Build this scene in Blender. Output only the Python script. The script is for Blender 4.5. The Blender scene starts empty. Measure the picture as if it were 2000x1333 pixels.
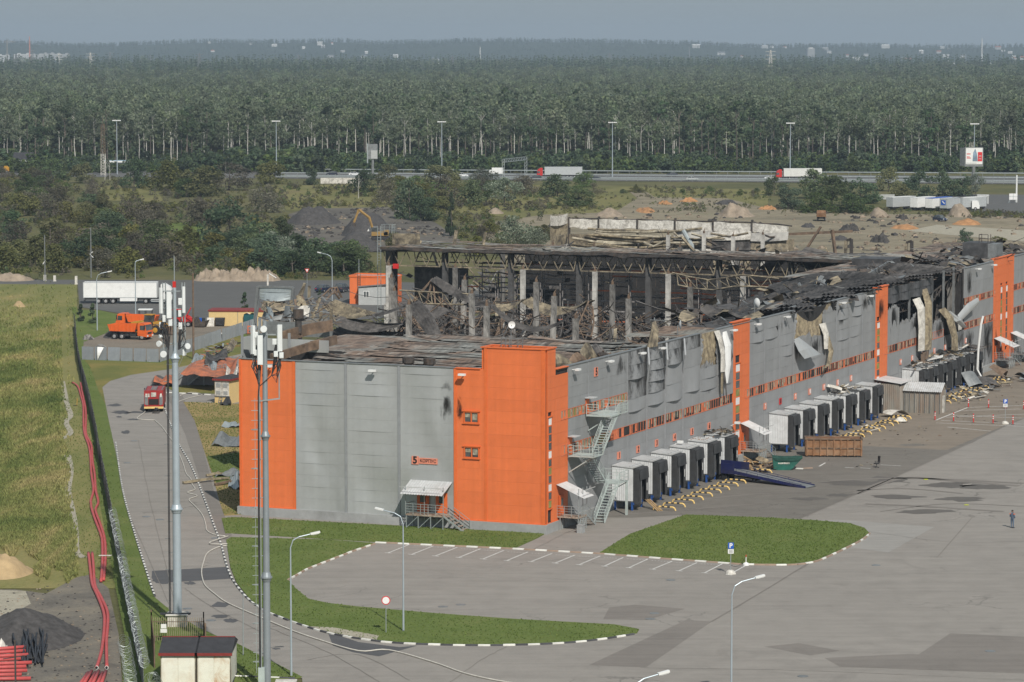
import bpy,bmesh,math,random
import numpy as np
from mathutils import Vector,Matrix,noise,Euler
rnd=random.Random(11)
sc=bpy.context.scene
PI=math.pi
rad=math.radians
# ---------------------------------------------------------------- camera
FPX,HZ,CAMH=6200.0,92.0,47.6
PITCH=math.atan((666.5-HZ)/FPX)
cd=bpy.data.cameras.new('camera');cam=bpy.data.objects.new('camera',cd)
sc.collection.objects.link(cam);sc.camera=cam
cam.location=(0,0,CAMH);cam.rotation_euler=(PI/2-PITCH,0,0)
cd.sensor_width=36.0;cd.lens=36.0*FPX/2000.0;cd.clip_start=1.0;cd.clip_end=40000.0
# ---------------------------------------------------------------- world, sun, exposure
SUN_AZ=Vector((0.30,-0.954));SUN_EL=rad(42)
w=bpy.data.worlds.new('World');sc.world=w;w.use_nodes=True
nt=w.node_tree;bgn=nt.nodes['Background']
sky=nt.nodes.new('ShaderNodeTexSky');sky.sky_type='NISHITA';sky.sun_disc=False
sky.sun_elevation=SUN_EL;sky.sun_rotation=math.atan2(SUN_AZ.x,SUN_AZ.y)
sky.altitude=50;sky.air_density=1.0;sky.dust_density=1.2;sky.ozone_density=2.0
mixs=nt.nodes.new('ShaderNodeMix');mixs.data_type='RGBA';mixs.inputs[0].default_value=0.86
mixs.inputs[7].default_value=(2.06,2.50,2.84,1)
nt.links.new(sky.outputs[0],mixs.inputs[6]);nt.links.new(mixs.outputs[2],bgn.inputs[0])
bgn.inputs[1].default_value=0.10
sd=bpy.data.lights.new('sun','SUN');sd.energy=3.3;sd.angle=rad(0.6);sd.color=(1.0,0.955,0.88)
sun=bpy.data.objects.new('sun',sd);sc.collection.objects.link(sun)
_d=Vector((SUN_AZ.x*math.cos(SUN_EL),SUN_AZ.y*math.cos(SUN_EL),math.sin(SUN_EL)))
sun.rotation_euler=_d.to_track_quat('Z','Y').to_euler();sun.location=(60,-200,200)
sc.view_settings.view_transform='Standard';sc.view_settings.look='None'
sc.view_settings.exposure=0.35;sc.view_settings.gamma=1.0;sc.view_settings.use_curve_mapping=False
sc.render.engine='CYCLES'
cy=sc.cycles
cy.max_bounces=6;cy.diffuse_bounces=3;cy.glossy_bounces=2;cy.transmission_bounces=2;cy.volume_bounces=0
cy.use_denoising=True;cy.caustics_reflective=False;cy.caustics_refractive=False
sc.cycles.volume_max_steps=64
# ---------------------------------------------------------------- helpers
_c,_s=math.cos(PITCH),math.sin(PITCH)
def ray(px,py):
 x=(px-1000)/FPX;y=(666.5-py)/FPX
 return x,_c+y*_s,-_s+y*_c
def G(px,py,z=0.0):
 """World point at height z seen at photo pixel (px, py): a survey of the place from the photograph."""
 r=ray(px,py);k=(z-CAMH)/r[2]
 return Vector((r[0]*k,r[1]*k,z))
UA=rad(67.0);cu,su=math.cos(UA),math.sin(UA);O0=Vector((3.25,308.3,0))
def W(u,v,z=0.0):
 return Vector((O0.x+u*cu-v*su,O0.y+u*su+v*cu,z))
def L(px,py,z=0.0):
 p=G(px,py,z)-O0
 return p.x*cu+p.y*su,-p.x*su+p.y*cu
def link(o):sc.collection.objects.link(o);return o
class MB:
 def __init__(s):s.v=[];s.f=[];s.m=[]
 def add(s,vs,fs,mi=0):
  b=len(s.v);s.v.extend([tuple(p) for p in vs]);s.f.extend([[i+b for i in f] for f in fs]);s.m.extend([mi]*len(fs));return s
 def poly(s,pts,mi=0):return s.add(pts,[list(range(len(pts)))],mi)
 def box(s,x0,y0,z0,x1,y1,z1,mi=0,M=None):
  if x0>x1:x0,x1=x1,x0
  if y0>y1:y0,y1=y1,y0
  if z0>z1:z0,z1=z1,z0
  vs=[Vector((x,y,z)) for z in(z0,z1) for x,y in((x0,y0),(x1,y0),(x1,y1),(x0,y1))]
  if M is not None:vs=[M@p for p in vs]
  return s.add(vs,[[3,2,1,0],[4,5,6,7],[0,1,5,4],[1,2,6,5],[2,3,7,6],[3,0,4,7]],mi)
 def bar(s,p,q,w,h=None,mi=0,up=(0,0,1)):
  p=Vector(p);q=Vector(q);h=w if h is None else h
  d=(q-p)
  if d.length<1e-6:return s
  d.normalize();u=Vector(up)
  if abs(d.dot(u))>0.98:u=Vector((1,0,0))
  a=d.cross(u).normalized();b=a.cross(d).normalized()
  vs=[]
  for e in(p,q):
   for i,j in((-1,-1),(1,-1),(1,1),(-1,1)):vs.append(e+a*(i*w/2)+b*(j*h/2))
  return s.add(vs,[[0,1,2,3],[7,6,5,4],[0,4,5,1],[1,5,6,2],[2,6,7,3],[3,7,4,0]],mi)
 def tube(s,pts,r,n=6,mi=0,cap=True):
  pts=[Vector(p) for p in pts];k=len(pts);vs=[]
  rs=r if isinstance(r,(list,tuple)) else[r]*k
  a=None
  for i,p in enumerate(pts):
   d=(pts[min(i+1,k-1)]-pts[max(i-1,0)]).normalized()
   if a is None:
    u=Vector((0,0,1)) if abs(d.z)<.95 else Vector((1,0,0))
    a=d.cross(u).normalized()
   else:
    a=(a-d*a.dot(d)).normalized()
   b=d.cross(a)
   for j in range(n):
    t=2*PI*j/n;vs.append(p+(a*math.cos(t)+b*math.sin(t))*rs[i])
  fs=[[i*n+j,i*n+(j+1)%n,(i+1)*n+(j+1)%n,(i+1)*n+j] for i in range(k-1) for j in range(n)]
  if cap:fs+=[list(range(n))[::-1],[(k-1)*n+j for j in range(n)]]
  return s.add(vs,fs,mi)
 def cyl(s,p,q,r,n=10,mi=0):return s.tube([p,q],r,n,mi)
 def prism(s,pts,z0,z1,mi=0):
  n=len(pts);vs=[(x,y,z0) for x,y in pts]+[(x,y,z1) for x,y in pts]
  return s.add(vs,[list(range(n))[::-1],list(range(n,2*n))]+[[i,(i+1)%n,n+(i+1)%n,n+i] for i in range(n)],mi)
 def side(s,pts,y0,y1,mi=0):
  n=len(pts);vs=[(x,y0,z) for x,z in pts]+[(x,y1,z) for x,z in pts]
  return s.add(vs,[list(range(n)),list(range(n,2*n))[::-1]]+[[i,n+i,n+(i+1)%n,(i+1)%n] for i in range(n)],mi)
 def grid(s,fn,nu,nv,mi=0):
  vs=[fn(i/nu,j/nv) for j in range(nv+1) for i in range(nu+1)]
  return s.add(vs,[[j*(nu+1)+i,j*(nu+1)+i+1,(j+1)*(nu+1)+i+1,(j+1)*(nu+1)+i] for j in range(nv) for i in range(nu)],mi)
 def ball(s,c,r,n=8,mi=0,sz=1.0):
  c=Vector(c);k=n//2
  return s.grid(lambda a,b:c+Vector((r*math.sin(PI*b)*math.cos(2*PI*a),r*math.sin(PI*b)*math.sin(2*PI*a),-r*sz*math.cos(PI*b))),n,k,mi)
 def xf(s,M):s.v=[tuple(M@Vector(p)) for p in s.v];return s
 def mesh(s,name,mats,smooth=False):
  me=bpy.data.meshes.new(name);me.from_pydata(s.v,[],s.f)
  for m in(mats if isinstance(mats,(list,tuple)) else[mats]):me.materials.append(m)
  if any(s.m):me.polygons.foreach_set('material_index',s.m)
  if smooth:me.polygons.foreach_set('use_smooth',[True]*len(s.f))
  me.update();return me
 def build(s,name,mats,parent=None,smooth=False):
  return put(name,s.mesh(name,mats,smooth),parent)
def put(name,me,parent=None,loc=None,rot=None,scale=None):
 o=bpy.data.objects.new(name,me);link(o)
 if parent is not None:o.parent=parent
 if loc is not None:o.location=loc
 if rot is not None:o.rotation_euler=rot
 if scale is not None:o.scale=scale
 return o
def tag(o,label=None,cat=None,group=None,kind=None):
 if label:o['label']=label
 if cat:o['category']=cat
 if group:o['group']=group
 if kind:o['kind']=kind
 return o
def thing(name,label,cat,loc=(0,0,0),rz=0.0,group=None,scale=None):
 o=link(bpy.data.objects.new(name,None));o.location=loc;o.rotation_euler=(0,0,rz);o.empty_display_size=.5
 if scale:o.scale=(scale,)*3
 return tag(o,label,cat,group)
def copy_tree(o,parent=None):
 c=o.copy();link(c)
 if parent is not None:c.parent=parent
 for ch in list(o.children):copy_tree(ch,c)
 return c
def dup(o,loc,rz=None,label=None,scale=None):
 c=copy_tree(o);c.location=loc
 if rz is not None:c.rotation_euler=(0,0,rz)
 if label:c['label']=label
 if scale:c.scale=(scale,)*3
 return c
def smoothstep(a,b,x):
 t=min(1,max(0,(x-a)/(b-a)));return t*t*(3-2*t)
def nz(x,y,z=0.0):return noise.noise(Vector((x,y,z)))
# ---------------------------------------------------------------- materials
def _n(nt,t,**kw):
 n=nt.nodes.new(t)
 for k,v in kw.items():setattr(n,k,v)
 return n
def mixc(nt,fac,a,b,mode='MIX'):
 m=_n(nt,'ShaderNodeMix',data_type='RGBA',blend_type=mode)
 for sock,val in((0,fac),(6,a),(7,b)):
  if isinstance(val,bpy.types.NodeSocket):nt.links.new(val,m.inputs[sock])
  elif sock==0:m.inputs[0].default_value=val
  else:m.inputs[sock].default_value=(*val[:3],1)
 return m.outputs[2]
def ntex(nt,scale,detail=4,rough=.6,vec=None,dist=0.0):
 t=_n(nt,'ShaderNodeTexNoise');t.inputs['Scale'].default_value=scale;t.inputs['Detail'].default_value=detail
 t.inputs['Roughness'].default_value=rough;t.inputs['Distortion'].default_value=dist
 if vec is not None:nt.links.new(vec,t.inputs['Vector'])
 return t.outputs['Fac']
def ramp(nt,fac,stops):
 r=_n(nt,'ShaderNodeValToRGB');el=r.color_ramp.elements
 while len(el)<len(stops):el.new(.5)
 for e,(p,c) in zip(el,stops):
  e.position=p;e.color=(c,c,c,1) if isinstance(c,(int,float)) else(*c[:3],1)
 nt.links.new(fac,r.inputs[0]);return r.outputs[0]
def coords(nt,kind='pos',scale=None,rotz=0.0):
 if kind=='pos':v=_n(nt,'ShaderNodeNewGeometry').outputs['Position']
 else:v=_n(nt,'ShaderNodeTexCoord').outputs['Object']
 if scale is not None or rotz:
  m=_n(nt,'ShaderNodeMapping');nt.links.new(v,m.inputs[0])
  m.inputs['Rotation'].default_value=(0,0,rotz)
  if scale is not None:m.inputs['Scale'].default_value=scale
  v=m.outputs[0]
 return v
def newmat(name,rough=.8,metal=0.0,spec=.3):
 m=bpy.data.materials.new(name);m.use_nodes=True
 b=m.node_tree.nodes['Principled BSDF'];b.inputs['Roughness'].default_value=rough
 b.inputs['Metallic'].default_value=metal;b.inputs['Specular IOR Level'].default_value=spec
 return m,m.node_tree,b
def bump(nt,b,h,strength=.4,dist=.05):
 n=_n(nt,'ShaderNodeBump');n.inputs['Strength'].default_value=strength;n.inputs['Distance'].default_value=dist
 nt.links.new(h,n.inputs['Height']);nt.links.new(n.outputs[0],b.inputs['Normal'])
def mat(name,col,rough=.75,metal=0.0,var=.12,scale=1.5,spec=.3,dirt=None,dirt_amt=.5,dirt_scale=.6,bmp=0.0,wav=0.0,streak=0.0,dirt_hi=.72,rand=0.0,kind='obj',stretch=None,rotz=0.0):
 m,nt,b=newmat(name,rough,metal,spec)
 v=coords(nt,kind,stretch,rotz)
 f=ntex(nt,scale,5,.65,v)
 lo=[max(0,c*(1-var*1.6)) for c in col];hi=[min(1,c*(1+var*1.3)) for c in col]
 c=ramp(nt,f,[(.25,lo),(.75,hi)])
 if dirt is not None:
  d=ntex(nt,dirt_scale,6,.7,v,.6)
  c=mixc(nt,ramp(nt,d,[(.5-.1*dirt_amt,0.0),(dirt_hi,min(1,dirt_amt*1.2))]),c,dirt)
 if streak:
  sv=ntex(nt,1.0,5,.65,coords(nt,'pos',(1.6,1.6,.09)),.2)
  c=mixc(nt,streak,c,mixc(nt,ramp(nt,sv,[(.34,0),(.66,1)]),[q*.80 for q in col],[min(1,q*1.10) for q in col]))
 if rand:
  oi=_n(nt,'ShaderNodeObjectInfo').outputs['Random']
  mr=_n(nt,'ShaderNodeMapRange');nt.links.new(oi,mr.inputs[0]);mr.inputs[3].default_value=1-rand;mr.inputs[4].default_value=1+rand
  h=_n(nt,'ShaderNodeHueSaturation');nt.links.new(mr.outputs[0],h.inputs['Value']);nt.links.new(c,h.inputs['Color']);c=h.outputs[0]
 nt.links.new(c,b.inputs['Base Color'])
 if bmp:bump(nt,b,ntex(nt,scale*6,4,.7,v),bmp,.03)
 if wav:bump(nt,b,ntex(nt,.17,1,.4,coords(nt,'pos',(1,1,.55)),.6),wav,.8)
 return m
MT={}
def defmats():
 g=MT
 g['orange']=mat('orange_panel_paint',(.74,.180,.058),.5,var=.06,scale=.7,rand=.04,dirt=(.60,.15,.055),dirt_amt=.4,dirt_scale=.35,streak=.35)
 g['frame_salmon']=mat('salmon_frame_paint',(.62,.19,.095),.6,var=.12)
 g['orange_trim']=mat('orange_trim_paint',(.70,.155,.042),.5,var=.08)
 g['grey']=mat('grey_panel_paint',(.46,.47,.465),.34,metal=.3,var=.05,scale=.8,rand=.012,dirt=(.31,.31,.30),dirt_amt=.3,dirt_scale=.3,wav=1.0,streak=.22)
 g['grey_side']=mat('grey_panel_paint_shaded_side',(.315,.32,.325),.45,metal=.15,var=.07,scale=.5,rand=.035,dirt=(.24,.245,.245),dirt_amt=.4,dirt_scale=.3,wav=.5,streak=.3)  # same paint as the front; right-hand wall's shade put into a darker base colour
 g['sooty']=mat('grey_panel_paint_sooted',(.29,.295,.30),.5,metal=.1,var=.12,scale=.5,dirt=(.045,.043,.042),dirt_amt=.85,dirt_scale=.28,dirt_hi=.58,rand=.04)
 g['charred']=mat('charred_panel',(.085,.085,.088),.6,var=.35,scale=.7,dirt=(.02,.02,.02),dirt_amt=.8,dirt_scale=.4)
 g['trim']=mat('pale_steel_trim',(.34,.35,.36),.45,metal=.3,var=.1)
 g['plinth']=mat('concrete_plinth',(.33,.335,.33),.85,var=.12,scale=.6,dirt=(.20,.20,.19),dirt_amt=.5,dirt_scale=.5)
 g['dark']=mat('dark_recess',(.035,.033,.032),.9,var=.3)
 g['glass']=mat('window_glass_sooty',(.09,.10,.10),.12,var=.5,scale=.5,spec=.6)
 g['curtain']=mat('faded_blind',(.30,.29,.22),.9,var=.45,scale=2.2)
 g['olive']=mat('olive_blind',(.26,.25,.09),.85,var=.3,scale=1.0)
 g['white']=mat('white_paint',(.78,.78,.76),.5,var=.05,dirt=(.45,.44,.42),dirt_amt=.25)
 g['white_dirty']=mat('white_paint_worn',(.66,.63,.57),.7,var=.15,scale=3,dirt=(.22,.20,.17),dirt_amt=.65,dirt_scale=1.1,dirt_hi=.66)
 g['black_rubber']=mat('black_rubber',(.04,.04,.042),.7,var=.25,scale=2)
 g['curtain_black']=mat('black_dock_curtain',(.045,.046,.048),.55,var=.35,scale=.9,dirt=(.09,.085,.08),dirt_amt=.3)
 g['box_side']=mat('pale_corrugated_steel',(.76,.77,.77),.45,metal=.25,var=.07,dirt=(.33,.33,.32),dirt_amt=.3,rand=.04)
 g['roof_pale']=mat('pale_sheet_roof',(.56,.57,.57),.5,metal=.2,var=.08,dirt=(.30,.28,.25),dirt_amt=.5,dirt_scale=.9,rand=.05)
 g['blue_steel']=mat('blue_painted_steel',(.02,.07,.24),.5,var=.25)
 g['navy']=mat('navy_ramp_paint',(.016,.021,.095),.55,var=.25,dirt=(.07,.065,.065),dirt_amt=.4)
 g['galv']=mat('galvanised_steel',(.42,.46,.46),.45,metal=.5,var=.12)
 g['galv_dark']=mat('weathered_steel',(.24,.25,.25),.55,metal=.4,var=.2)
 g['stair']=mat('pale_green_stair_paint',(.45,.51,.49),.55,metal=.1,var=.12,dirt=(.28,.22,.16),dirt_amt=.25)
 g['rust_tread']=mat('rusty_tread',(.36,.30,.24),.8,var=.4,scale=3,dirt=(.24,.10,.04),dirt_amt=.5,dirt_scale=2)
 g['concrete']=mat('scorched_concrete',(.30,.285,.262),.9,var=.3,scale=1.3,dirt=(.05,.047,.044),dirt_amt=.8,dirt_scale=.5,dirt_hi=.6,rand=.35,stretch=(1,1,.35))
 g['concrete_white']=mat('spalled_pale_concrete',(.52,.50,.46),.9,var=.16,scale=.8,dirt=(.10,.09,.085),dirt_amt=.5,dirt_scale=.45,dirt_hi=.62,rand=.15)
 g['concrete_dark']=mat('blackened_concrete',(.085,.083,.082),.9,var=.4,scale=.7,dirt=(.2,.19,.18),dirt_amt=.3,dirt_scale=.5)
 g['burnt']=mat('burnt_steel',(.06,.055,.052),.75,var=.45,scale=1.3,dirt=(.16,.10,.06),dirt_amt=.4,dirt_scale=.8)
 g['burnt_rust']=mat('rust_scaled_steel',(.19,.13,.088),.8,var=.4,scale=1.0,dirt=(.07,.06,.055),dirt_amt=.6,dirt_scale=.6)
 g['burnt_tan']=mat('scorched_tan_sheet',(.31,.26,.18),.8,var=.4,scale=.9,dirt=(.06,.052,.045),dirt_amt=.75,dirt_scale=.6,dirt_hi=.62)
 g['burnt_sheet']=mat('blackened_sheet',(.125,.115,.108),.7,var=.4,scale=.6,dirt=(.028,.026,.025),dirt_amt=.8,dirt_scale=.5,dirt_hi=.62,rand=.3)
 g['rack_red']=mat('scorched_red_beam',(.78,.20,.09),.8,var=.35,dirt=(.12,.08,.06),dirt_amt=.45)
 g['wool']=mat('exposed_mineral_wool',(.36,.30,.20),.95,var=.35,scale=1.6,dirt=(.10,.08,.06),dirt_amt=.7,dirt_scale=.8,dirt_hi=.62)
 g['brick']=mat('pale_block',(.40,.36,.30),.9,var=.2,rand=.1)
 g['ash']=mat('ash_and_debris',(.062,.057,.053),.95,var=.5,scale=.8,kind='pos',bmp=.6)
 g['yellow']=mat('yellow_machine_paint',(.52,.27,.03),.5,var=.15,dirt=(.25,.16,.07),dirt_amt=.3)
 g['yellow_wall']=mat('pale_yellow_render',(.66,.48,.22),.8,var=.06)
 g['maroon']=mat('maroon_roof_paint',(.22,.035,.03),.6,var=.15)
 g['truck_orange']=mat('orange_vehicle_paint',(.72,.13,.025),.4,var=.06,dirt=(.40,.12,.05),dirt_amt=.25)
 g['red']=mat('red_vehicle_paint',(.52,.03,.025),.4,var=.1,dirt=(.25,.06,.05),dirt_amt=.25)
 g['cabin_cream']=mat('cream_cabin_paint',(.76,.74,.64),.6,var=.05,dirt=(.42,.22,.08),dirt_amt=.3,dirt_scale=.7)
 g['felt']=mat('black_roof_felt',(.045,.045,.05),.9,var=.2,scale=1.2)
 g['orange_wreck']=mat('scorched_orange_skin',(.52,.165,.075),.6,var=.12,dirt=(.10,.075,.06),dirt_amt=.65,dirt_scale=.5,dirt_hi=.66)
 g['fire_red']=mat('fire_engine_paint',(.33,.03,.028),.45,var=.15,dirt=(.16,.05,.045),dirt_amt=.4)
 g['dull_yellow']=mat('dusty_yellow_paint',(.33,.20,.055),.7,var=.2,dirt=(.14,.11,.08),dirt_amt=.5)
 g['mast']=mat('galvanised_mast',(.44,.50,.54),.45,metal=.35,var=.08,scale=.6)
 g['mast_dark']=mat('dull_grey_mast',(.30,.33,.35),.5,metal=.35,var=.1,scale=.6)
 g['antenna']=mat('white_radome',(.74,.76,.75),.5,var=.05)
 g['pipe_red']=mat('red_plastic_pipe',(.50,.085,.08),.5,var=.1,dirt=(.36,.14,.12),dirt_amt=.3)
 g['pipe_black']=mat('black_plastic_pipe',(.035,.038,.045),.5,var=.2)
 g['hose']=mat('pale_fire_hose',(.55,.52,.46),.8,var=.15)
 g['kerb_white']=mat('white_kerb_paint',(.72,.71,.66),.8,var=.12,scale=2,dirt=(.38,.35,.30),dirt_amt=.4,dirt_scale=2,rand=.1)
 g['kerb_dark']=mat('black_kerb_paint',(.075,.075,.08),.85,var=.2,rand=.2)
 g['kerb_bare']=mat('bare_kerb_stone',(.34,.25,.19),.9,var=.2,rand=.1)
 g['bar_yellow']=mat('yellow_barrier_paint',(.74,.52,.20),.6,var=.12)
 g['rust']=mat('rusty_container_steel',(.25,.13,.065),.8,var=.3,scale=.9,dirt=(.36,.28,.20),dirt_amt=.4,dirt_scale=.6)
 g['rust_in']=mat('rusty_container_inside',(.20,.05,.035),.85,var=.3)
 g['skip']=mat('green_skip_paint',(.02,.12,.09),.5,var=.2,dirt=(.05,.06,.055),dirt_amt=.4)
 g['tarp']=mat('green_tarpaulin',(.018,.065,.05),.7,var=.3)
 g['shed_sheet']=mat('translucent_shed_sheet',(.25,.235,.205),.6,var=.2,scale=.8,dirt=(.33,.16,.08),dirt_amt=.3,stretch=(1,1,.3))
 g['wood']=mat('bare_timber',(.36,.24,.12),.85,var=.3)
 g['sign_blue']=mat('blue_sign_face',(.02,.10,.45),.5,var=.05)
 g['sign_red']=mat('red_sign_face',(.62,.03,.03),.5,var=.05)
 g['sign_pink']=mat('salmon_sign_face',(.72,.26,.17),.6,var=.06)
 g['black']=mat('black_print',(.02,.018,.018),.7,var=.1)
 g['tyre']=mat('tyre_rubber',(.025,.025,.026),.85,var=.2)
 g['rim']=mat('wheel_rim',(.40,.40,.40),.5,metal=.3,var=.15)
 g['chassis']=mat('dark_chassis',(.04,.04,.042),.7,var=.25)
 g['cloth_blue']=mat('blue_grey_workwear',(.10,.135,.19),.9,var=.2)
 g['cloth_orange']=mat('orange_patch',(.70,.16,.06),.8,var=.1)
 g['skin']=mat('skin',(.42,.25,.18),.6,var=.08)
 g['hair']=mat('dark_hair',(.03,.022,.018),.8,var=.2)
 g['dirt']=mat('dark_gravel',(.075,.07,.068),.95,var=.35,scale=1.5,kind='pos',bmp=.8)
 g['sand']=mat('pale_sand',(.43,.31,.17),.95,var=.2,scale=.6,kind='pos',bmp=.7)
 g['tansoil']=mat('tan_soil',(.30,.24,.18),.95,var=.25,scale=.5,kind='pos',bmp=.8)
 g['orange_soil']=mat('orange_soil',(.42,.22,.10),.95,var=.25,scale=.5,kind='pos',bmp=.8)
 g['trunk']=mat('bark',(.13,.11,.095),.95,var=.35,rand=.4)
 g['birch']=mat('birch_bark',(.52,.50,.46),.9,var=.3,scale=2.5,dirt=(.09,.085,.08),dirt_amt=.6,dirt_scale=.8,rand=.35)
 g['teal']=mat('teal_plastic',(.015,.09,.10),.6,var=.12)
 g['car_dark']=mat('dark_car_paint',(.03,.033,.05),.25,var=.1,spec=.5)
 g['car_white']=mat('white_car_paint',(.72,.73,.73),.3,var=.05)
 g['car_blue']=mat('navy_car_paint',(.025,.035,.07),.25,var=.1,spec=.5)
 g['grey_cladding']=mat('grey_cladding',(.42,.43,.42),.6,var=.08)
 g['facade']=mat('far_pale_facade',(.50,.50,.48),.8,var=.15,rand=.3)
 g['tile_red']=mat('far_red_roof',(.36,.13,.08),.8,var=.12)
 g['steel_far']=mat('far_lattice_steel',(.20,.21,.22),.7,metal=.2,var=.1)
defmats()
def leafmat(name,c1,c2,c3,kind='obj'):
 m,nt,b=newmat(name,.85,0,.15)
 geo=_n(nt,'ShaderNodeNewGeometry');oi=_n(nt,'ShaderNodeObjectInfo')
 c=ramp(nt,geo.outputs['Random Per Island'],[(p,[min(.9,q*1.5) for q in cc]) for p,cc in((0.0,c1),(.5,c2),(1.0,c3))])
 h=_n(nt,'ShaderNodeHueSaturation');nt.links.new(c,h.inputs['Color'])
 for k,a,e in(('Value',.62,1.3),('Hue',.485,.515),('Saturation',.75,1.1)):
  mr=_n(nt,'ShaderNodeMapRange');nt.links.new(oi.outputs['Random'],mr.inputs[0])
  if k!='Value':
   mm=_n(nt,'ShaderNodeMath',operation='FRACT');ml=_n(nt,'ShaderNodeMath',operation='MULTIPLY');ml.inputs[1].default_value=7.3 if k=='Hue' else 13.7
   nt.links.new(oi.outputs['Random'],ml.inputs[0]);nt.links.new(ml.outputs[0],mm.inputs[0]);nt.links.new(mm.outputs[0],mr.inputs[0])
  mr.inputs[3].default_value=a;mr.inputs[4].default_value=e;nt.links.new(mr.outputs[0],h.inputs[k])
 nt.links.new(h.outputs[0],b.inputs['Base Color'])
 tr=_n(nt,'ShaderNodeBsdfTranslucent');nt.links.new(h.outputs[0],tr.inputs[0]);mx=_n(nt,'ShaderNodeMixShader');mx.inputs[0].default_value=.42
 nt.links.new(b.outputs[0],mx.inputs[1]);nt.links.new(tr.outputs[0],mx.inputs[2]);nt.links.new(mx.outputs[0],nt.nodes['Material Output'].inputs[0])
 return m
MT['leaf']=leafmat('leaf_green',(.045,.070,.026),(.075,.105,.036),(.11,.14,.055))
MT['leaf_dark']=leafmat('leaf_dark_green',(.036,.060,.034),(.058,.088,.046),(.086,.116,.060))
MT['leaf_olive']=leafmat('leaf_olive',(.075,.082,.028),(.12,.122,.042),(.16,.15,.06))
MT['leaf_brown']=leafmat('leaf_brownish',(.075,.068,.050),(.105,.096,.068),(.135,.122,.085))
MT['leaf_silver']=leafmat('leaf_silver',(.07,.09,.06),(.12,.14,.10),(.22,.24,.19))
MT['leaf_forest']=leafmat('leaf_forest',(.080,.104,.066),(.112,.138,.082),(.150,.172,.102))
# ================================================================= THE SETTING: ground, roads, lawns
def asphalt(name,base,var=1.0,crack=True):
 m,nt,b=newmat(name,.88,0,.25)
 v=coords(nt,'pos')
 big=ntex(nt,.045,5,.6,v,.5);mid=ntex(nt,.35,6,.65,v,.3);fine=ntex(nt,9,3,.7,v)
 vs=coords(nt,'pos',(.05,.9,1),rad(-62));st=ntex(nt,1.0,5,.65,vs)
 k=lambda s:[c*s for c in base]
 c=ramp(nt,big,[(.38,k(.84)),(.62,k(1.12))])
 c=mixc(nt,.55*var,c,ramp(nt,mid,[(.34,k(.70)),(.5,k(1.0)),(.68,k(1.24))]))
 c=mixc(nt,.35,c,ramp(nt,st,[(.36,k(.68)),(.58,k(1.10))]))
 c=mixc(nt,.30,c,ramp(nt,fine,[(.2,k(.6)),(.8,k(1.35))]))
 stn=ntex(nt,.11,6,.75,v,1.2)
 c=mixc(nt,ramp(nt,stn,[(.58,0),(.68,.32)]),c,k(.62))
 pale=ntex(nt,.17,6,.75,coords(nt,'pos',(1,1,1),1.0),.8)
 c=mixc(nt,ramp(nt,pale,[(.63,0),(.72,.35)]),c,k(1.32))
 if crack:
  vo=_n(nt,'ShaderNodeTexVoronoi',feature='DISTANCE_TO_EDGE');vo.inputs['Scale'].default_value=.085
  wv=_n(nt,'ShaderNodeVectorMath',operation='ADD');wn=_n(nt,'ShaderNodeTexNoise');wn.inputs['Scale'].default_value=.25;wn.inputs['Detail'].default_value=4
  sc_=_n(nt,'ShaderNodeVectorMath',operation='SCALE');sc_.inputs[3].default_value=5.0
  nt.links.new(v,wn.inputs['Vector']);nt.links.new(wn.outputs['Color'],sc_.inputs[0]);nt.links.new(v,wv.inputs[0]);nt.links.new(sc_.outputs[0],wv.inputs[1])
  nt.links.new(wv.outputs[0],vo.inputs['Vector'])
  cm=ramp(nt,vo.outputs['Distance'],[(0.002,.6),(.008,0)])
  gate=ramp(nt,ntex(nt,.06,2,.5,v),[(.52,0),(.6,1)])
  mm=_n(nt,'ShaderNodeMath',operation='MULTIPLY');nt.links.new(cm,mm.inputs[0]);nt.links.new(gate,mm.inputs[1])
  c=mixc(nt,mm.outputs[0],c,k(.4))
 nt.links.new(c,b.inputs['Base Color']);bump(nt,b,fine,.35,.02)
 return m
def soil(name,cols,scale=.12,detail=8,bs=.6,seed=0.0,stretch=None,rotz=0.0,fine=3.0,fineamt=.4):
 m,nt,b=newmat(name,.95,0,.1)
 v=coords(nt,'pos',stretch,rotz+seed)
 f=ntex(nt,scale,detail,.68,v,.4);f2=ntex(nt,fine,5,.7,coords(nt,'pos'))
 n=len(cols)
 c=ramp(nt,f,[(.35+.30*i/(n-1),cc) for i,cc in enumerate(cols)])
 mid=cols[n//2]
 c=mixc(nt,fineamt,c,ramp(nt,f2,[(.25,[q*.5 for q in mid]),(.75,[q*1.5 for q in mid])]))
 nt.links.new(c,b.inputs['Base Color']);bump(nt,b,f2,bs,.12)
 return m
MT['asphalt']=asphalt('weathered_asphalt',(.270,.248,.222))
MT['asphalt_dark']=asphalt('stained_asphalt',(.175,.160,.140),1.3)
MT['asphalt_tan']=asphalt('dusty_asphalt',(.225,.19,.152),1.3)
MT['asphalt_patch']=asphalt('newer_asphalt_patch',(.205,.185,.165),.6,False)
MT['asphalt_tar']=asphalt('fresh_tar_patch',(.095,.095,.098),.6,False)
MT['asphalt_wet']=asphalt('wet_asphalt',(.125,.115,.104),1.2,False)
MT['asphalt_pale']=asphalt('bleached_asphalt',(.30,.285,.262),.6,False)
MT['asphalt_far']=asphalt('grey_yard_asphalt',(.115,.113,.108),1.0,False)
MT['highway']=asphalt('highway_asphalt',(.13,.128,.124),.6,False)
MT['lawn']=soil('mown_lawn',[(.082,.118,.030),(.108,.150,.040),(.128,.165,.048),(.17,.185,.068)],.16,7,.8,fine=4,fineamt=.45)
MT['lawn_dry']=soil('dried_lawn',[(.09,.125,.028),(.22,.18,.065),(.30,.225,.10),(.33,.25,.12)],.10,8,.6,fine=3)
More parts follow.
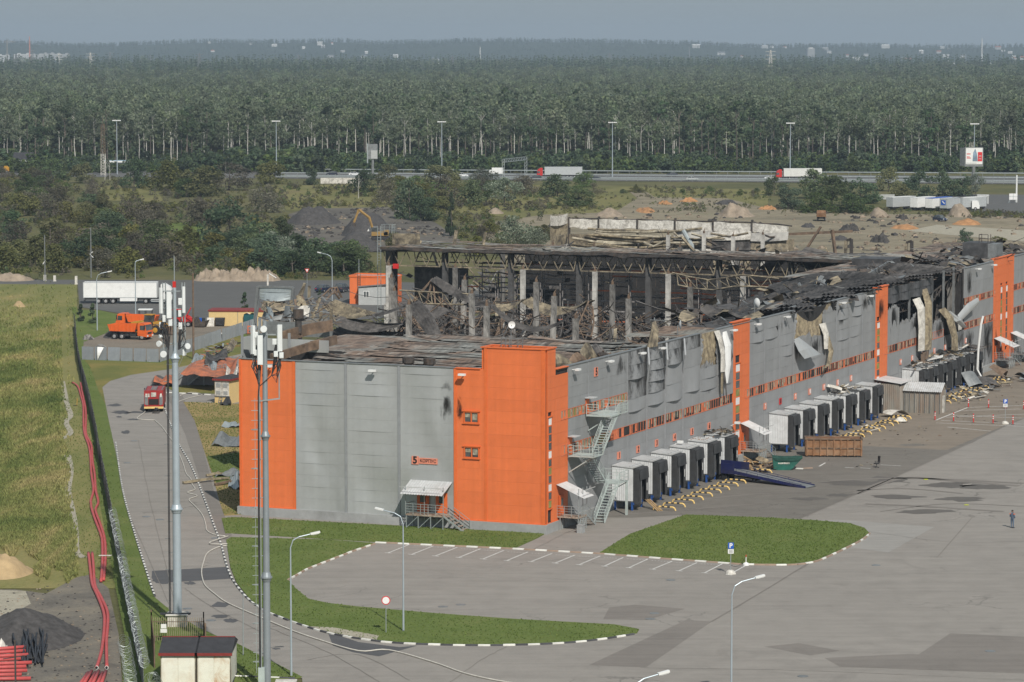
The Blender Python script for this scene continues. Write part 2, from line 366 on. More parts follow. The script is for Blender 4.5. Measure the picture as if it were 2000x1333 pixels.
MT['lawn_mixed']=soil('yellowing_lawn',[(.085,.115,.032),(.11,.135,.042),(.19,.17,.055),(.25,.19,.07)],.09,8,.6,fine=3)
MT['field']=soil('rough_field',[(.10,.125,.04),(.15,.165,.055),(.22,.205,.08),(.29,.235,.105)],.13,9,.8,stretch=(1,.25,1),fine=2.2)
MT['terrain']=soil('open_land',[(.055,.066,.028),(.09,.095,.042),(.13,.122,.056),(.155,.13,.075)],.03,9,.8,fine=.6)
MT['meadow']=soil('dry_meadow',[(.085,.092,.038),(.135,.135,.052),(.19,.175,.072),(.165,.13,.078)],.04,9,.8,stretch=(1,.4,1),fine=.8)
MT['build_ground']=soil('cleared_ground',[(.095,.09,.07),(.155,.14,.098),(.24,.205,.145),(.30,.255,.185),(.13,.14,.07)],.05,11,.9,stretch=(.5,1,1),rotz=.5,fine=.35,fineamt=.55)
MT['build_dark']=soil('dark_fill_ground',[(.05,.047,.044),(.09,.083,.076),(.15,.135,.115),(.11,.11,.07)],.06,10,.9,stretch=(.5,1,1),fine=.5,fineamt=.5)
MT['lot_dirt']=soil('trampled_dark_dirt',[(.085,.08,.075),(.14,.13,.115),(.19,.17,.14),(.25,.22,.17)],.16,9,.8,fine=2.5)
MT['yard_dirt']=soil('dusty_gravel',[(.15,.135,.115),(.21,.18,.145),(.24,.205,.165)],.12,9,.6,fine=2)
MT['path_pale']=soil('bleached_trail',[(.26,.235,.18),(.36,.33,.26),(.42,.385,.30)],.7,6,.6)
MT['line']=mat('worn_line_paint',(.66,.65,.62),.8,var=.15,scale=3,dirt=(.30,.285,.26),dirt_amt=.45,dirt_scale=2.5,kind='pos')
def flat(name,pts,z,m,kind='structure'):
 bm=bmesh.new();vs=[bm.verts.new((p[0],p[1],z)) for p in pts]
 f=bm.faces.new(vs);f.normal_update()
 if f.normal.z<0:f.normal_flip()
 bmesh.ops.triangulate(bm,faces=bm.faces[:])
 me=bpy.data.meshes.new(name);bm.to_mesh(me);bm.free();me.materials.append(m)
 o=put(name,me);o['kind']=kind;return o
def sheet(name,px,z,m):return flat(name,[G(*p) for p in px],z,m)
def ribbon_mb(mb,pts,width,z,mi=0):
 pts=[Vector((p[0],p[1],0)) for p in pts]
 vs=[];n=len(pts)
 for i,p in enumerate(pts):
  d=(pts[min(i+1,n-1)]-pts[max(i-1,0)]).normalized();a=Vector((-d.y,d.x,0))
  wd=width[i] if isinstance(width,(list,tuple)) else width
  vs+=[p+a*wd/2+Vector((0,0,z)),p-a*wd/2+Vector((0,0,z))]
 return mb.add(vs,[[2*i+1,2*i+3,2*i+2,2*i] for i in range(n-1)],mi)
def ribbon(name,px,width,z,m):
 mb=MB();ribbon_mb(mb,[G(*p) for p in px],width,z);o=mb.build(name,m);o['kind']='structure';return o
def smooth_px(pts,k=6):
 """Catmull-Rom through survey points."""
 pts=[Vector(p) for p in pts];out=[]
 for i in range(len(pts)-1):
  p0=pts[max(i-1,0)];p1=pts[i];p2=pts[i+1];p3=pts[min(i+2,len(pts)-1)]
  for j in range(k):
   t=j/k;out.append(.5*((2*p1)+(p2-p0)*t+(2*p0-5*p1+4*p2-p3)*t*t+(3*p1-p0-3*p2+p3)*t**3))
 return out+[pts[-1]]
o=flat('ground',[(-7400,-260),(7400,-260),(7400,13800),(-7400,13800)],-.05,MT['terrain'])
sheet('field',[(-500,550),(150,553),(152,700),(170,790),(190,900),(215,1040),(228,1150),(-700,1150)],0,MT['field'])
sheet('verge',[(140,600),(150,600),(175,700),(330,702),(480,652),(500,690),(330,722),(255,733),(215,745),(200,757),(212,820),(225,880),(240,960),(262,1040),(290,1130),
    (303,1168),(332,1192),(385,1225),(450,1255),(520,1290),(575,1318),(560,1330),(560,1450),(230,1450),(245,1250),(222,1130),(196,990),(178,850),(160,740)],.012,MT['lawn'])
sheet('dry_verge',[(165,704),(312,709),(470,655),(480,690),(330,722),(255,733),(215,745),(201,757),(206,790),(195,770),(175,715)],.018,MT['lawn_mixed'])
sheet('dirt_lot',[(-700,1150),(30,1152),(90,1160),(150,1128),(180,1122),(212,1150),(232,1240),(246,1450),(-700,1450)],.012,MT['lot_dirt'])
sheet('pale_gravel',[(-300,1140),(50,1155),(60,1180),(0,1215),(-300,1230)],.020,MT['path_pale'])
sheet('asphalt_yard',[(480,690),(330,722),(255,733),(215,745),(200,757),(212,820),(225,880),(240,960),(262,1040),(290,1130),(303,1168),(332,1192),(385,1225),
(450,1255),(520,1290),(590,1326),(600,1450),(2700,1450),(2700,700),(1700,640)],.020,MT['asphalt'])
sheet('dock_apron',[(1110,1010),(1235,1012),(1345,1006),(1562,1014),(1705,952),(1834,894),(1966,832),(2250,720),(2250,640),(1700,680),(1300,880)],.026,MT['asphalt_dark'])
sheet('dusty_apron',[(1540,880),(1690,872),(1850,880),(1966,830),(2250,716),(2250,650),(1800,735),(1640,800)],.031,MT['asphalt_tan'])
sheet('asphalt_patch',[(1190,1188),(1240,1182),(1338,1190),(1262,1212),(1178,1210)],.027,MT['asphalt_patch'])
sheet('asphalt_patch',[(1494,1264),(1560,1257),(1640,1272),(1582,1281)],.027,MT['asphalt_patch'])
sheet('asphalt_patch',[(1610,1286),(1780,1278),(2100,1310),(2100,1320),(1640,1303)],.027,MT['asphalt_patch'])
sheet('asphalt_patch',[(1790,1282),(1856,1238),(2150,1252),(2150,1312)],.030,MT['asphalt_patch'])
sheet('asphalt_patch',[(1262,1304),(1390,1215),(1340,1212),(1150,1300)],.027,MT['asphalt_patch'])
sheet('asphalt_patch',[(297,1116),(445,1108),(455,1131),(305,1140),(296,1130)],.028,MT['asphalt_tar'])
sheet('asphalt_patch',[(640,1235),(700,1255),(780,1265),(815,1262),(740,1283),(690,1275),(650,1262)],.028,MT['asphalt_tar'])
sheet('asphalt_patch',[(410,1186),(425,1176),(450,1180),(440,1187)],.028,MT['asphalt_tar'])
sheet('pale_apron',[(1570,1018),(1640,1016),(1825,1030),(1735,1080),(1660,1070),(1700,1040)],.027,MT['asphalt_pale'])
sheet('pavement',[(322,770),(352,765),(385,830),(400,890),(418,960),(440,1012),(455,1014),(452,1052),(442,1056),(430,1050),(412,1000),(388,930),(362,850),(340,800)],.036,MT['asphalt_patch'])
def lawn(name,px,m,h=.10):
 pts=[G(*p) for p in px]
 mb=MB()
 ar=sum(pts[i].x*pts[(i+1)%len(pts)].y-pts[(i+1)%len(pts)].x*pts[i].y for i in range(len(pts)))
 if ar<0:pts=pts[::-1]
 bm=bmesh.new();vs=[bm.verts.new((p.x,p.y,h)) for p in pts];f=bm.faces.new(vs)
 r=bmesh.ops.extrude_face_region(bm,geom=[f]);bmesh.ops.translate(bm,vec=(0,0,-h-.02),verts=[e for e in r['geom'] if isinstance(e,bmesh.types.BMVert)])
 bmesh.ops.recalc_face_normals(bm,faces=bm.faces[:]);bmesh.ops.triangulate(bm,faces=bm.faces[:])
 me=bpy.data.meshes.new(name);bm.to_mesh(me);bm.free();me.materials.append(m)
 o=put(name,me);o['kind']='structure';return o
LAWN_MID=[(442,1056),(450,1110),(462,1140),(490,1175),(520,1196),(600,1225),(650,1240),(700,1249),(745,1255),(800,1259),(900,1262),(1000,1261),(1100,1257),(1180,1249),(1244,1238),
   (1248,1231),(1200,1222),(1000,1211),(850,1200),(700,1187),(640,1180),(603,1172),(578,1152),(562,1134),(600,1112),(690,1077),(733,1063),(640,1056),(452,1051)]
LAWN_RIGHT=[(1172,1081),(1230,1045),(1340,1007),(1500,1013),(1590,1018),(1660,1024),(1688,1033),(1697,1042),(1680,1055),(1630,1080),(1590,1097),(1540,1103),(1450,1102),(1300,1091)]
lawn('lawn',LAWN_MID,MT['lawn']);lawn('lawn',LAWN_RIGHT,MT['lawn'])
lawn('lawn',[(433,1014),(460,1012),(1064,1044),(1050,1052),(1008,1071),(735,1060),(455,1043),(440,1043)],MT['lawn'])
lawn('lawn',[(358,786),(470,790),(480,1006),(438,1008),(430,985),(415,930),(395,870),(380,822)],MT['lawn_dry'],.06)
sheet('green_turf',[(404,893),(470,885),(470,945),(424,950),(413,918)],.075,MT['lawn'])
sheet('dry_verge',[(320,755),(420,752),(420,770),(345,768)],.04,MT['lawn_mixed'])
lawn('lawn',[(450,1252),(590,1324),(560,1328),(455,1330),(440,1290)],MT['lawn'],.08)
sheet('bare_soil',[(600,1226),(650,1228),(740,1244),(735,1253),(690,1247),(640,1239)],.106,MT['path_pale'])
ribbon('trail',smooth_px([(122,745),(131,790),(138,812),(129,826),(138,846),(121,858)]),.7,.03,MT['path_pale'])
ribbon('trail',smooth_px([(132,890),(137,920),(132,960),(140,1000),(146,1040),(148,1078),(165,1090)]),.8,.03,MT['path_pale'])
sheet('truck_yard',[(-900,543),(150,547),(700,548),(1000,560),(1000,600),(700,625),(480,640),(330,628),(195,606),(155,600),(152,556),(-900,551)],.01,MT['asphalt_far'])
sheet('gravel_yard',[(165,655),(230,640),(330,628),(420,636),(640,622),(640,650),(480,652),(312,706),(160,700)],.02,MT['yard_dirt'])
sheet('yard_lawn',[(158,606),(196,607),(260,622),(232,642),(165,668),(155,640)],.03,MT['lawn'])
sheet('meadow',[(180,365),(300,360),(320,395),(200,392)],.02,MT['meadow'])
sheet('meadow',[(300,440),(400,430),(390,500),(300,505)],.02,MT['lawn'])
sheet('meadow',[(530,362),(1120,362),(1500,372),(1500,420),(1100,440),(950,420),(560,412)],.02,MT['meadow'])
sheet('cleared_ground',[(930,440),(1060,420),(1200,415),(1250,385),(1420,388),(1500,408),(1700,418),(2300,425),(2300,560),(1500,560),(1000,520)],.05,MT['build_ground'])
sheet('coal_yard',[(560,420),(600,408),(760,405),(850,435),(900,470),(760,490),(560,480)],.05,MT['build_dark'])
sheet('ochre_soil',[(1225,372),(1262,375),(1330,420),(1290,424)],.08,MT['build_ground'])
sheet('car_park',[(1740,392),(1870,380),(2300,384),(2300,420),(1910,416),(1760,408)],.08,MT['asphalt_far'])
sheet('service_track',[(1770,452),(1830,440),(2300,470),(2300,500)],.08,MT['path_pale'])
hw0=[G(-600,340),G(2700,366)];hw1=[G(2700,349),G(-600,330)]
flat('highway',[hw0[0],hw0[1],hw1[0],hw1[1]],.10,MT['highway'])
def hwp(px,f):
 t=(px+600)/3300.0;return G(px,(340+26*t)*(1-f)+(330+19*t)*f,.1)
mbl=MB()
for f in(.04,.2,.36,.62,.78,.95):ribbon_mb(mbl,[hwp(p,f) for p in range(-500,2601,100)],.35,.04)
o=mbl.build('lane_marking',MT['line']);o['kind']='structure'
def mark(px,width=.14,z=.034):return ribbon('parking_line',px,width,z,MT['line'])
bays=[((801,1064),(758,1081)),((847,1067),(804,1084)),((893,1070),(850,1087)),((938,1073),(896,1090)),((984,1076),(943,1093)),((1031,1079),(990,1096)),((1078,1082),(1037,1098)),((1123,1085),(1084,1101)),
  ((1172,1087),(1131,1104)),((1217,1090),(1180,1107)),((1265,1093),(1228,1110)),((1313,1097),(1274,1113)),((1361,1100),(1326,1116)),((1411,1102),(1376,1120)),((1456,1106),(1423,1124))]
for a,b in bays:
 mark([a,b]);mark([(b[0]-6,b[1]-.6),(b[0]+7,b[1]+.7)],.16,.036)
for i in range(len(bays)-1):
 a=bays[i][0];b=bays[i+1][0]
 for k in range(7):
  t0=(k+.25)/8.0+.06;t1=t0+.07
  p=lambda t:(a[0]+(b[0]-a[0])*t+3,a[1]+2.2+(b[1]-a[1])*t)
  mark([p(t0),p(t1)],.1,.035)
for pts in([(1827,822),(1890,797)],[(1890,797),(2100,789)],[(1848,816),(2100,806)],[(1880,803),(2100,797)],[(1838,822),(2100,834)],[(1860,812),(2100,822)],[(1828,827),(2100,838)],[(1850,835),(1935,843)],[(1560,917),(1580,916)],
   [(1500,913),(1545,914)],[(1600,912),(1612,905)],[(1650,914),(1668,915)],[(1680,915),(1700,916)],[(1720,909),(1760,911)]):
 mark(pts,.2,.045)
for pts,wd in(([(1150,1010),(1300,1000),(1480,985)],.5),([(1300,985),(1450,968),(1600,960)],.6),([(1620,940),(1780,935),(2000,945)],.9),([(1640,962),(1760,955),(1880,965)],.6),
    ([(1690,985),(1800,990),(1960,1000)],.8),([(1562,1014),(1705,952),(1834,894),(1966,832)],.18),([(1390,1215),(1500,1150),(1580,1100)],.16),([(1670,965),(1760,935),(1860,940),(1990,950)],1.1),
    ([(1720,1000),(1850,985),(2000,990)],.3),([(1900,1010),(1830,1090)],.1)):
 ribbon('tyre_mark',smooth_px(pts),wd,.040,MT['asphalt_patch'])
def blot(px,py,rx,ry,seed,m='asphalt_tar',z=.029):
 r=random.Random(seed);n=18;return sheet('asphalt_stain',[(px+rx*math.cos(2*PI*k/n)*r.uniform(.45,1.1),py+ry*math.sin(2*PI*k/n)*r.uniform(.5,1.1)) for k in range(n)],z,MT[m])
for i,q in enumerate(((225,792,16,3),(238,806,22,5),(272,806,30,2.5),(246,845,11,4),(262,820,14,2),(232,815,7,2),(320,1136,24,6),(372,1140,14,4),(430,1205,26,4),(452,1213,20,5),(540,1268,10,2),(905,1020,10,2))):blot(*q,i)
for i,q in enumerate(((1660,945,60,6),(1740,938,50,8),(1850,948,60,6),(1930,952,60,7),(1750,972,60,5),(1880,975,60,6),(1640,968,30,4),(1800,1000,70,5),(1580,975,40,4),(1480,970,60,4),(1360,985,60,4),(1690,905,50,4),(1780,870,40,3))):blot(*q,70+i,'asphalt_dark' if i>8 else 'asphalt_wet',.034)
for q in([(1562,1012),(1700,953),(1836,893),(1968,831)],[(1385,1218),(1500,1150),(1580,1102)],[(1250,1305),(1600,1312),(2000,1330)],[(1700,1040),(1860,1060),(2000,1058)],[(600,1290),(700,1280),(800,1330)],[(520,1225),(640,1275),(740,1333)],[(880,1333),(940,1290),(990,1264)],[(250,1000),(330,1180)],[(270,860),(300,1010),(345,1190)],[(360,1150),(420,1190),(520,1240)],[(480,1230),(560,1222)],[(1160,1022),(1110,1040),(1040,1075)],[(1250,1000),(1500,990)]):
 ribbon('asphalt_seam',[(x+2.5*nz(x*.21,y*.17),y+1.2*nz(y*.3,x*.1)) for x,y in smooth_px(q,9)],.055,.044,MT['asphalt_patch'])
for px in((1278,1199),(1270,1210),(1711,1105),(1310,1134),(1934,1273),(412,1213),(366,1190),(286,1010),(312,1016),(248,905),(420,1052),(262,862),(1568,1322),(900,1182),(865,1186)):
 p=G(*px);mb=MB();mb.prism([(p.x+.42*math.cos(t),p.y+.42*math.sin(t)) for t in[2*PI*k/14 for k in range(14)]],.02,.05)
 tag(mb.build('manhole_cover',MT['galv_dark']),'round dark manhole cover set flush in the weathered asphalt','manhole cover','manhole covers in the asphalt')
def kerb_meshes():
 r={}
 for k in('kerb_white','kerb_dark','kerb_bare'):
  mb=MB();mb.box(-.49,-.09,-.05,.49,.09,.15);bm=bmesh.new();me=mb.mesh('kerb_stone',MT[k]);bm.from_mesh(me)
  bmesh.ops.bevel(bm,geom=[e for e in bm.edges if abs(e.verts[0].co.z-.15)<1e-4 and abs(e.verts[1].co.z-.15)<1e-4],offset=.025,segments=1,affect='EDGES');bm.to_mesh(me);bm.free();r[k]=me
 return r
KM=kerb_meshes()
def kerb(px,pattern,length=1.0):
 root=tag(link(bpy.data.objects.new('kerb',None)),kind='structure')
 pts=[G(*p) for p in px];d=0;i=0;seg=0;n=0
 cum=[0]
 for a,b in zip(pts,pts[1:]):cum.append(cum[-1]+(b-a).length)
 tot=cum[-1]
 while d+length<=tot:
  m=d+length/2
  while cum[seg+1]<m:seg+=1
  t=(m-cum[seg])/(cum[seg+1]-cum[seg]);p=pts[seg].lerp(pts[seg+1],t);q=pts[seg+1]-pts[seg]
  k=pattern[n%len(pattern)]
  put('kerb_stone',KM[{'w':'kerb_white','d':'kerb_dark','b':'kerb_bare'}[k]],root,(p.x,p.y,rnd.uniform(-.012,.012)),(0,0,math.atan2(q.y,q.x)+rnd.uniform(-.012,.012)),(length,1,1))
  n+=1;d+=length
 return root
def sm(pts):return[tuple(p) for p in smooth_px(pts,5)]
kerb(sm([(322,800),(346,862),(372,908),(392,957),(415,1020),(432,1066),(441,1100),(455,1135),(485,1172),(520,1196),(570,1216)]),'wd',.95)
kerb(sm([(570,1216),(640,1238),(735,1254),(820,1260),(950,1262.5),(1080,1259),(1170,1251),(1246,1239)]),'wd',1.0)
kerb(sm([(226,866),(240,960),(262,1040),(290,1130),(303,1168)]),'wd',.8)
kerb([(562,1135),(600,1113),(690,1078),(733,1063.5)],'bw',1.05)
kerb([(733,1061),(1010,1074),(1172,1083),(1300,1093),(1452,1104)],'wb',1.15)
kerb(sm([(1452,1104),(1540,1105),(1590,1099),(1632,1082),(1682,1057),(1699,1043)]),'wbb',1.0)
kerb([(456,1323),(592,1328)],'wd',1.2)
kerb([(325,768),(372,770),(420,773)],'wd',1.0)
kerb([(1508,915),(1560,917),(1600,915)],'wb',1.2)
# ================================================================= hills, forest, thickets
def ridge(px):
 K=[(-400,90),(0,87),(60,88),(120,91),(180,93),(260,91),(350,88),(450,87),(520,86),(620,84),(660,83),(700,85),(745,88),(790,86),(860,86),(885,83),(1000,84),(1060,87),(1180,87),(1350,88),(1400,91),(1480,95),
(1600,94),(1680,92),(1770,95),(1850,97),(1950,97),(2000,94),(2400,95)]
 for(a,ya),(b,yb) in zip(K,K[1:]):
  if a<=px<=b:return ya+(yb-ya)*(px-a)/(b-a)
 return 90
def hillz(x,y):
 px=1000+FPX*x/y
 top=CAMH+(HZ-ridge(px)-0.6)*10400.0/FPX+3
 t=smoothstep(8300,10400,y)
 back=1-.25*smoothstep(10500,12500,y)
 return max(-.3,top*t*back+7*t*nz(x/420,y/420)-.3)
NX,NY=120,26
mb=MB();mb.grid(lambda a,b:Vector(((-2600+5200*a)*(1+.2*b),8200+4300*b,hillz((-2600+5200*a)*(1+.2*b),8200+4300*b))),NX,NY)
o=mb.build('hills',soil('wooded_hill_ground',[(.02,.035,.018),(.03,.045,.022),(.045,.058,.03)],.006,6,.5,fine=.05),smooth=True);o['kind']='structure'
def leafcloud(name,m,clumps,n,size,seed,squash=.6,flat_=.0):
 """Crown of leaf-sized faces: clumps = [(x, y, z, rx, rz)]."""
 r=np.random.RandomState(seed);P=[];N=[]
 w_=np.array([c[3]**2*max(c[4],.3) for c in clumps]);w_=w_/w_.sum()
 for c,k in zip(clumps,(w_*n).astype(int)+3):
  d=r.normal(size=(k,3));d/=np.linalg.norm(d,axis=1)[:,None]
  rr=r.uniform(.45,1.0,size=(k,1))**.6
  p=d*rr*np.array([c[3],c[3],c[4]])+np.array(c[:3]);P.append(p);N.append(d*.7+r.normal(size=(k,3))*.55+np.array([0,0,.35]))
 P=np.concatenate(P);N=np.concatenate(N);N/=np.linalg.norm(N,axis=1)[:,None]
 k=len(P);up=r.normal(size=(k,3));A=np.cross(N,up);A/=np.linalg.norm(A,axis=1)[:,None];B=np.cross(N,A)
 s=size*r.uniform(.55,1.35,size=(k,1))
 vs=np.empty((k,4,3));vs[:,0]=P-A*s;vs[:,1]=P-B*s*squash+N*s*.15;vs[:,2]=P+A*s*.9;vs[:,3]=P+B*s*squash-N*s*.1
 me=bpy.data.meshes.new(name);me.vertices.add(4*k);me.vertices.foreach_set('co',vs.reshape(-1))
 me.loops.add(4*k);me.loops.foreach_set('vertex_index',np.arange(4*k));me.polygons.add(k);me.polygons.foreach_set('loop_start',np.arange(0,4*k,4));me.polygons.foreach_set('loop_total',np.full(k,4))
 me.materials.append(m);me.update();me.validate();return me
def clumpset(seed,h0,h1,rad_,n,shape='round'):
 r=random.Random(seed);out=[]
 for i in range(n):
  t=r.random();z=h0+(h1-h0)*t
  prof={'round':math.sqrt(max(.05,1-(2*t-.9)**2)),'cone':1.02-t,'column':.75+.3*math.sin(PI*t),'dome':math.sqrt(max(.04,1-t*t)),'umbrella':.5+.6*math.sin(PI*min(1,t*1.1))}[shape]
  a=r.uniform(0,2*PI);q=rad_*prof*math.sqrt(r.uniform(.1,1))*.85
  cr=rad_*r.uniform(.24,.46)*(.55+.45*prof)
  out.append((q*math.cos(a),q*math.sin(a),z,cr,cr*r.uniform(.6,.9)))
 return out
def trunk_mesh(name,m,h,r0,seed,limbs=5,crown0=.5,spread=.22):
 r=random.Random(seed);mb=MB()
 pts=[Vector((0,0,-.2))]
 x=y=0
 for k in range(1,6):
  x+=r.uniform(-.012,.012)*h;y+=r.uniform(-.012,.012)*h;pts.append(Vector((x,y,h*.92*k/5)))
 mb.tube(pts,[r0*(1-.15*k) for k in range(6)],5)
 for i in range(limbs):
  t=r.uniform(crown0,.9);p=Vector((x*t,y*t,h*.92*t));a=r.uniform(0,2*PI);l=h*spread*r.uniform(.6,1.1)
  q=p+Vector((math.cos(a)*l*.6,math.sin(a)*l*.6,l*.8));mb.tube([p,(p+q)/2+Vector((0,0,-.05*l)),q],[r0*.4,r0*.28,r0*.12],4)
 return mb.mesh(name,m)
# --- forest edge: single trees (the nearest 280), each trunk + crown
FT=[]
for k in range(5):
 cl=clumpset(100+k,11.5+k%3,23,4.5+.5*(k%3),17,'round')
 FT.append((leafcloud('birch_crown',MT['leaf_forest'],cl,520,.5,200+k),trunk_mesh('birch_trunk',MT['birch'],22,.22,300+k,6,.55,.16)))
PT=[]
for k in range(3):
 cl=clumpset(130+k,7+2*k,24,3.2,16,'column')
 PT.append((leafcloud('pine_crown',MT['leaf_dark'],cl,300,.62,230+k),trunk_mesh('pine_trunk',MT['trunk'],23,.3,330+k,4,.6,.12)))
def plant(name,label,cat,crown,trunk,loc,rz,s,group,sz=1.0):
 t=thing(name,label,cat,loc,rz,group);t.scale=(s,s,s*sz)
 put('crown',crown,t)
 if trunk is not None:put('trunk',trunk,t)
 return t
NB=0
for i in range(280):
 px=-60+2120*(i+rnd.random())/280+26*nz(i*.31,5.5)
 d=1262+26*(i%4)+rnd.uniform(-10,10)+(px/2000)*-8
 x=(px-1000)/FPX*d
 if rnd.random()<.66+.35*nz(px/130,1.7):
  c,t=rnd.choice(FT);plant('birch_tree','slender birch with bare white trunk along the forest edge behind the highway','tree',c,t,(x,d,0),rnd.uniform(0,6.28),rnd.uniform(.82,1.12),'birches along the forest edge')
 else:
  c,t=rnd.choice(PT);plant('pine_tree','dark grey-trunked pine standing among the birches at the forest edge','tree',c,t,(x,d,0),rnd.uniform(0,6.28),rnd.uniform(.85,1.1),'pines along the forest edge')
# --- the forest mass behind: one stuff object, rows thin out with distance
def scatter(name,pts,scales,rots,idx,meshes,kind='stuff',label=None):
 """One object whose geometry nodes place a few crown meshes on many points."""
 col=bpy.data.collections.new(name+'_sources')
 for k,me in enumerate(meshes):
  so=bpy.data.objects.new('%s_source'%name,me);so.name='source_%02d_%s'%(k,name);col.objects.link(so)
 me=bpy.data.meshes.new(name);n=len(pts);me.vertices.add(n);me.vertices.foreach_set('co',np.array(pts,dtype=np.float32).reshape(-1))
 for nm,ty,arr in(('sz','FLOAT',scales),('rt','FLOAT',rots),('ix','INT',idx)):
  me.attributes.new(nm,ty,'POINT').data.foreach_set('value',arr)
 ng=bpy.data.node_groups.new(name,'GeometryNodeTree');ng.interface.new_socket('Geometry',in_out='INPUT',socket_type='NodeSocketGeometry');ng.interface.new_socket('Geometry',in_out='OUTPUT',socket_type='NodeSocketGeometry')
 a=ng.nodes.new('NodeGroupInput');z=ng.nodes.new('NodeGroupOutput');mp=ng.nodes.new('GeometryNodeMeshToPoints');ip=ng.nodes.new('GeometryNodeInstanceOnPoints');ci=ng.nodes.new('GeometryNodeCollectionInfo')
 ci.inputs['Collection'].default_value=col;ci.inputs['Separate Children'].default_value=True;ci.inputs['Reset Children'].default_value=True
 def attr(nm,ty):
  q=ng.nodes.new('GeometryNodeInputNamedAttribute');q.data_type=ty;q.inputs['Name'].default_value=nm;return q.outputs['Attribute']
 ng.links.new(a.outputs[0],mp.inputs['Mesh']);ng.links.new(mp.outputs[0],ip.inputs['Points']);ng.links.new(ci.outputs[0],ip.inputs['Instance']);ip.inputs['Pick Instance'].default_value=True
 ng.links.new(attr('ix','INT'),ip.inputs['Instance Index']);ng.links.new(attr('sz','FLOAT'),ip.inputs['Scale'])
 cx=ng.nodes.new('ShaderNodeCombineXYZ');ng.links.new(attr('rt','FLOAT'),cx.inputs['Z']);ng.links.new(cx.outputs[0],ip.inputs['Rotation'])
 ng.links.new(ip.outputs[0],z.inputs[0])
 o=put(name,me);o['kind']=kind
 if label:o['label']=label
 md=o.modifiers.new('scatter','NODES');md.node_group=ng;return o
conif=[leafcloud('conifer_crown',MT['leaf_dark'],clumpset(160+k,5,23,3.2,14,'cone'),300,.66,260+k) for k in range(2)]
full=[leafcloud('wood_crown',MT['leaf_forest'],clumpset(170+k,5,21,5.8,22,'round'),560,.62,270+k) for k in range(3)]
pts=[];scs=[];rts=[];ixs=[]
d=1372.0;row=0
while d<6000:
 step=max(6.5,.6*d*d/(27.0*FPX));hw_=1140/FPX*d
 n=int(2*hw_/(5.0*(1+d/7000)))
 sc_d=1.0+.25*smoothstep(2500,6000,d)
 for i in range(n):
  x=-hw_+2*hw_*(i+rnd.random())/n;y=d+rnd.uniform(-.5,.5)*step
  cl=nz(x/160,y/260);big=nz(x/500+9,y/900)
  pts.append((x,y,0));scs.append(sc_d*(rnd.uniform(.78,1.22)+.14*cl));rts.append(rnd.uniform(0,6.28))
  ixs.append(rnd.randint(0,1) if big+rnd.uniform(-.35,.35)>.52-.75*smoothstep(2600,4200,d) else rnd.randint(2,4))
 d+=step;row+=1
scatter('forest',pts,scs,rts,ixs,conif+full,label='dense green wood stretching from the highway back to the hills')
fullh=[leafcloud('hill_crown',MT['leaf_dark'],clumpset(170+k,4,21,5.5,16,'round'),160,1.3,274+k) for k in range(3)]
pts=[];scs=[];rts=[];ixs=[]
for i in range(6500):
 y=8700+2300*rnd.random();x=rnd.uniform(-2150,2150)*y/10000
 cl=nz(x/300,y/200)
 if cl<-.18 and y<9900:continue
 pts.append((x,y,hillz(x,y)-2));scs.append(rnd.uniform(.5,.85)*(1.0 if y>9900 else .8));rts.append(rnd.uniform(0,6.28));ixs.append(rnd.randint(0,4))
scatter('hill_woods',pts,scs,rts,ixs,conif+fullh,label='distant bluish woods covering the hills on the horizon')
shrub=[leafcloud('shrub_crown',MT['leaf'],clumpset(180+k,.3,4.6,2.6,10,'dome'),150,.6,280+k) for k in range(2)]+[leafcloud('shrub_crown',MT['leaf_dark'],clumpset(190+k,.3,5.5,2.4,10,'dome'),150,.6,290+k) for k in range(2)]
pts=[];scs=[];rts=[];ixs=[]
for i in range(1500):
 d=rnd.uniform(1200,1262);x=rnd.uniform(-1.04,1.04)*1000/FPX*d;f=nz(x/60,3)
 pts.append((x,d,0));scs.append(rnd.uniform(.6,1.3)*(1.0+.7*f));rts.append(rnd.uniform(0,6.28));ixs.append(rnd.randint(0,3))
for i in range(500):
 d=rnd.uniform(1262,1372);x=rnd.uniform(-1.04,1.04)*1000/FPX*d
 pts.append((x,d,0));scs.append(rnd.uniform(.6,1.2));rts.append(rnd.uniform(0,6.28));ixs.append(rnd.randint(0,3))
scatter('undergrowth',pts,scs,rts,ixs,shrub,label='scrubby undergrowth along the foot of the forest')
# --- the thickets and single bushes of the middle ground: crowns of 4-9 m built in unit size (height 1)
BK={}
for key,mk,shp in(('g','leaf','dome'),('d','leaf_dark','dome'),('o','leaf_olive','dome'),('b','leaf_brown','dome'),('s','leaf_silver','round'),('c','leaf_dark','cone'),('t','leaf','round')):
 BK[key]=[]
 for k in range(3 if key in 'gdob' else 2):
  cl=clumpset(400+10*ord(key)+k,.06 if shp!='round' else .25,.9,.56 if shp!='cone' else .3,24,shp)
  n=2300 if key!='b' else 1700
  BK[key].append(leafcloud('bush_crown',MT[mk],cl,n,.034 if key not in 'sb' else .028,500+10*ord(key)+k))
bush_trunk=trunk_mesh('bush_trunk',MT['trunk'],.8,.022,77,5,.25,.35)
bare_trunk=trunk_mesh('bare_trunk',MT['birch'],1.0,.012,78,9,.3,.3)
KIND={'g':'green bush','d':'dark green bush','o':'yellowish olive bush','b':'brownish twiggy bush','s':'silver-leaved willow','c':'dark conical tree','t':'rounded green tree'}
def bush(px,py,wpx,hpx,key,label=None,group=None):
 p=G(px,py);k=FPX/p.y;h=hpx/k;wd=wpx/k/1.12
 t=thing('tree' if key in 'ct' else 'bush',label,'tree' if key in 'cts' else 'bush',p,rnd.uniform(0,6.28),group);t.scale=(wd,wd,h)
 put('crown',rnd.choice(BK[key]),t);put('trunk',bush_trunk,t);return t
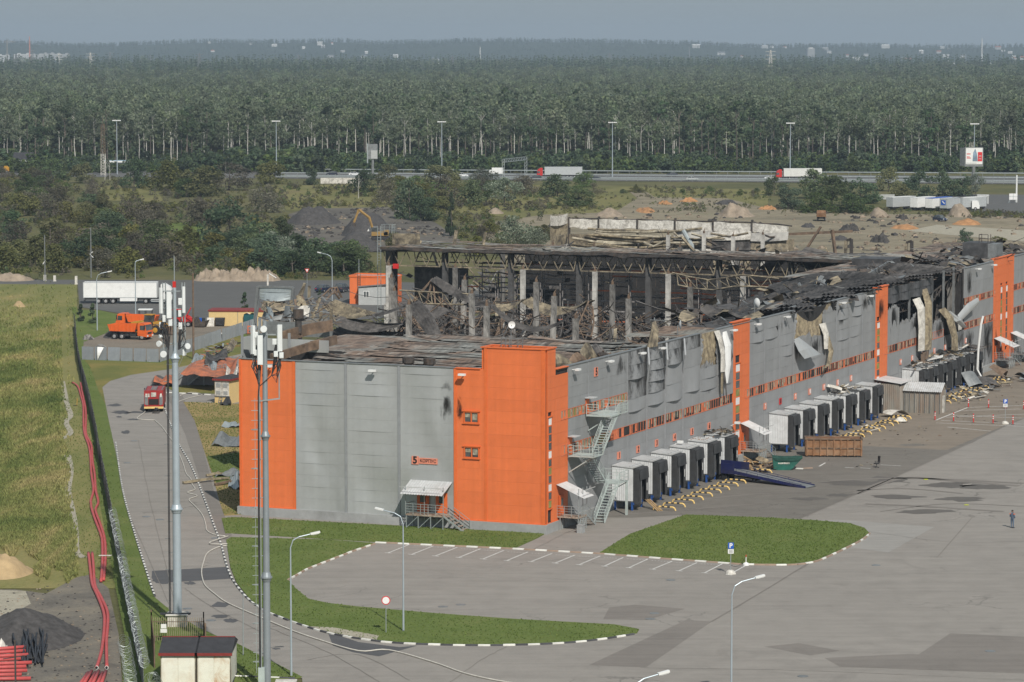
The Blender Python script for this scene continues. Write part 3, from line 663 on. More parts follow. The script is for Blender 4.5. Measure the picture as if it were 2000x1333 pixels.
big=[
(100,352,70,45,'g','green bush left of the lattice mast, below the forest'),(160,358,60,44,'o','olive bush just left of the low rounded brown bush by the thicket top'),
(262,368,62,62,'d','dark tall bush under the highway lamp at far left of the woods'),(330,372,90,62,'o','wide olive bush right of the dark bush by the highway lamp'),(392,384,110,66,'o','broad yellow-olive bush mound below the forest at left'),
(365,385,60,40,'g','small green bush tucked into the foot of the broad olive mound'),(180,386,44,48,'b','rounded brownish bush beside the small meadow at left'),(448,372,100,56,'b','pale brown twiggy bush with bare white stems behind it'),(528,360,70,50,'o','olive bush left of the white highway wall'),
(610,362,32,36,'d','small dark tree in front of the white highway wall'),(712,376,60,48,'d','dark bush at the right end of the white highway wall'),(757,362,70,42,'o','olive bush below the grey back of the billboard'),
(450,482,118,104,'d','largest dark green tree of the left thicket, silver-topped'),(395,440,110,58,'b','brown bush mound in front of the big dark tree'),(520,415,90,58,'b','brown bush right of the big dark tree of the left thicket'),(545,478,70,58,'g','green bush at the right foot of the left thicket by the coal yard'),
(535,510,90,62,'s','grey-leaved bush above the sand bank near the truck yard'),(268,452,90,74,'b','brown bush in the middle of the left thicket'),(250,486,84,56,'d','low dark bush above the white trailer'),(190,520,90,62,'d','dark bush behind the tilted wooden pole at left'),
(800,428,84,84,'d','tall dark bush left of the conical tree, twin crown'),(822,432,72,62,'d','dark blue-green bush in front of the twin-crowned tall one'),(760,400,62,56,'b','brown bush left of the tall dark twin bush'),(882,462,46,96,'c','dark conical tree standing alone beside the fill road'),
(870,400,80,60,'b','brownish bush above the conical tree'),(925,402,70,56,'g','green bush right of the conical tree top'),(985,402,74,56,'s','grey-green round bush below the road gantry'),(940,372,64,46,'s','silver willow just left of the white box van on the highway'),(860,360,96,42,'o','wide olive bush under the third highway lamp'),
(1008,500,92,84,'s','silver-leaved willow behind the burnt hall roof'),(1052,505,50,60,'s','smaller silver willow right beside the willow behind the roof'),(930,500,60,42,'o','low olive bush at the left foot of the willow'),
(1088,384,72,46,'g','green bush below the red articulated lorry'),(1142,378,54,44,'g','green bush right of the one below the red lorry'),(1130,402,100,34,'g','low wide bush in front of the pair below the lorry'),(1160,384,40,28,'b','small brown bush at the right end of the pair below the lorry'),
(1512,382,46,40,'g','green bush at the left end of the right-hand thicket'),(1540,408,60,54,'d','dark bush low at the left of the right-hand thicket'),(1590,388,84,60,'g','big green bush hiding the pale lorry trailer'),(1625,402,80,62,'t','green rounded tree in the middle of the right-hand thicket'),
(1600,416,80,42,'g','low green bush beside the brown truck seen from behind'),(1680,398,76,54,'d','dark bush right of centre in the right-hand thicket'),(1665,417,90,40,'g','low bush at the right foot of the right-hand thicket'),(1735,374,60,52,'o','olive bush left of the parked trailers, top row'),
(1795,384,66,54,'d','dark bush above the white parked trailers'),(1840,384,60,54,'d','dark bush above the blue-topped parked trailer'),(1880,384,54,46,'d','dark bush at the billboard foot'),(1905,384,40,46,'s','grey bush right of the billboard foot'),(1760,388,60,30,'o','low olive bush left of the parked trailers'),
(1885,478,40,34,'d','young dark tree behind the rooftop plant room'),(1950,490,60,30,'o','low bush behind the warehouse roof at right'),(772,492,50,42,'o','olive bush right behind the steel ladder of the hall'),
(300,604,14,1,'g',None)]
for b in big[:-1]:bush(*b)
def thicket(n,poly,hmin,hmax,keys,label,group):
 k=0
 while k<n:
  x0=min(p[0] for p in poly);x1=max(p[0] for p in poly);y0=min(p[1] for p in poly);y1=max(p[1] for p in poly)
  x=rnd.uniform(x0,x1);y=rnd.uniform(y0,y1);ins=False
  for(xa,ya),(xb,yb) in zip(poly,poly[1:]+poly[:1]):
   if(ya>y)!=(yb>y) and x<(xb-xa)*(y-ya)/(yb-ya)+xa:ins=not ins
  if not ins:continue
  s=(y-92)/380.0;h=rnd.uniform(hmin,hmax)*s;key=rnd.choice(keys)
  bush(x,y,h*rnd.uniform(1.2,1.9),h,key,label%KIND[key],group+' (%s)'%KIND[key]);k+=1
thicket(58,[(-40,395),(150,390),(310,430),(330,520),(300,535),(-40,532)],38,60,'gdbboogo','%s in the dense thicket behind the truck yard','thicket behind the truck yard')
thicket(14,[(-40,350),(80,345),(150,395),(-40,400)],34,50,'gobb','%s on the slope below the forest at far left','slope below the forest')
thicket(26,[(330,470),(560,490),(700,520),(740,545),(560,540),(330,530)],34,56,'ggobd','%s between the coal yard and the truck yard','bushes along the truck yard')
thicket(12,[(560,345),(760,345),(560,350)],14,20,'gd','%s beside the white highway wall','shrubs by the highway wall') if False else None
thicket(16,[(690,370),(1020,372),(1020,410),(860,440),(720,405)],34,52,'obgb','%s among the taller trees right of the coal yard','scrub right of the coal yard')
thicket(10,[(900,440),(1080,470),(1080,490),(890,480)],24,38,'obg','%s beside the fill road behind the hall','scrub behind the hall')
thicket(12,[(1190,370),(1500,376),(1500,384),(1190,378)],10,18,'gob','%s in the strip of grass below the highway','scrub below the highway')
for x,y,h in((205,352,52),(215,352,44),(440,370,60),(462,372,48),(700,388,50),(1198,325,0)):
 if h:
  p=G(x,y);t=thing('bare_tree','slim leafless pale-stemmed tree standing among the bushes','tree',p,rnd.uniform(0,6),'leafless pale stems');s=h/(FPX/p.y);t.scale=(s,s,s);put('trunk',bare_trunk,t)
def tufts(name,n,inside,hmin,hmax,wd,m,label):
 r=np.random.RandomState(5);P=inside(n,r);k=len(P)
 h=r.uniform(hmin,hmax,size=(k,1));V=np.empty((k,3,3,3))
 for j in range(3):
  a=r.uniform(0,2*PI,size=k);dx=np.stack([np.cos(a),np.sin(a),0*a],1);lean=r.normal(size=(k,3))*.35;lean[:,2]=0
  V[:,j,0]=P-dx*wd;V[:,j,1]=P+dx*wd;V[:,j,2]=P+(np.array([0,0,1.0])+lean)*h
 V=V.reshape(-1,3);f=len(V)//3
 me=bpy.data.meshes.new(name);me.vertices.add(len(V));me.vertices.foreach_set('co',V.reshape(-1));me.loops.add(len(V));me.loops.foreach_set('vertex_index',np.arange(len(V)))
 me.polygons.add(f);me.polygons.foreach_set('loop_start',np.arange(0,3*f,3));me.polygons.foreach_set('loop_total',np.full(f,3));me.materials.append(m);me.update()
 o=put(name,me);o['kind']='stuff';o['label']=label;return o
def grassmat(name,stops,sc_):
 m,nt,b=newmat(name,.9,0,.1);v=coords(nt,'pos',(1,.25,1));f=ntex(nt,sc_,8,.66,v,.5);c=ramp(nt,f,stops)
 g=_n(nt,'ShaderNodeNewGeometry').outputs['Random Per Island']
 h=_n(nt,'ShaderNodeHueSaturation');mr=_n(nt,'ShaderNodeMapRange');nt.links.new(g,mr.inputs[0]);mr.inputs[3].default_value=.6;mr.inputs[4].default_value=1.35
 nt.links.new(mr.outputs[0],h.inputs['Value']);nt.links.new(c,h.inputs['Color']);nt.links.new(h.outputs[0],b.inputs['Base Color']);return m
MT['tall_grass']=grassmat('tall_grass',[(.34,(.085,.118,.036)),(.44,(.15,.178,.056)),(.53,(.22,.225,.08)),(.64,(.34,.285,.13))],.13)
def in_field(n,r):
 y=550+600*np.sqrt(r.uniform(0.0,1,size=n));fx=np.interp(y,[545,700,790,900,1040,1150],[146,124,113,117,126,140])+r.normal(size=n)*8+5*np.sin(y/23)+4*np.sin(y/9.7)
 x=-30+(fx+30)*r.uniform(0,1,size=n);k=CAMH*FPX/(y-HZ)
 keep=~((y>1085+12*np.sin(x/7))&(np.abs(x-20)<42+9*np.sin(y/5)))&(y<1128+14*np.sin(x/9)+8*np.sin(x/3.1))
 tx=np.interp(y,[745,790,812,826,846,858,890,920,960,1000,1040,1078],[122,131,138,129,138,121,132,137,132,140,146,148]);keep&=np.abs(x-tx)>5
 P=np.stack([(x-1000)/FPX*k,k,0*k],1)[keep];return P
tufts('tall_grass',60000,in_field,.15,.5,.09,MT['tall_grass'],'tall yellowing meadow grass left of the long mesh fence')
def mown(n,r):
 out=[]
 for poly in(LAWN_MID,LAWN_RIGHT,[(433,1014),(460,1012),(1064,1044),(1008,1071),(735,1060),(440,1043)],[(450,1254),(588,1324),(455,1330)],VERGE,[(128,780),(150,760),(180,850),(198,930),(217,1040),(226,1140),(150,1125),(140,1000),(122,900)],[(358,786),(470,790),(480,1006),(438,1008),(415,930),(380,822)]):
  q=[G(*p) for p in poly];X=np.array([p.x for p in q]);Y=np.array([p.y for p in q]);ar=abs(np.sum(X*np.roll(Y,-1)-Y*np.roll(X,-1)))/2
  k=int(n*ar/3000*2.2);x=r.uniform(X.min(),X.max(),k);y=r.uniform(Y.min(),Y.max(),k);ins=np.zeros(k,bool)
  for a in range(len(q)):
   b=(a+1)%len(q);c=((Y[a]>y)!=(Y[b]>y))&(x<(X[b]-X[a])*(y-Y[a])/(Y[b]-Y[a]+1e-9)+X[a]);ins^=c
  out.append(np.stack([x[ins],y[ins],0*x[ins]+.09],1))
 return np.concatenate(out)
VERGE=[(150,690),(170,705),(198,760),(212,820),(225,880),(240,960),(262,1040),(290,1130),(303,1168),(332,1192),(320,1240),(286,1330),(262,1240),(240,1130),(212,985),(185,845),(165,760)]
MT['lawn_blades']=grassmat('lawn_blades',[(.36,(.088,.130,.030)),(.5,(.118,.165,.042)),(.6,(.15,.18,.054)),(.70,(.21,.205,.08))],.22)
tufts('lawn_grass',26000,mown,.05,.13,.06,MT['lawn_blades'],'short mown grass of the lawn islands')
def inpoly(x,y,poly):
 ins=False
 for(xa,ya),(xb,yb) in zip(poly,poly[1:]+poly[:1]):
  if(ya>y)!=(yb>y) and x<(xb-xa)*(y-ya)/(yb-ya)+xa:ins=not ins
 return ins
def spread_on(name,n,poly,smin,smax,meshes,label,thr=-9,seed=1):
 r=random.Random(seed);P=[];S=[];Rz=[];I=[];xs=[p[0] for p in poly];ys=[p[1] for p in poly]
 while len(P)<n:
  x=r.uniform(min(xs),max(xs));y=r.uniform(min(ys),max(ys))
  if not inpoly(x,y,poly):continue
  g=G(x,y);f=nz(g.x/22,g.y/40,seed)
  if f<thr and r.random()<.8:n-=.3;continue
  P.append(tuple(g));S.append(r.uniform(smin,smax)*(1+.5*f));Rz.append(r.uniform(0,6.28));I.append(r.randrange(len(meshes)))
 return scatter(name,P,S,Rz,I,meshes,label=label)
low=[leafcloud('scrub_crown',MT[k],clumpset(700+i,.05,.8,.62,9,'dome'),110,.10,720+i) for i,k in enumerate(('leaf_olive','leaf_brown','leaf_olive','leaf','leaf_brown'))]
spread_on('scrub',1500,[(-40,345),(560,345),(560,545),(-40,545)],.8,2.6,low,'low olive and brown scrub filling the land behind the truck yard',-.1,2)
spread_on('scrub',900,[(560,360),(1120,362),(1080,430),(900,470),(860,430),(700,405),(560,415)],.5,2.2,low,'rough scrub and weeds on the meadow below the highway',.0,3)
spread_on('scrub',500,[(700,500),(560,480),(560,545),(745,545)],.6,2.0,low,'weeds along the road behind the truck yard',-.2,4)
spread_on('scrub',700,[(1120,362),(1510,372),(1500,412),(1200,420),(1080,440)],.3,1.3,low,'tussocks on the rough slope behind the hall',-.1,5)
spread_on('scrub',500,[(1500,405),(2020,415),(2020,428),(1500,420)],.4,1.3,low,'weeds between the cleared ground and the parked trailers',-.2,6)
def clod(seed):
 r=random.Random(seed);mb=MB();mb.ball((0,0,.1),.5,6,sz=.6);mb.v=[(x*r.uniform(.6,1.3),y*r.uniform(.6,1.3),z*r.uniform(.7,1.2)) for x,y,z in mb.v];return mb
clods=[clod(k).mesh('clod',MT[m]) for k,m in enumerate(('dirt','tansoil','tansoil','tansoil','ash'))]
spread_on('clods',600,[(1100,430),(1500,410),(2020,425),(2020,500),(1600,520),(1300,470)],.3,1.7,clods,'clods and rubble strewn over the cleared ground',-.05,7)
spread_on('clods',500,[(570,420),(760,405),(900,465),(760,485),(570,475)],.3,1.5,[clods[0],clods[4],clods[1]],'dark clods on the fill ground by the excavator',-.05,8)
spread_on('clods',500,[(-20,1160),(205,1130),(246,1333),(-20,1333)],.06,.3,[clods[0],clods[1],clods[4]],'stones scattered over the trampled dirt lot',-.3,9)
# ================================================================= THE WAREHOUSE (local x = along its right-hand wall, local y = to the left along its front)
WH=thing('warehouse','grey and orange warehouse with burnt roof and number 5 signs','warehouse',O0,UA)
ZP,ZT=.9,16.0
def corr(mb,p,a,b,la,lb,pitch=.25,depth=.05,mi=0,nb=1,fn=None):
 """Trapezoid-profiled sheet: ribs run along b, profile repeats along a."""
 p=Vector(p);a=Vector(a).normalized();b=Vector(b).normalized();nrm=a.cross(b)
 xs=[];k=max(1,int(la/pitch));w_=la/k
 for i in range(k):xs+=[(i*w_,0),((i+.35)*w_,0),((i+.5)*w_,depth),((i+.85)*w_,depth)]
 xs.append((la,0));n=len(xs);vs=[]
 for j in range(nb+1):
  for x,h in xs:
   q=p+a*x+b*(lb*j/nb)+nrm*h
   if fn:q=q+fn(x/la,j/nb)
   vs.append(q)
 return mb.add(vs,[[j*n+i,j*n+i+1,(j+1)*n+i+1,(j+1)*n+i] for j in range(nb) for i in range(n-1)],mi)
# -- backing walls with the burnt-out opening in section three left open
mb=MB()
mb.box(.14,.14,0,.4,33.6,15.9);mb.box(.4,.14,0,118.7,.4,15.7)
mb.box(118.7,.14,0,157.4,.4,9.3);mb.box(118.7,.14,13.9,141,.4,15.6);mb.box(157.4,.14,0,226,.4,15.9)
mb.box(.4,33.3,0,26,33.6,14.4);mb.box(26,33.3,0,26.3,46,14.4);mb.box(26.3,45.7,0,92,46,9)
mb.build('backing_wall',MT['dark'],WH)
mb=MB();mb.box(-.28,-.28,-.2,.3,33.9,ZP);mb.box(.3,-.28,-.2,226,.3,ZP+.05);mb.box(.3,33.6,-.2,26,33.9,ZP);mb.box(26,46,-.2,92,46.25,ZP)
mb.build('plinth',MT['plinth'],WH)
_pm={}
def panel(name,u0,v0,z0,u1,v1,z1,m,warp=0.0,face='v',seed=0,sag=0.0):
 """One cladding panel; face 'u' = front wall (normal -x), 'v' = right-hand wall (normal -y)."""
 g=.003 if face=='u' else .006
 if face=='u':w_,org=abs(v1-v0)-2*g,(0.0,max(v0,v1)-g,z0+g)
 else:w_,org=abs(u1-u0)-2*g,(min(u0,u1)+g,0.0,z0+g)
 h=z1-z0-2*g
 key=(round(w_,2),round(h,2),m.name,warp and(round(warp,2),seed,sag))
 if key not in _pm:
  mb=MB()
  if not warp:
   mb.box(0,0,0,w_,.12,h)
  else:
   r=random.Random(seed);ph=r.uniform(-.85,.85);e=r.uniform(.7,1.5)
   def f(a,b):
    bl=math.sin(PI*min(1,max(0,a+ph*a*(1-a))))**e
    return Vector((a*w_,-warp*bl*(1.0-.75*b)-.04*warp*math.sin(9*a+seed),b*h-sag*bl*(1-b)))
   mb.grid(f,10,4);mb.poly([f(0,0),f(0,1),f(0,1)+Vector((0,.12,0)),f(0,0)+Vector((0,.12,0))])
  _pm[key]=mb.mesh(name,m,bool(warp))
 o=put(name,_pm[key],WH)
 j=rnd.uniform(0,.005)
 o.matrix_local=(Matrix(((0,1,0,org[0]-j),(-1,0,0,org[1]),(0,0,1,org[2]),(0,0,0,1))) if face=='u' else Matrix.Translation((org[0],org[1]-j,org[2])))
 return o
# -- front
fr=[ZP]+[15.2-1.19*k for k in range(11,-1,-1)]+[ZT]
fr=[z for i,z in enumerate(fr) if i==0 or z-ZP>.4]
for(va,vb) in((27.3,21.78),(21.52,15.89),(15.63,9.82)):
 for i in range(len(fr)-1):
  top=i/(len(fr)-2);s=int(va*10)+i
  q=random.Random(s).random();wv=.0 if q<.62 and top<.8 else(.02+.05*q*top)
  panel('wall_panel',0,va,fr[i],0,vb,fr[i+1],MT['grey'],wv,'u',s)
for v in(21.65,15.76):
 mb=MB();mb.box(-.07,v-.12,ZP,.02,v+.12,ZT);mb.build('pilaster',MT['trim'],WH)
for i in range(len(fr)-1):panel('orange_panel',0,33.6,fr[i],0,27.65,fr[i+1],MT['orange'],0,'u')
for q in((-.06,27.32,ZP,.1,27.62,ZT),(-.08,33.45,ZP,.1,33.7,ZT),(-.06,9.5,ZP,.1,9.78,ZT),(-.06,6.2,ZP,.1,6.5,18.1),(-.06,.0,ZP,.1,.42,18.1),(.42,-.05,ZP,.46,.02,18.1),(-.10,27.3,ZP-.04,.05,33.7,ZP+.08),(-.10,-.06,ZP-.04,.05,9.8,ZP+.08),(.06,-.10,ZP-.04,5.95,.05,ZP+.08)):mb=MB();mb.box(*q);mb.build('corner_trim',MT['orange_trim'],WH)
tr=[ZP+.08]+[15.4-1.16*k for k in range(11,-1,-1)]+[16.0]
tr=[z for i,z in enumerate(tr) if i==0 or z-ZP>.5]
hole={8:(8.75,7.08),}
def with_window(va,vb,za,zb):return False
for i in range(len(tr)-1):
 za,zb=tr[i],tr[i+1]
 cut=[w_ for w_ in((8.72,7.07,10.58,11.78),(8.68,7.02,7.1,8.28)) if w_[2]<zb-.02 and w_[3]>za+.02]
 if cut:
  c=cut[0]
  panel('orange_panel',0,9.5,za,0,c[0],zb,MT['orange'],0,'u');panel('orange_panel',0,c[1],za,0,6.5,zb,MT['orange'],0,'u')
  if zb-c[3]>.1:panel('orange_panel',0,c[0],max(za,c[3]),0,c[1],zb,MT['orange'],0,'u')
  if c[2]-za>.1:panel('orange_panel',0,c[0],za,0,c[1],min(zb,c[2]),MT['orange'],0,'u')
 else:panel('orange_panel',0,9.5,za,0,6.5,zb,MT['orange'],0,'u')
tr2=tr[:-1]+[15.4+1.16*k for k in range(1,3)]+[18.15]
for i in range(len(tr2)-1):panel('orange_panel',0,6.2,tr2[i],0,.42,tr2[i+1],MT['orange'],0,'u')
for i in range(len(tr2)-1):
 za,zb=tr2[i],tr2[i+1]
 if zb<2.3 or za>11.5:panel('orange_panel',.46,0,za,2.65,0,zb,MT['orange'])
 else:panel('orange_panel',.46,0,za,.72,0,zb,MT['orange']);panel('orange_panel',1.72,0,za,2.65,0,zb,MT['orange'])
 if zb<=16.3:panel('orange_panel',2.65,0,za,5.93,0,min(zb,16.0),MT['orange'])
mb=MB();mb.box(.1,6.5,15.9,.3,6.8,18.1);mb.box(.3,6.6,15.0,2.5,6.8,18.1);mb.box(2.45,.2,15.0,2.65,6.8,18.1);mb.box(.12,.3,15.9,.3,6.6,18.1);mb.box(.46,.13,15.9,2.45,.3,18.1)
mb.box(-.1,-.1,18.13,.34,6.86,18.24);mb.box(.34,-.1,18.13,2.75,.32,18.24);mb.box(.34,6.56,18.13,2.75,6.86,18.24);mb.box(2.41,.32,18.13,2.75,6.56,18.24)
mb.build('tower_parapet',MT['orange_trim'],WH)
mb=MB();mb.box(.34,.33,17.2,2.42,6.55,17.5);mb.build('tower_roof',MT['grey'],WH)
mb=MB();mb.box(-.1,9.6,16.0,.44,33.75,16.07);mb.box(5.9,-.08,16.0,44.9,.44,16.07);mb.box(50.7,-.08,16.0,78.4,.44,16.07);mb.box(92,-.08,16.0,112.9,.44,16.07);mb.box(157.4,-.08,16.0,174,.44,16.07);mb.box(186.3,-.08,16.0,226,.44,16.07)
mb.build('parapet_cap',MT['galv_dark'],WH)
mb=MB();mb.box(-.12,6.9,15.98,.46,9.6,16.06);mb.box(2.76,-.1,15.98,5.9,.46,16.06);mb.box(56.1,-.12,16.3,62.1,.46,16.4);mb.box(112.8,-.12,16.3,118.7,.46,16.4);mb.box(174,-.12,16.3,186.3,.46,16.4);mb.build('orange_parapet_cap',MT['orange_trim'],WH)
def small_window(v0,v1,z0,z1):
 f=MB();t=.09
 for a,b,c,d in((v0,v1,z0,z0+t),(v0,v1,z1-t,z1),(v0,v0-t,z0+t,z1-t),(v1,v1+t,z0+t,z1-t),((v0+v1)/2+.04,(v0+v1)/2-.04,z0+t,z1-t)):f.box(-.10,a,c,.10,b,d)
 f.box(-.16,v0+.15,z1+.01,.1,v1-.15,z1+.12);f.box(-.16,v0+.12,z0-.10,.1,v1-.12,z0-.01)
 fo=f.build('window',MT['orange_trim'],WH)
 p=MB();p.box(.05,v0-.1,z0+.1,.08,v1+.1,z1-.1);p.build('pane',MT['glass'],fo)
 c=MB();c.box(.02,v0-.12,z0+.55,.045,v0-.7,z1-.1);c.box(.02,v1+.7,z0+.3,.045,v1+.1,z1-.1);c.build('blind',MT['curtain'],fo)
small_window(8.70,7.08,10.62,11.74);small_window(8.66,7.04,7.14,8.24)
def window_band(u0,u1,z0,z1,seed,burnt=.5,pitch=.80,olive=0.0):
 r=random.Random(seed);f=MB();g=MB();t=.10
 f.box(u0,-.04,z0,u1,.0,z0+.07);f.box(u0,-.03,z1-.05,u1,.0,z1)
 n=max(2,int(round((u1-u0)/pitch)));w_=(u1-u0)/n
 for i in range(n+1):
  if 0<i<n and r.random()<burnt*.12:continue
  x=u0+i*w_;f.box(x-.045,-.025,z0+.07,x+.045,.0,z1-.05)
 for i in range(n):
  q=r.random()
  mi=2 if q<olive else(0 if q<.45+.4*burnt else(1 if q<.90 else 3))
  x=u0+i*w_
  g.box(x+.05,.01,z0+.07,x+w_-.05,.06,z1-.05,mi)
  if r.random()<.55:g.box(x+.06,-.005,z0+.08+r.uniform(0,.4),x+w_*r.uniform(.3,.8),.008,z1-.07,1 if r.random()<.8 else 3)
 fo=f.build('window_band',MT['frame_salmon'],WH);go=g.build('glazing',[MT['dark'],MT['curtain'],MT['olive'],MT['rack_red']],fo);go['kind']='stuff'
UB,LB=(10.8,11.75),(7.2,8.25)
window_band(4.1,22.35,*UB,1,.2,olive=.25);window_band(4.1,16.8,*LB,2,.2,olive=.35);window_band(16.8,55.0,*LB,3,.7);window_band(60.3,111.8,*LB,4,.8)
window_band(117.1,146.4,*LB,5,.8);window_band(157.7,175.4,*UB,6,.3);window_band(157.7,175.4,*LB,7,.3);window_band(185.3,205,*UB,8,.3);window_band(185.3,205,*LB,9,.3)
def stair_window(u0,u1,z0,z1,n,seed):
 r=random.Random(seed);f=MB();t=.1;g=MB();h=(z1-z0)/n
 f.box(u0,-.03,z0,u0+t,.06,z1);f.box(u1-t,-.03,z0,u1,.06,z1);f.box(u0-.1,-.10,z1,u1+.1,.06,z1+.14);f.box(u0-.05,-.08,z0-.12,u1+.05,.06,z0)
 for i in range(1,n):f.box(u0+t,-.03,z0+i*h-.06,u1-t,.06,z0+i*h+.06)
 for i in range(n):g.box(u0+t,-.01,z0+i*h+.06,u1-t,.05,z0+(i+1)*h-.06,1 if i%4==n%4-1 or i==n-1 else(2 if r.random()<.4 else 0))
 fo=f.build('stair_window',MT['orange_trim'],WH);g.build('glazing',[MT['glass'],MT['white'],MT['olive']],fo)
stair_window(.72,1.72,2.4,11.4,11,1);stair_window(57.0,58.6,2.9,11.5,9,2);stair_window(113.6,115.0,2.9,11.8,10,3);stair_window(178.2,179.4,2.9,12.0,9,4);stair_window(181.4,182.6,2.9,12.0,9,5)
# -- right-hand wall: cladding panels bay by bay
low=[.95,2.2,3.45,4.7,5.95,7.2]
def rows_above(upper):return[(8.25,9.5),(9.5,10.8),(11.75,12.8),(12.8,13.87),(13.87,14.93),(14.93,16.0)] if upper else[(8.25+1.2917*k,8.25+1.2917*(k+1)) for k in range(6)]
s1=[5.97,11.4,16.9,22.45,28.1,33.7,39.3,45.0,50.6,56.2]
s2_=[62.0,67.4,73.0,78.5,84.1,90.0,95.8,101.5,107.1,112.9]
GONE1={(7,5),(7,4),(7,3)};GONE2={(3,5),(3,4),(3,3),(4,5),(4,4),(4,3),(5,5)}
for i in range(9):
 a,b=s1[i],s1[i+1]
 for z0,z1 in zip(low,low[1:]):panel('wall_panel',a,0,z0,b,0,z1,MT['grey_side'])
 BULGE={3:(8.25,9.6,10.9,13.0,14.5,16),4:(8.25,9.7,11.0,12.2,13.4,14.5,16),5:(8.25,9.5,11.3,13.5,15.1,16),6:(8.25,9.9,12.6,14.6,16)}.get(i)
 for k,(z0,z1) in enumerate(list(zip(BULGE,BULGE[1:])) if BULGE else rows_above(i<3)):
  if(i,k) in GONE1:continue
  if i in(3,4,5,6):
   A={3:(.06,.26,.10,.36,.16),4:(.08,.32,.22,.38,.30,.16),5:(.05,.34,.12,.44,.12),6:(.05,.30,.10,.07)}[i][k]
   sooty=k>=2 if i<5 else k>=3
   panel('wall_panel',a,0,z0,b,0,z1,MT['sooty'] if sooty else MT['grey_side'],max(.05,A),'v',7*i+k,.10*A)
  elif i>=7:panel('wall_panel',a,0,z0,b,0,z1,MT['grey_side'],random.Random(i*13+k).choice((0,.03,.10,.16)),'v',7*i+k)
  else:panel('wall_panel',a,0,z0,b,0,z1,MT['grey_side'])
for i in range(9):
 a,b=s2_[i],s2_[i+1]
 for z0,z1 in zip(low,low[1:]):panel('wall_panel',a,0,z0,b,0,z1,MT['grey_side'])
 for k,(z0,z1) in enumerate(rows_above(False)):
  if(i,k) in GONE2:continue
  r=random.Random(99+7*i+k).random()
  panel('wall_panel',a,0,z0,b,0,z1,MT['grey_side'],0 if r<.74 else(.02+(.22*(r-.7)*3 if k>1 else .04)),'v',300+7*i+k,.05*r)
rest=MB();soot=MB()
s3_=[118.6,124.1,129.7,135.0,141.0,146.5,152.0,157.35]
for i in range(7):
 a,b=s3_[i]+.02,s3_[i+1]-.02
 panel('wall_panel',a,0,.95,b,0,4.1,MT['grey_side']);panel('wall_panel',a,0,4.12,b,0,7.2,MT['grey_side'] if i<5 else MT['sooty'])
 if i<4:
  top=(13.0,10.6,10.9,10.0)[i];panel('wall_panel',a,0,8.25,b,0,top,MT['grey_side'],.05,'v',60+i)
  panel('wall_panel',a,0,13.9,b,0,14.95,MT['charred'],.35,'v',70+i,.1);panel('wall_panel',a,0,14.95,b,0,15.9,MT['charred'],.2,'v',80+i)
 elif i==4:panel('wall_panel',a,0,7.2,b,0,9.3,MT['grey_side'])
for i,(a,b) in enumerate(((157.4,163),(163,168.7),(168.7,174),(186.3,192),(192,198),(198,205),(205,215),(215,226))):
 for z0,z1 in((.95,4.1),(4.1,7.2),(8.25,10.8),(11.75,13.8),(13.8,16.0)):
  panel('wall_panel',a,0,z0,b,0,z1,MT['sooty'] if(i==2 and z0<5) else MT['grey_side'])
for(a,b) in((56.2,62.0),(112.9,118.6),(174.0,186.3)):
 st={56.2:(57.0,58.6),112.9:(113.6,115.0)}.get(a)
 zs=[.95+1.28*k for k in range(13)];zs[-1]=16.3
 for z0,z1 in zip(zs,zs[1:]):
  if st and 2.7<z1 and z0<11.9:panel('orange_panel',a,0,z0,st[0],0,z1,MT['orange']);panel('orange_panel',st[1],0,z0,b,0,z1,MT['orange'])
  elif a>170 and 2.7<z1 and z0<12.2:
   for p,q in((a,178.2),(179.4,181.4),(182.6,b)):panel('orange_panel',p,0,z0,q,0,z1,MT['orange'])
  else:panel('orange_panel',a,0,z0,b,0,z1,MT['orange'])
for i,u in enumerate(s1[1:-1]+s2_[1:-1]+s3_[1:-1]+[163,168.7,192,198]):
 if u in(45.0,50.6,84.1,90.0):continue
 mb=MB();top=16.0 if u<118 else 9.2
 bend=u in(28.1,33.7,39.3)
 if bend:
  mb.bar((u,-.05,.95),(u,-.06,12.2),.16,.08);mb.bar((u,-.06,12.2),(u-.5,-.5,14.2),.18,.08);mb.bar((u-.5,-.5,14.2),(u-.2,-.25,16.0),.18,.08)
 else:mb.box(u-.07,-.05,.95,u+.07,.0,7.2);mb.box(u-.07,-.05,8.25,u+.07,.0,top)
 mb.build('joint_cover',MT['trim'],WH)
# -- torn places: hanging strips, folded skins, exposed wool
mb=MB();corr(mb,(44.9,.16,11.6),(1,0,0),(0,0,1),7.2,4.3,.33,.09);mb.build('torn_inner_sheet',MT['wool'],WH)
mb=MB();corr(mb,(37.5,.5,14.6),(1,0,0),(.0,.3,1),8.5,1.3,.33,.09);mb.build('torn_inner_sheet',MT['wool'],WH)
mb=MB();corr(mb,(78.5,.16,10.2),(1,0,0),(0,0,1),15.5,5.9,.33,.1,0,4,lambda a,b:Vector((.25*b*math.sin(5*a),0,-2.6*(b**2)*math.sin(PI*min(1,a*1.05))*.75)));mb.build('torn_inner_sheet',MT['wool'],WH)
def torn_edge(pts,amp,m,seed):
 """Ragged remains of cladding along the rim of a hole (points u, z on the right-hand wall)."""
 r=random.Random(seed)
 for(u0,z0),(u1,z1),(nu,nzz) in pts:
  n=16;mb=MB();top=[];base=[]
  for k in range(n+1):t=k/n;d=amp*r.uniform(.05,1)*math.sin(PI*min(1,t+.12));base.append((u0+(u1-u0)*t,-.02,z0+(z1-z0)*t));top.append((base[-1][0]+nu*d,-.02-.25*d*r.random(),base[-1][2]+nzz*d))
  mb.add(base+top,[[k,k+1,n+2+k,n+1+k] for k in range(n)]);mb.build('torn_edge',m,WH)
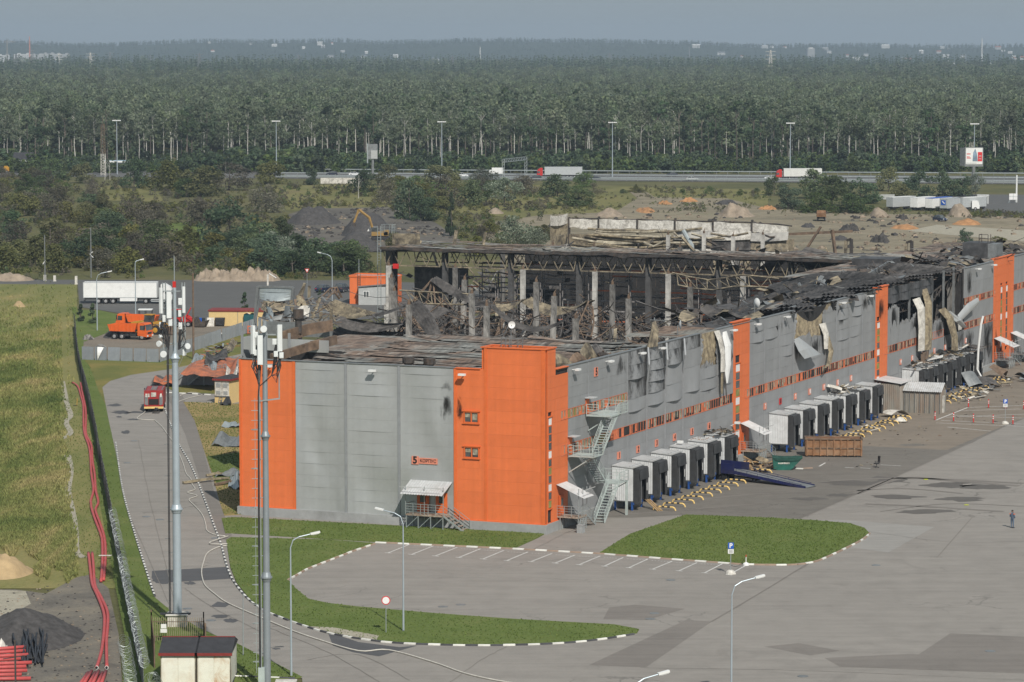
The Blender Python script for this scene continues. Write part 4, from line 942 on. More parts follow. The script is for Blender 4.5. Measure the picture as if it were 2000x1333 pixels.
torn_edge([((45.0,12.12),(50.6,12.12),(0,1)),((50.6,12.1),(50.6,16),(-1,0)),((45,16),(45,12.1),(1,0))],1.0,MT['grey_side'],1)
torn_edge([((78.5,12.12),(90,12.12),(0,1)),((78.5,16),(78.5,12.1),(1,0)),((90.0,14.7),(95.8,14.7),(0,1)),((95.8,14.7),(95.8,16),(-1,0)),((90,12.1),(90,14.7),(-1,0))],1.1,MT['grey_side'],2)
torn_edge([((118.7,13.0),(124.1,13.0),(0,1)),((124.1,10.6),(129.7,10.6),(0,1)),((129.7,10.9),(135,10.9),(0,1)),((135,10),(141,10),(0,1)),((141,9.3),(146.5,9.3),(0,1))],1.0,MT['grey_side'],3)
ms,nts,bs=newmat('soot_stain',.95,0,.05);bs.inputs['Base Color'].default_value=(.02,.018,.016,1)
_g=_n(nts,'ShaderNodeTexCoord').outputs['UV'];_vm=_n(nts,'ShaderNodeVectorMath',operation='DISTANCE');nts.links.new(_g,_vm.inputs[0]);_vm.inputs[1].default_value=(.5,.5,0)
_f=ntex(nts,.55,6,.7,coords(nts,'pos',(1.2,1.2,.5)),.8);_a=_n(nts,'ShaderNodeMath',operation='SUBTRACT');nts.links.new(ramp(nts,_f,[(.36,.35),(.62,1.25)]),_a.inputs[0]);nts.links.new(ramp(nts,_vm.outputs['Value'],[(.05,.25),(.5,1.25)]),_a.inputs[1])
_k=ramp(nts,_a.outputs[0],[(0,0),(.7,.82)]);nts.links.new(_k,bs.inputs['Alpha'])
def soot(face,c,z,wd,h):
 me=bpy.data.meshes.new('soot_stain');q=[(-wd/2,-h/2),(wd/2,-h/2),(wd/2,h/2),(-wd/2,h/2)]
 me.from_pydata([(c+a,-.03,z+b) if face=='v' else(-.03,c-a,z+b) for a,b in q],[],[[0,1,2,3]]);uv=me.uv_layers.new(name='uv')
 for i,t in enumerate(((0,0),(1,0),(1,1),(0,1))):uv.data[i].uv=t
 me.materials.append(ms);put('soot_stain',me,WH)
for q in(('u',10.6,12.6,2.4,5.5),('u',9.1,12.2,1.3,5.0),('v',20.5,14.6,4.5,3.0),('v',47.6,11.0,5,4),('v',53.5,13.5,4.5,5),('v',81,11.5,6,4),('v',87,11,8,4),('v',98,14,7,3.5),('v',108,14.8,7,2.5),('v',121,11.5,6,5),('v',132,9.8,9,4),('v',139,9.5,6,4),('v',144,8.4,6,4),('v',160,5.5,7,5),('v',170.5,4.5,8,8),('v',176.5,3.5,5,6),('v',115.5,13.5,5,4),('v',72,14.5,6,2.5),('v',160,13.5,4,6)):soot(*q)
def strip(pts,w_,m,name='hanging_skin',axis=(1,0,0),curl=.0):
 """A torn metal skin following a line of points, w_ wide along axis, slightly dished."""
 mb=MB();pts=[Vector(p) for p in pts];ax=Vector(axis).normalized();k=4;vs=[]
 for i,p in enumerate(pts):
  wd=w_[i] if isinstance(w_,(list,tuple)) else w_
  d=(pts[min(i+1,len(pts)-1)]-pts[max(i-1,0)]).normalized();nr=ax.cross(d).normalized()
  for j in range(k+1):
   t=j/k-.5;vs.append(p+ax*(wd*t)+nr*(curl*(4*t*t-.5)))
 n=len(pts);mb.add(vs,[[i*(k+1)+j,i*(k+1)+j+1,(i+1)*(k+1)+j+1,(i+1)*(k+1)+j] for i in range(n-1) for j in range(k)])
 return mb.build(name,m,WH)
strip([(50.6,-.05,15.9),(50.9,-.4,14.8),(51.2,-.6,13.2),(51.3,-.55,11.2)],[1.9,1.7,1.5,1.5],MT['white_dirty'],curl=.18)
strip([(53.0,-.1,15.6),(53.3,-.5,14.0),(53.1,-.6,11.8),(52.8,-.4,9.8)],[1.5,2.2,1.7,1.0],MT['white'],curl=.3)
strip([(51.2,-.5,11.1),(51.2,-.45,9.7),(51.4,-.4,8.7)],[.9,.8,.7],MT['wool'],curl=.1)
strip([(52.0,-.3,12.0),(52.2,-.5,10.0),(52.6,-.5,8.1)],[.35,.5,.3],MT['burnt_sheet'],curl=.1)
strip([(54.3,-.12,14.2),(54.6,-.35,12.6),(54.2,-.2,11.6)],[1.1,1.5,.8],MT['burnt_sheet'],curl=.2)
strip([(79.5,-.1,12.6),(81.0,-.9,11.2),(82.6,-1.3,10.2)],[2.0,5.5,6.5],MT['grey'],curl=.4)
strip([(90.0,-.1,13.6),(90.3,-.5,12.2),(90.2,-.5,10.4)],[2.6,2.0,1.2],MT['white_dirty'],curl=.3)
strip([(91.5,-.2,11.8),(91.8,-.7,10.0),(90.6,-.8,8.6),(88.5,-.9,8.2)],[2.0,1.7,1.7,.6],MT['wool'],curl=.3)
strip([(132.5,-.1,13.6),(132.9,-.7,12.2),(133.0,-.8,9.4),(133.2,-.7,6.4)],[3.2,3.3,2.6,2.6],MT['white_dirty'],curl=.5)
strip([(136.3,-.1,14.6),(136.6,-.7,12.6),(136.8,-.7,9.6),(136.9,-.6,6.2)],[2.2,2.8,3.2,3.2],MT['wool'],curl=.5)
strip([(135.2,-.6,6.1),(135.0,-.6,4.2)],[4.2,3.4],MT['burnt_rust'],curl=.2)
strip([(145.6,-.1,11.2),(147.0,-.9,9.8),(148.6,-1.2,7.0),(149.0,-1.2,2.6)],[3.2,3.4,2.6,3.2],MT['wool'],curl=.5)
strip([(147.6,-.4,10.6),(150.0,-1.4,9.2),(152.6,-1.5,8.0)],[.8,2.6,1.2],MT['grey'],curl=.5)
strip([(154.2,-.1,9.0),(156.5,-.9,10.4),(160.5,-1.3,11.2)],[1.2,1.4,1.0],MT['grey'],'hanging_skin',(0,.2,1),.2)
strip([(154.9,-.05,8.6),(155.0,-.1,7.4)],[2.2,2.0],MT['white_dirty'])
strip([(28.4,-.3,15.9),(29.6,-.2,17.6),(31.0,.4,18.4)],[3.4,2.4,.8],MT['burnt_tan'],curl=.4)
for u,z0,z1 in((129.6,9,14),(134.9,9,14),(141,9,15.2),(147,8,16.4),(152.3,8,16.6)):
 mb=MB();mb.box(u-.13,.1,z0,u+.13,.36,z1);mb.build('post',MT['galv_dark'],WH)
mb=MB();mb.box(143.6,1.2,0,145.2,2.0,14.2);mb.box(155.6,1.2,0,157.2,2.0,14.2);mb.build('concrete_post',MT['concrete'],WH)
mb=MB()
for a,b in(((141,.6,13.4),(157,.6,15.6)),((141,.6,11.9),(150,.6,14.6)),((119,.6,13.2),(141,.6,13.2)),((119,.7,12.1),(141,.7,12.1))):mb.bar(a,b,.16)
for k in range(8):mb.bar((141+2*k,.6,13.4+.27*k),(142+2*k,.6,12.2+.27*k),.1);mb.bar((142+2*k,.6,12.2+.27*k),(143+2*k,.6,13.6+.27*k),.1)
for k in range(8):mb.bar((120+2.6*k,.65,12.1),(121.3+2.6*k,.65,13.2),.1);mb.bar((121.3+2.6*k,.65,13.2),(122.6+2.6*k,.65,12.1),.1)
mb.build('burnt_lattice',MT['burnt'],WH)
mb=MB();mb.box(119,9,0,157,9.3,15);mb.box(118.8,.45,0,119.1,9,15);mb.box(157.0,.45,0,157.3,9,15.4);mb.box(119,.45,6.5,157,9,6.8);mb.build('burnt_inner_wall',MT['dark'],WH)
mb=MB()
for k in range(60):
 p=Vector((rnd.uniform(120,156),rnd.uniform(.8,6),6.8));q=p+Vector((rnd.uniform(-3,3),rnd.uniform(-1,1),rnd.uniform(.5,4.5)));mb.bar(p,q,rnd.uniform(.08,.3),rnd.uniform(.1,.5))
o=mb.build('charred_debris',MT['burnt'],WH);o['kind']='stuff'
# -- roofs
m,nt,b=newmat('burnt_roof_covering',.85,0,.2)
v=coords(nt,'obj',(.35,1.6,1));f=ntex(nt,.8,9,.72,v,.6);f2=ntex(nt,.12,5,.6,coords(nt,'pos'),.8);oi=_n(nt,'ShaderNodeObjectInfo').outputs['Random']
c=ramp(nt,f,[(.30,(.030,.026,.024)),(.45,(.14,.105,.085)),(.56,(.23,.165,.125)),(.70,(.28,.27,.245))])
c2=ramp(nt,f,[(.30,(.04,.038,.035)),(.48,(.20,.20,.185)),(.70,(.32,.32,.29))])
c=mixc(nt,ramp(nt,f2,[(.44,0),(.58,1)]),c,c2)
h=_n(nt,'ShaderNodeHueSaturation');mr=_n(nt,'ShaderNodeMapRange');nt.links.new(oi,mr.inputs[0]);mr.inputs[3].default_value=.7;mr.inputs[4].default_value=1.25;nt.links.new(mr.outputs[0],h.inputs['Value']);nt.links.new(c,h.inputs['Color']);nt.links.new(h.outputs[0],b.inputs['Base Color'])
bump(nt,b,f,.8,.08);MT['burnt_roof']=m
def zroof(u,v):return 14.55+.30*nz(u/7,v/9)+.16*nz(u/2.2,v/3.5)+.25*smoothstep(25,44,u)
def roof_area(u0,u1,v0,v1,wd,ln,zf,skip=0.0,tilt=.03):
 u=u0
 while u<u1-.05:
  v=v0-rnd.uniform(0,ln*.6)
  while v<v1:
   a,b_=max(v0,v),min(v1,v+ln)
   if b_-a>.6 and rnd.random()>=skip:
    ub=min(u1,u+wd*rnd.uniform(.95,1.25));sl=rnd.uniform(-tilt,tilt);dz=rnd.uniform(0,.10);sk=rnd.uniform(-.35,.35);cu_=rnd.uniform(0,.5)**3
    mb=MB()
    def fn(s,t):
     U=u+(ub-u)*s+sk*t;V=a+(b_-a)*t
     return Vector((U,V,zf(U,V)+dz+sl*(s-.5)+.06*math.sin(PI*s*3)+(cu_*(t-.7)*6 if t>.7 else 0)))
    mb.grid(fn,3,6);mb.build('roof_sheet',MT['burnt_roof'],WH)
   v+=ln*rnd.uniform(.8,1.2)
  u+=wd
mb=MB();mb.grid(lambda a,b:Vector((.42+44.5*a,.42+32.8*b,zroof(.42+44.5*a,.42+32.8*b)-.12)),34,26);mb.box(.5,.5,13.6,44.6,33,13.9);mb.build('roof_deck',MT['burnt_roof'],WH)
roof_area(.5,44.6,7.2,33.2,1.15,9.0,zroof,.06);roof_area(6.5,42,.5,7.2,1.3,6.0,lambda u,v:zroof(u,v)-.1,.2,.12)
zr2=lambda u,v:15.2+.12*nz(u/4,v/4)
for(u0,u1,v0,v1) in((44.8,58,.5,9),(86,113,.5,8)):
 mb=MB();corr(mb,(u0,v1,15.35),(1,0,0),(0,-1,0),u1-u0,v1-v0-.2,.33,-.09,0,3,lambda a,b:Vector((0,0,.12*math.sin(7*a+3*b))));mb.build('roof_edge_sheet',MT['burnt_roof'],WH)
mb=MB();mb.box(58,.45,15.0,78,7,15.3);mb.build('roof_edge_sheet',MT['burnt_sheet'],WH)
def zslope(u,v):return 15.0-2.2*smoothstep(8,18,v)+.3*nz(u/9,v/6)
roof_area(118,158,8.2,17,2.6,8,zslope,.05,.15);roof_area(112.9,141,.5,8.4,2.4,8,lambda u,v:15.55+.08*nz(u/3,v/3),.0,.05);roof_area(141,226,.5,22,3.4,11,lambda u,v:15.3+.2*nz(u/9,v/9),.02,.08)
mb=MB();mb.grid(lambda a,b:Vector((118+108*a,8.2+17*b,zslope(118+108*a,8.2+17*b)-.3)),26,8);mb.build('roof_deck',MT['burnt_sheet'],WH)
mb=MB();mb.bar((134,8,15.7),(163,13,15.8),.2,1.1);mb.build('roof_upstand',MT['galv_dark'],WH)
mb=MB();mb.box(168,14,15.0,174,20,16.3);mb.build('roof_upstand',MT['charred'],WH)
pa,pb,pc=[(lambda r_,k_:Vector(((k_*r_[0]-O0.x)*cu+(k_*r_[1]-O0.y)*su,-(k_*r_[0]-O0.x)*su+(k_*r_[1]-O0.y)*cu,CAMH+k_*r_[2])))(ray(x_,474),(188+O0.x*cu+O0.y*su)/(ray(x_,474)[0]*cu+ray(x_,474)[1]*su)) for x_ in(1880,1929,1946)]
mb=MB();mb.box(188,pb.y,15.3,192.5,pa.y,pa.z);mb.build('rooftop_plant_room',MT['charred'],WH);mb=MB();mb.box(188.1,pc.y,15.3,192,pb.y-.01,pa.z-.15);mb.build('plant_room_panel',MT['galv_dark'],WH)
mb=MB()
for x_,y_ in((189,.2),(190.6,.2),(189,1.6),(190.6,1.6)):mb.bar((x_,pb.y+y_,pa.z),(x_,pb.y+y_,pa.z+1.2),.09)
for z_ in(.6,1.2):mb.bar((189,pb.y+.2,pa.z+z_),(189,pb.y+1.6,pa.z+z_),.08);mb.bar((189,pb.y+1.6,pa.z+z_),(190.6,pb.y+1.6,pa.z+z_),.08)
mb.build('roof_hatch_rail',MT['burnt'],WH)
def PU(px,py,u):
 r=ray(px,py);k=(u+O0.x*cu+O0.y*su)/(r[0]*cu+r[1]*su)
 return Vector((u,-(k*r[0]-O0.x)*su+(k*r[1]-O0.y)*cu,CAMH+k*r[2]))
a,b=PU(472,659,26),PU(642,668,26)
mb=MB();mb.box(25.9,b.y,14.2,26.05,a.y,a.z);mb.box(26.05,a.y-.15,9,32,a.y,a.z);mb.build('wing_wall',MT['grey'],WH)
for px in(474,566):q=PU(px,662,26);mb=MB();mb.box(25.82,q.y-.15,13.5,25.9,q.y+.15,16.2);mb.build('pilaster',MT['trim'],WH)
def beam(p,q,w_,h,m,name='box_gutter'):mb=MB();mb.bar(p,q,w_,h);return mb.build(name,m,WH)
beam(PU(530,700,19),PU(609,676,25),.4,.9,MT['burnt_rust']);beam(PU(609,676,25),PU(656,664,29),.4,1.0,MT['burnt_rust'])
beam(PU(548,660,40),PU(600,644,46),.4,1.3,MT['burnt_rust']);beam(PU(600,644,46),PU(648,636,49),.4,1.3,MT['burnt_rust'])
a,b=PU(520,628,50),PU(648,632,50);mb=MB();mb.box(50,b.y,13.4,50.2,a.y,a.z);mb.build('wing_wall',MT['galv_dark'],WH)
mb=MB();mb.box(26.1,33,13.6,50,46,13.9);mb.build('wing_roof',MT['burnt_roof'],WH)
strip([(37,46.1,10),(37.4,46.7,7),(37.6,46.7,3.2)],[.9,1.1,1.0],MT['burnt_sheet'],'hanging_skin',(.3,1,0),.2)
strip([(34,46.3,3.4),(34.4,47.4,3.0),(35,49.6,2.9)],[.6,1.2,.5],MT['grey'],'hanging_skin',(1,0,0),.15)
def roof_vent(u,v,h,r):
 mb=MB();mb.cyl((u,v,14.4),(u,v,14.6+h*.55),r*.62,12);mb.tube([(u,v,14.6+h*.5),(u,v,14.6+h*.6),(u,v,14.6+h)],[r*.7,r,r],12);mb.build('roof_vent',MT['burnt'],WH)
roof_vent(7.5,18.2,1.5,.62);roof_vent(7.2,15.7,1.5,.62);q=PU(716,650,44);roof_vent(44,PU(583,640,44).y,2.6,.62)
def curl_(u0,u1,v0,h,m,lean):
 mb=MB();mb.grid(lambda a,b:Vector((u0+(u1-u0)*a,v0-1.6*math.sin(2.4*b)*lean,14.4+h*(1-math.cos(2.2*b))*(.35+.65*math.sin(PI*(.15+.8*a))))),8,6);mb.build('curled_flashing',m,WH)
curl_(8,16,4.6,1.4,MT['burnt_tan'],.8);curl_(16.4,21,5.2,1.1,MT['burnt_rust'],1.0);curl_(21,25.2,5.4,1.5,MT['burnt_tan'],.6);curl_(24.5,29,6.5,1.2,MT['burnt_sheet'],1.2);curl_(9,14,2.6,.5,MT['white_dirty'],.5)
mb=MB()
for k in range(90):
 u=rnd.uniform(8,44);p=Vector((u,rnd.uniform(.7,7),rnd.uniform(14.5,14.9)));q=p+Vector((rnd.uniform(-1.6,1.6),rnd.uniform(-1.2,1.2),rnd.uniform(-.1,.7)));mb.bar(p,q,rnd.uniform(.04,.22),rnd.uniform(.03,.08))
o=mb.build('roof_debris',MT['burnt_rust'],WH);o['kind']='stuff'
mb=MB();r_=random.Random(44)
for k in range(420):
 u=r_.uniform(60,225);p=Vector((u,r_.uniform(.6,15),15.5 if u>112 else 15.2));l=r_.uniform(.5,3.5);a=r_.uniform(0,6.28);q=p+Vector((math.cos(a)*l,math.sin(a)*l,r_.uniform(0,.5)*l));mi=r_.randrange(5)
 if r_.random()<.5:mb.bar(p,q,r_.uniform(.05,.2),.06,mi)
 else:ax=Vector((-math.sin(a),math.cos(a),r_.uniform(-.4,.6)))*r_.uniform(.2,.9);m2=p.lerp(q,.5)+Vector((0,0,r_.uniform(.05,.5)));mb.add([p-ax,p+ax,m2-ax,m2+ax,q-ax,q+ax],[[0,1,3,2],[2,3,5,4]],mi)
o=mb.build('roof_debris',[MT['burnt'],MT['burnt_sheet'],MT['galv_dark'],MT['burnt_tan'],MT['burnt']],WH);o['kind']='stuff'
# -- lettering and number plates
def lettering(txt,size,parent,M,m,ext=.01,bold=0.0,xs=1.0):
 cv=bpy.data.curves.new('lettering','FONT');cv.body=txt;cv.size=size;cv.extrude=ext;cv.align_x='CENTER';cv.align_y='CENTER';cv.offset=bold
 ob=bpy.data.objects.new('tmp',cv);link(ob);dg=bpy.context.evaluated_depsgraph_get();me=bpy.data.meshes.new_from_object(ob.evaluated_get(dg));bpy.data.objects.remove(ob)
 me.materials.clear();me.materials.append(m);o=put('lettering',me,parent);o.matrix_local=M@Matrix.Diagonal((xs,1,1,1));return o
def MF(u,v,z):return Matrix(((0,0,-1,u),(-1,0,0,v),(0,1,0,z),(0,0,0,1)))
def MR(u,v,z):return Matrix(((1,0,0,u),(0,0,-1,v),(0,1,0,z),(0,0,0,1)))
mb=MB();mb.box(-.10,14.36,6.2,-.02,13.60,7.02);mb.box(-.10,13.55,6.30,-.02,11.55,6.88);sg=mb.build('number_sign',MT['sign_pink'],WH)
lettering('5',.98,sg,MF(-.115,13.98,6.61),MT['black'],bold=.035);lettering('КОРПУС',.47,sg,MF(-.115,12.55,6.59),MT['black'],bold=.004,xs=.92)
mb=MB();mb.box(12.94,-.10,14.30,13.85,-.02,15.20);sg=mb.build('number_sign',MT['sign_pink'],WH);lettering('5',1.05,sg,MR(13.4,-.115,14.75),MT['black'],bold=.035)
for k in range(6):
 u=19.9+5.6*k;mb=MB();mb.box(u-.42,-.10,5.05,u+.42,-.02,5.80);sg=mb.build('dock_number',MT['sign_pink'],WH);lettering(str(k+1),.78,sg,MR(u,-.115,5.42),MT['black'],bold=.02)
for k in range(7):
 u=67.6+5.75*k;mb=MB();mb.box(u-.42,-.10,5.2,u+.42,-.02,5.95);sg=mb.build('dock_number',MT['sign_red'] if k==1 else MT['sign_pink'],WH);lettering(str(k+7),.74,sg,MR(u,-.115,5.57),MT['white'] if k!=1 else MT['black'],bold=.02,xs=.8 if k>2 else 1)
for k in range(7):
 u=124.8+5.6*k;mb=MB();mb.box(u-.42,-.10,5.2,u+.42,-.02,5.95);sg=mb.build('dock_number',MT['sign_pink'],WH);lettering(str(k+14),.74,sg,MR(u,-.115,5.57),MT['white'],bold=.02,xs=.8)
def floodlight(u,v,z,face):
 mb=MB()
 if face=='v':mb.bar((u,.1,z),(u,-.5,z+.1),.08);mb.box(u-.35,-.85,z-.05,u+.35,-.45,z+.15)
 else:mb.bar((.1,v,z),(-.5,v,z+.1),.08);mb.box(-.9,v-.35,z-.05,-.5,v+.35,z+.15)
 mb.build('floodlight',MT['white'],WH)
for u in(7.0,16.2,25.5,31.6,55.0,63.5,74.5,97,109,163.5,172.5):floodlight(u,0,15.55,'v')
for v in(30.0,18.4,8.6):floodlight(0,v,15.4,'u')
for u in(36.5,55.5,92.5,140):mb=MB();mb.bar((u,0,4.6),(u,-.6,4.9),.07);mb.box(u-.18,-1.1,4.85,u+.18,-.5,5.1);mb.build('floodlight',MT['white'],WH)
def dish(name,label,p,r,rz,post):
 t=thing(name,label,'dish',p,rz);a=MB();a.cyl((0,0,-post),(0,0,.1),.05,6);a.bar((0,0,0),(0,-.3,.1),.06);a.build('mast',MT['galv_dark'],t)
 d=MB();d.grid(lambda s,q:Vector((r*q*math.cos(2*PI*s),-.35+.35*r*q*q*-1+.2,.15+r*q*math.sin(2*PI*s))),16,4);d.build('reflector',MT['white'],t,True);return t
dish('satellite_dish','white satellite dish on a thin mast above the orange stair tower',W(1.8,4.4,20.2),.36,UA-.9,3.0)
dish('satellite_dish','scorched white satellite dish on roof edge left of orange strip',W(50,4.5,16.3),.55,UA+.5,1.3)
dish('satellite_dish','white satellite dish seen edge-on behind the torn wall notch',W(80,5.5,16.5),.6,UA+1.0,1.6)
mb=MB()
for a,b in(((1.2,3.4),(1.2,5.2)),((1.2,5.2),(2.4,5.2)),((1.2,3.4),(2.4,3.4))):
 for z in(18.0,18.5,19.0):mb.bar((a[0],a[1],z),(b[0],b[1],z),.05)
for p in((1.2,3.4),(1.2,5.2),(2.4,5.2),(2.4,3.4),(1.2,4.3)):mb.bar((p[0],p[1],17.4),(p[0],p[1],19.0),.06)
mb.build('roof_rail',MT['galv_dark'],WH)
# ================================================================= dock shelters, stairs, porches
def railing(mb,pts,h=1.05,bars=3,w_=.05,post=1.1):
 pts=[Vector(p) for p in pts]
 for a,b in zip(pts,pts[1:]):
  for k in range(1,bars+1):mb.bar(a+Vector((0,0,h*k/bars)),b+Vector((0,0,h*k/bars)),w_ if k==bars else w_*.75)
  n=max(1,int(round((b-a).length/post)))
  for k in range(n+1):p=a.lerp(b,k/n);mb.bar(p,p+Vector((0,0,h)),w_)
 return mb
def dock(kind='clean'):
 """Dock house in its own axes: x along the wall (0..3.4), y = 0 at the wall, negative outwards."""
 t=thing('dock_house','x','loading dock',(0,0,0),UA,'loading dock houses along the warehouse wall')
 zb,zt,D_,w_=1.0,4.5,2.3,3.0;sx=w_-.3
 mb=MB();corr(mb,(0,-.0,zb),(0,-1,0),(0,0,1),D_,zt-zb,.2,-.05);mb.box(.03,-D_,zb,.1,0,zt);mb.build('side_wall',MT['box_side'],t)
 mb=MB();corr(mb,(w_,-D_,zb),(0,1,0),(0,0,1),D_,zt-zb,.2,-.05);mb.box(w_-.1,-D_,zb,w_-.03,0,zt);mb.build('side_wall',MT['box_side'],t)
 mb=MB();mb.add([(-.08,0,zt+.18),(w_+.08,0,zt+.18),(w_+.08,-D_-.1,zt+.02),(-.08,-D_-.1,zt+.02),(-.08,0,zt+.08),(w_+.08,0,zt+.08),(w_+.08,-D_-.1,zt-.08),(-.08,-D_-.1,zt-.08)],
[[3,2,1,0],[4,5,6,7],[0,1,5,4],[1,2,6,5],[2,3,7,6],[3,0,4,7]]);mb.bar((-.1,-D_-.12,zt+.02),(w_+.1,-D_-.12,zt+.02),.12);mb.bar((-.1,-D_+.35,zt+.10),(w_+.1,-D_+.35,zt+.10),.06);mb.build('roof',MT['roof_pale'],t)
 mb=MB();mb.box(.1,-D_,zb-.12,w_-.1,0,zb+.02);mb.build('floor',MT['galv_dark'],t)
 for x in(.12,w_-.12):
  for y in(-D_+.12,-.3):mb=MB();mb.box(x-.09,y-.09,0,x+.09,y+.09,zb-.12);mb.build('leg',MT['blue_steel'],t)
 mb=MB();mb.box(.0,-D_-.12,zb-.38,w_,-D_,zb-.13);mb.build('bumper_beam',MT['blue_steel'],t)
 f=MB();f.box(.05,-D_-.62,zb-.3,.11,-D_,zt-.12);f.box(sx-.06,-D_-.62,zb-.3,sx,-D_,zt-.12);f.add([(.05,-D_,zt-.05),(sx,-D_,zt-.05),(sx,-D_-.65,zt-.22),(.05,-D_-.65,zt-.22),(.05,-D_-.65,zt-.34),(sx,-D_-.65,zt-.34)],[[3,2,1,0],[2,3,4,5]])
 fo=f.build('shelter_frame',MT['curtain_black'],t)
 for a,b,nm in((.05,.65,0),(sx-.6,sx,1)):c=MB();c.box(a,-D_-.67,zb-.3,b,-D_-.62,zt-.3);c.build('side_curtain',MT['curtain_black'],t)
 c=MB();c.grid(lambda s,q:Vector(((.05+(sx-.05)*s),-D_-.69-.10*q+.03*math.sin(9*s),zt-.25-1.05*q)),6,2);c.build('head_curtain',MT['curtain_black'],t)
 c=MB();c.box(.75,-.35,zb,w_-.75,-.28,3.6);c.build('door',MT['dark'],t)
 c=MB();c.box(.72,-D_-.05,zb-.1,w_-.72,-D_,zb+.05);c.box(1.0,-1.4,zb+.05,1.25,-1.2,zb+1.5);c.build('door_gear',MT['white_dirty'],t)
 c=MB();c.box(sx-.45,-D_-.72,1.9,sx-.37,-D_-.68,2.7);c.build('marker_strip',MT['white'],t)
 c=MB();c.box(.66,-D_-.64,zb-.3,.7,-D_-.64-.05,zt-.4);c.build('curtain_edge',MT['trim'],t)
 return t
D0=dock()
ordn=['first','second','third','fourth','fifth','sixth','seventh']
docks=[]
for k in range(6):
 u=18.0+5.72*k;lab=('pale dock house %s in the row nearest the outside stair'%(ordn[k]+' along') if k<4 else['','','','','dock house with ash-speckled roof behind the blue loading ramp','dock house under torn debris beside the second orange strip'][k])
 t=D0 if k==0 else copy_tree(D0);t.location=W(u,-.05);t['label']=lab;docks.append(t)
for k in range(7):
 u=69.2+5.78*k;lab='pale dock house %s along in the middle row past the rusty container'%ordn[k]
 if k==4:lab='dock house with crumpled sheet on its roof in the middle row'
 if k==6:lab='last dock house of the middle row beside the corrugated shed lean-to'
 t=copy_tree(D0);t.location=W(u,-.05);t['label']=lab
for k in range(7):
 u=125.6+4.75*k;t=copy_tree(D0);t.location=W(u,-.05);t['label']='debris-covered dock house %s along in the far row under the burnt opening'%ordn[k]
def junk(name,label,cat,n,box_,ms,smin,smax,seed,flat_=.3,kind=None,thick=.06):
 r=random.Random(seed);mb=MB();(x0,y0,z0),(x1,y1,z1)=box_
 for i in range(n):
  p=Vector((r.uniform(x0,x1),r.uniform(y0,y1),r.uniform(z0,z1)));a=r.uniform(0,2*PI);l=r.uniform(smin,smax)
  q=p+Vector((math.cos(a)*l,math.sin(a)*l,r.uniform(-.1,.35)*l*flat_*3));wd=l*r.uniform(.08,.6);mi=r.randrange(len(ms))
  if r.random()<.55:mb.bar(p,q,wd*.35,thick,mi)
  else:
   s_=(q-p).normalized();nrm=s_.cross(Vector((r.uniform(-.4,.4),r.uniform(-.4,.4),1))).normalized();c1=r.uniform(-.3,.3)*wd
   mb.grid(lambda s,t:p.lerp(q,s)+nrm*(wd*(t-.5))+Vector((0,0,c1*math.sin(PI*s)+.25*wd*(2*t-1)**2)),3,2,mi)
 o=mb.build(name,ms);
 if kind:o['kind']=kind;o['label']=label
 else:tag(o,label,cat)
 return o
def Wb(u0,v0,z0,u1,v1,z1,**k):
 a=W(u0,v0);b=W(u1,v1);return((min(a.x,b.x),min(a.y,b.y),z0),(max(a.x,b.x),max(a.y,b.y),z1))
def junkW(name,label,n,u0,u1,v0,v1,z0,z1,ms,smin,smax,seed):
 o=junk(name,label,None,n,((u0,v0,z0),(u1,v1,z1)),ms,smin,smax,seed,kind='stuff');o.location=O0;o.rotation_euler=(0,0,UA);return o
MX=[MT['wool'],MT['burnt_sheet'],MT['white_dirty'],MT['burnt_rust'],MT['galv_dark']]
junkW('debris','torn roof scraps lying on the roof of the last dock in the first row',34,46.6,50.2,-2.4,-.1,4.68,4.8,[MT['wool'],MT['burnt_sheet'],MT['burnt_rust']],.3,1.6,3)
junkW('debris','rusty ash flakes scattered on the fifth dock roof',26,41.0,44.0,-2.1,-.2,4.66,4.7,[MT['rust']],.06,.3,4)
junkW('debris','scraps on the roofs of the middle row docks',40,92,98,-2.3,-.2,4.65,5.0,[MT['wool'],MT['white_dirty'],MT['burnt_sheet']],.4,1.9,5)
junkW('debris','heaped insulation and sheet scraps on the far row dock roofs',130,126,158,-2.6,-.1,4.6,4.95,MX,.5,2.6,6)
junkW('debris','fallen insulation and sheet scraps on the ground before the far docks',130,128,160,-8.0,-3.4,.05,.5,MX,.4,2.2,7)
junkW('debris','scraps of insulation on the apron before the middle docks',26,86,104,-6.4,-3.4,.05,.25,[MT['wool'],MT['white_dirty'],MT['burnt_rust']],.3,1.5,8)
junkW('debris','torn timber and scraps on the ground beside the last dock of the first row',60,50.5,57,-5.5,-1.2,.05,.5,[MT['wood'],MT['wool'],MT['burnt_rust']],.4,1.9,9)
junkW('debris','small scraps strewn over the apron',90,60,150,-16,-6,.03,.06,[MT['burnt_sheet'],MT['wool'],MT['burnt_rust']],.1,.5,10)
o=MB();o.grid(lambda a,b:Vector((1.6*(a-.5),.9*(b-.5),.55*math.sin(PI*a)*math.sin(PI*b)+.2)),8,6);p=o.build('torn_sheet',MT['white_dirty']);p.location=W(103.5,-6.2);tag(p,'crumpled pale sheet among barriers before the middle docks','torn sheet')
def sheet_thing(label,m,u,v,z,w_,d_,tilt,rz,bendy=.4):
 mb=MB();mb.grid(lambda a,b:Vector((w_*(a-.5),d_*(b-.5),bendy*math.sin(PI*a)*(1-.4*b))),8,4);o=mb.build('torn_sheet',m);o.location=W(u,v,z);o.rotation_euler=(tilt,.1,rz);return tag(o,label,'torn sheet')
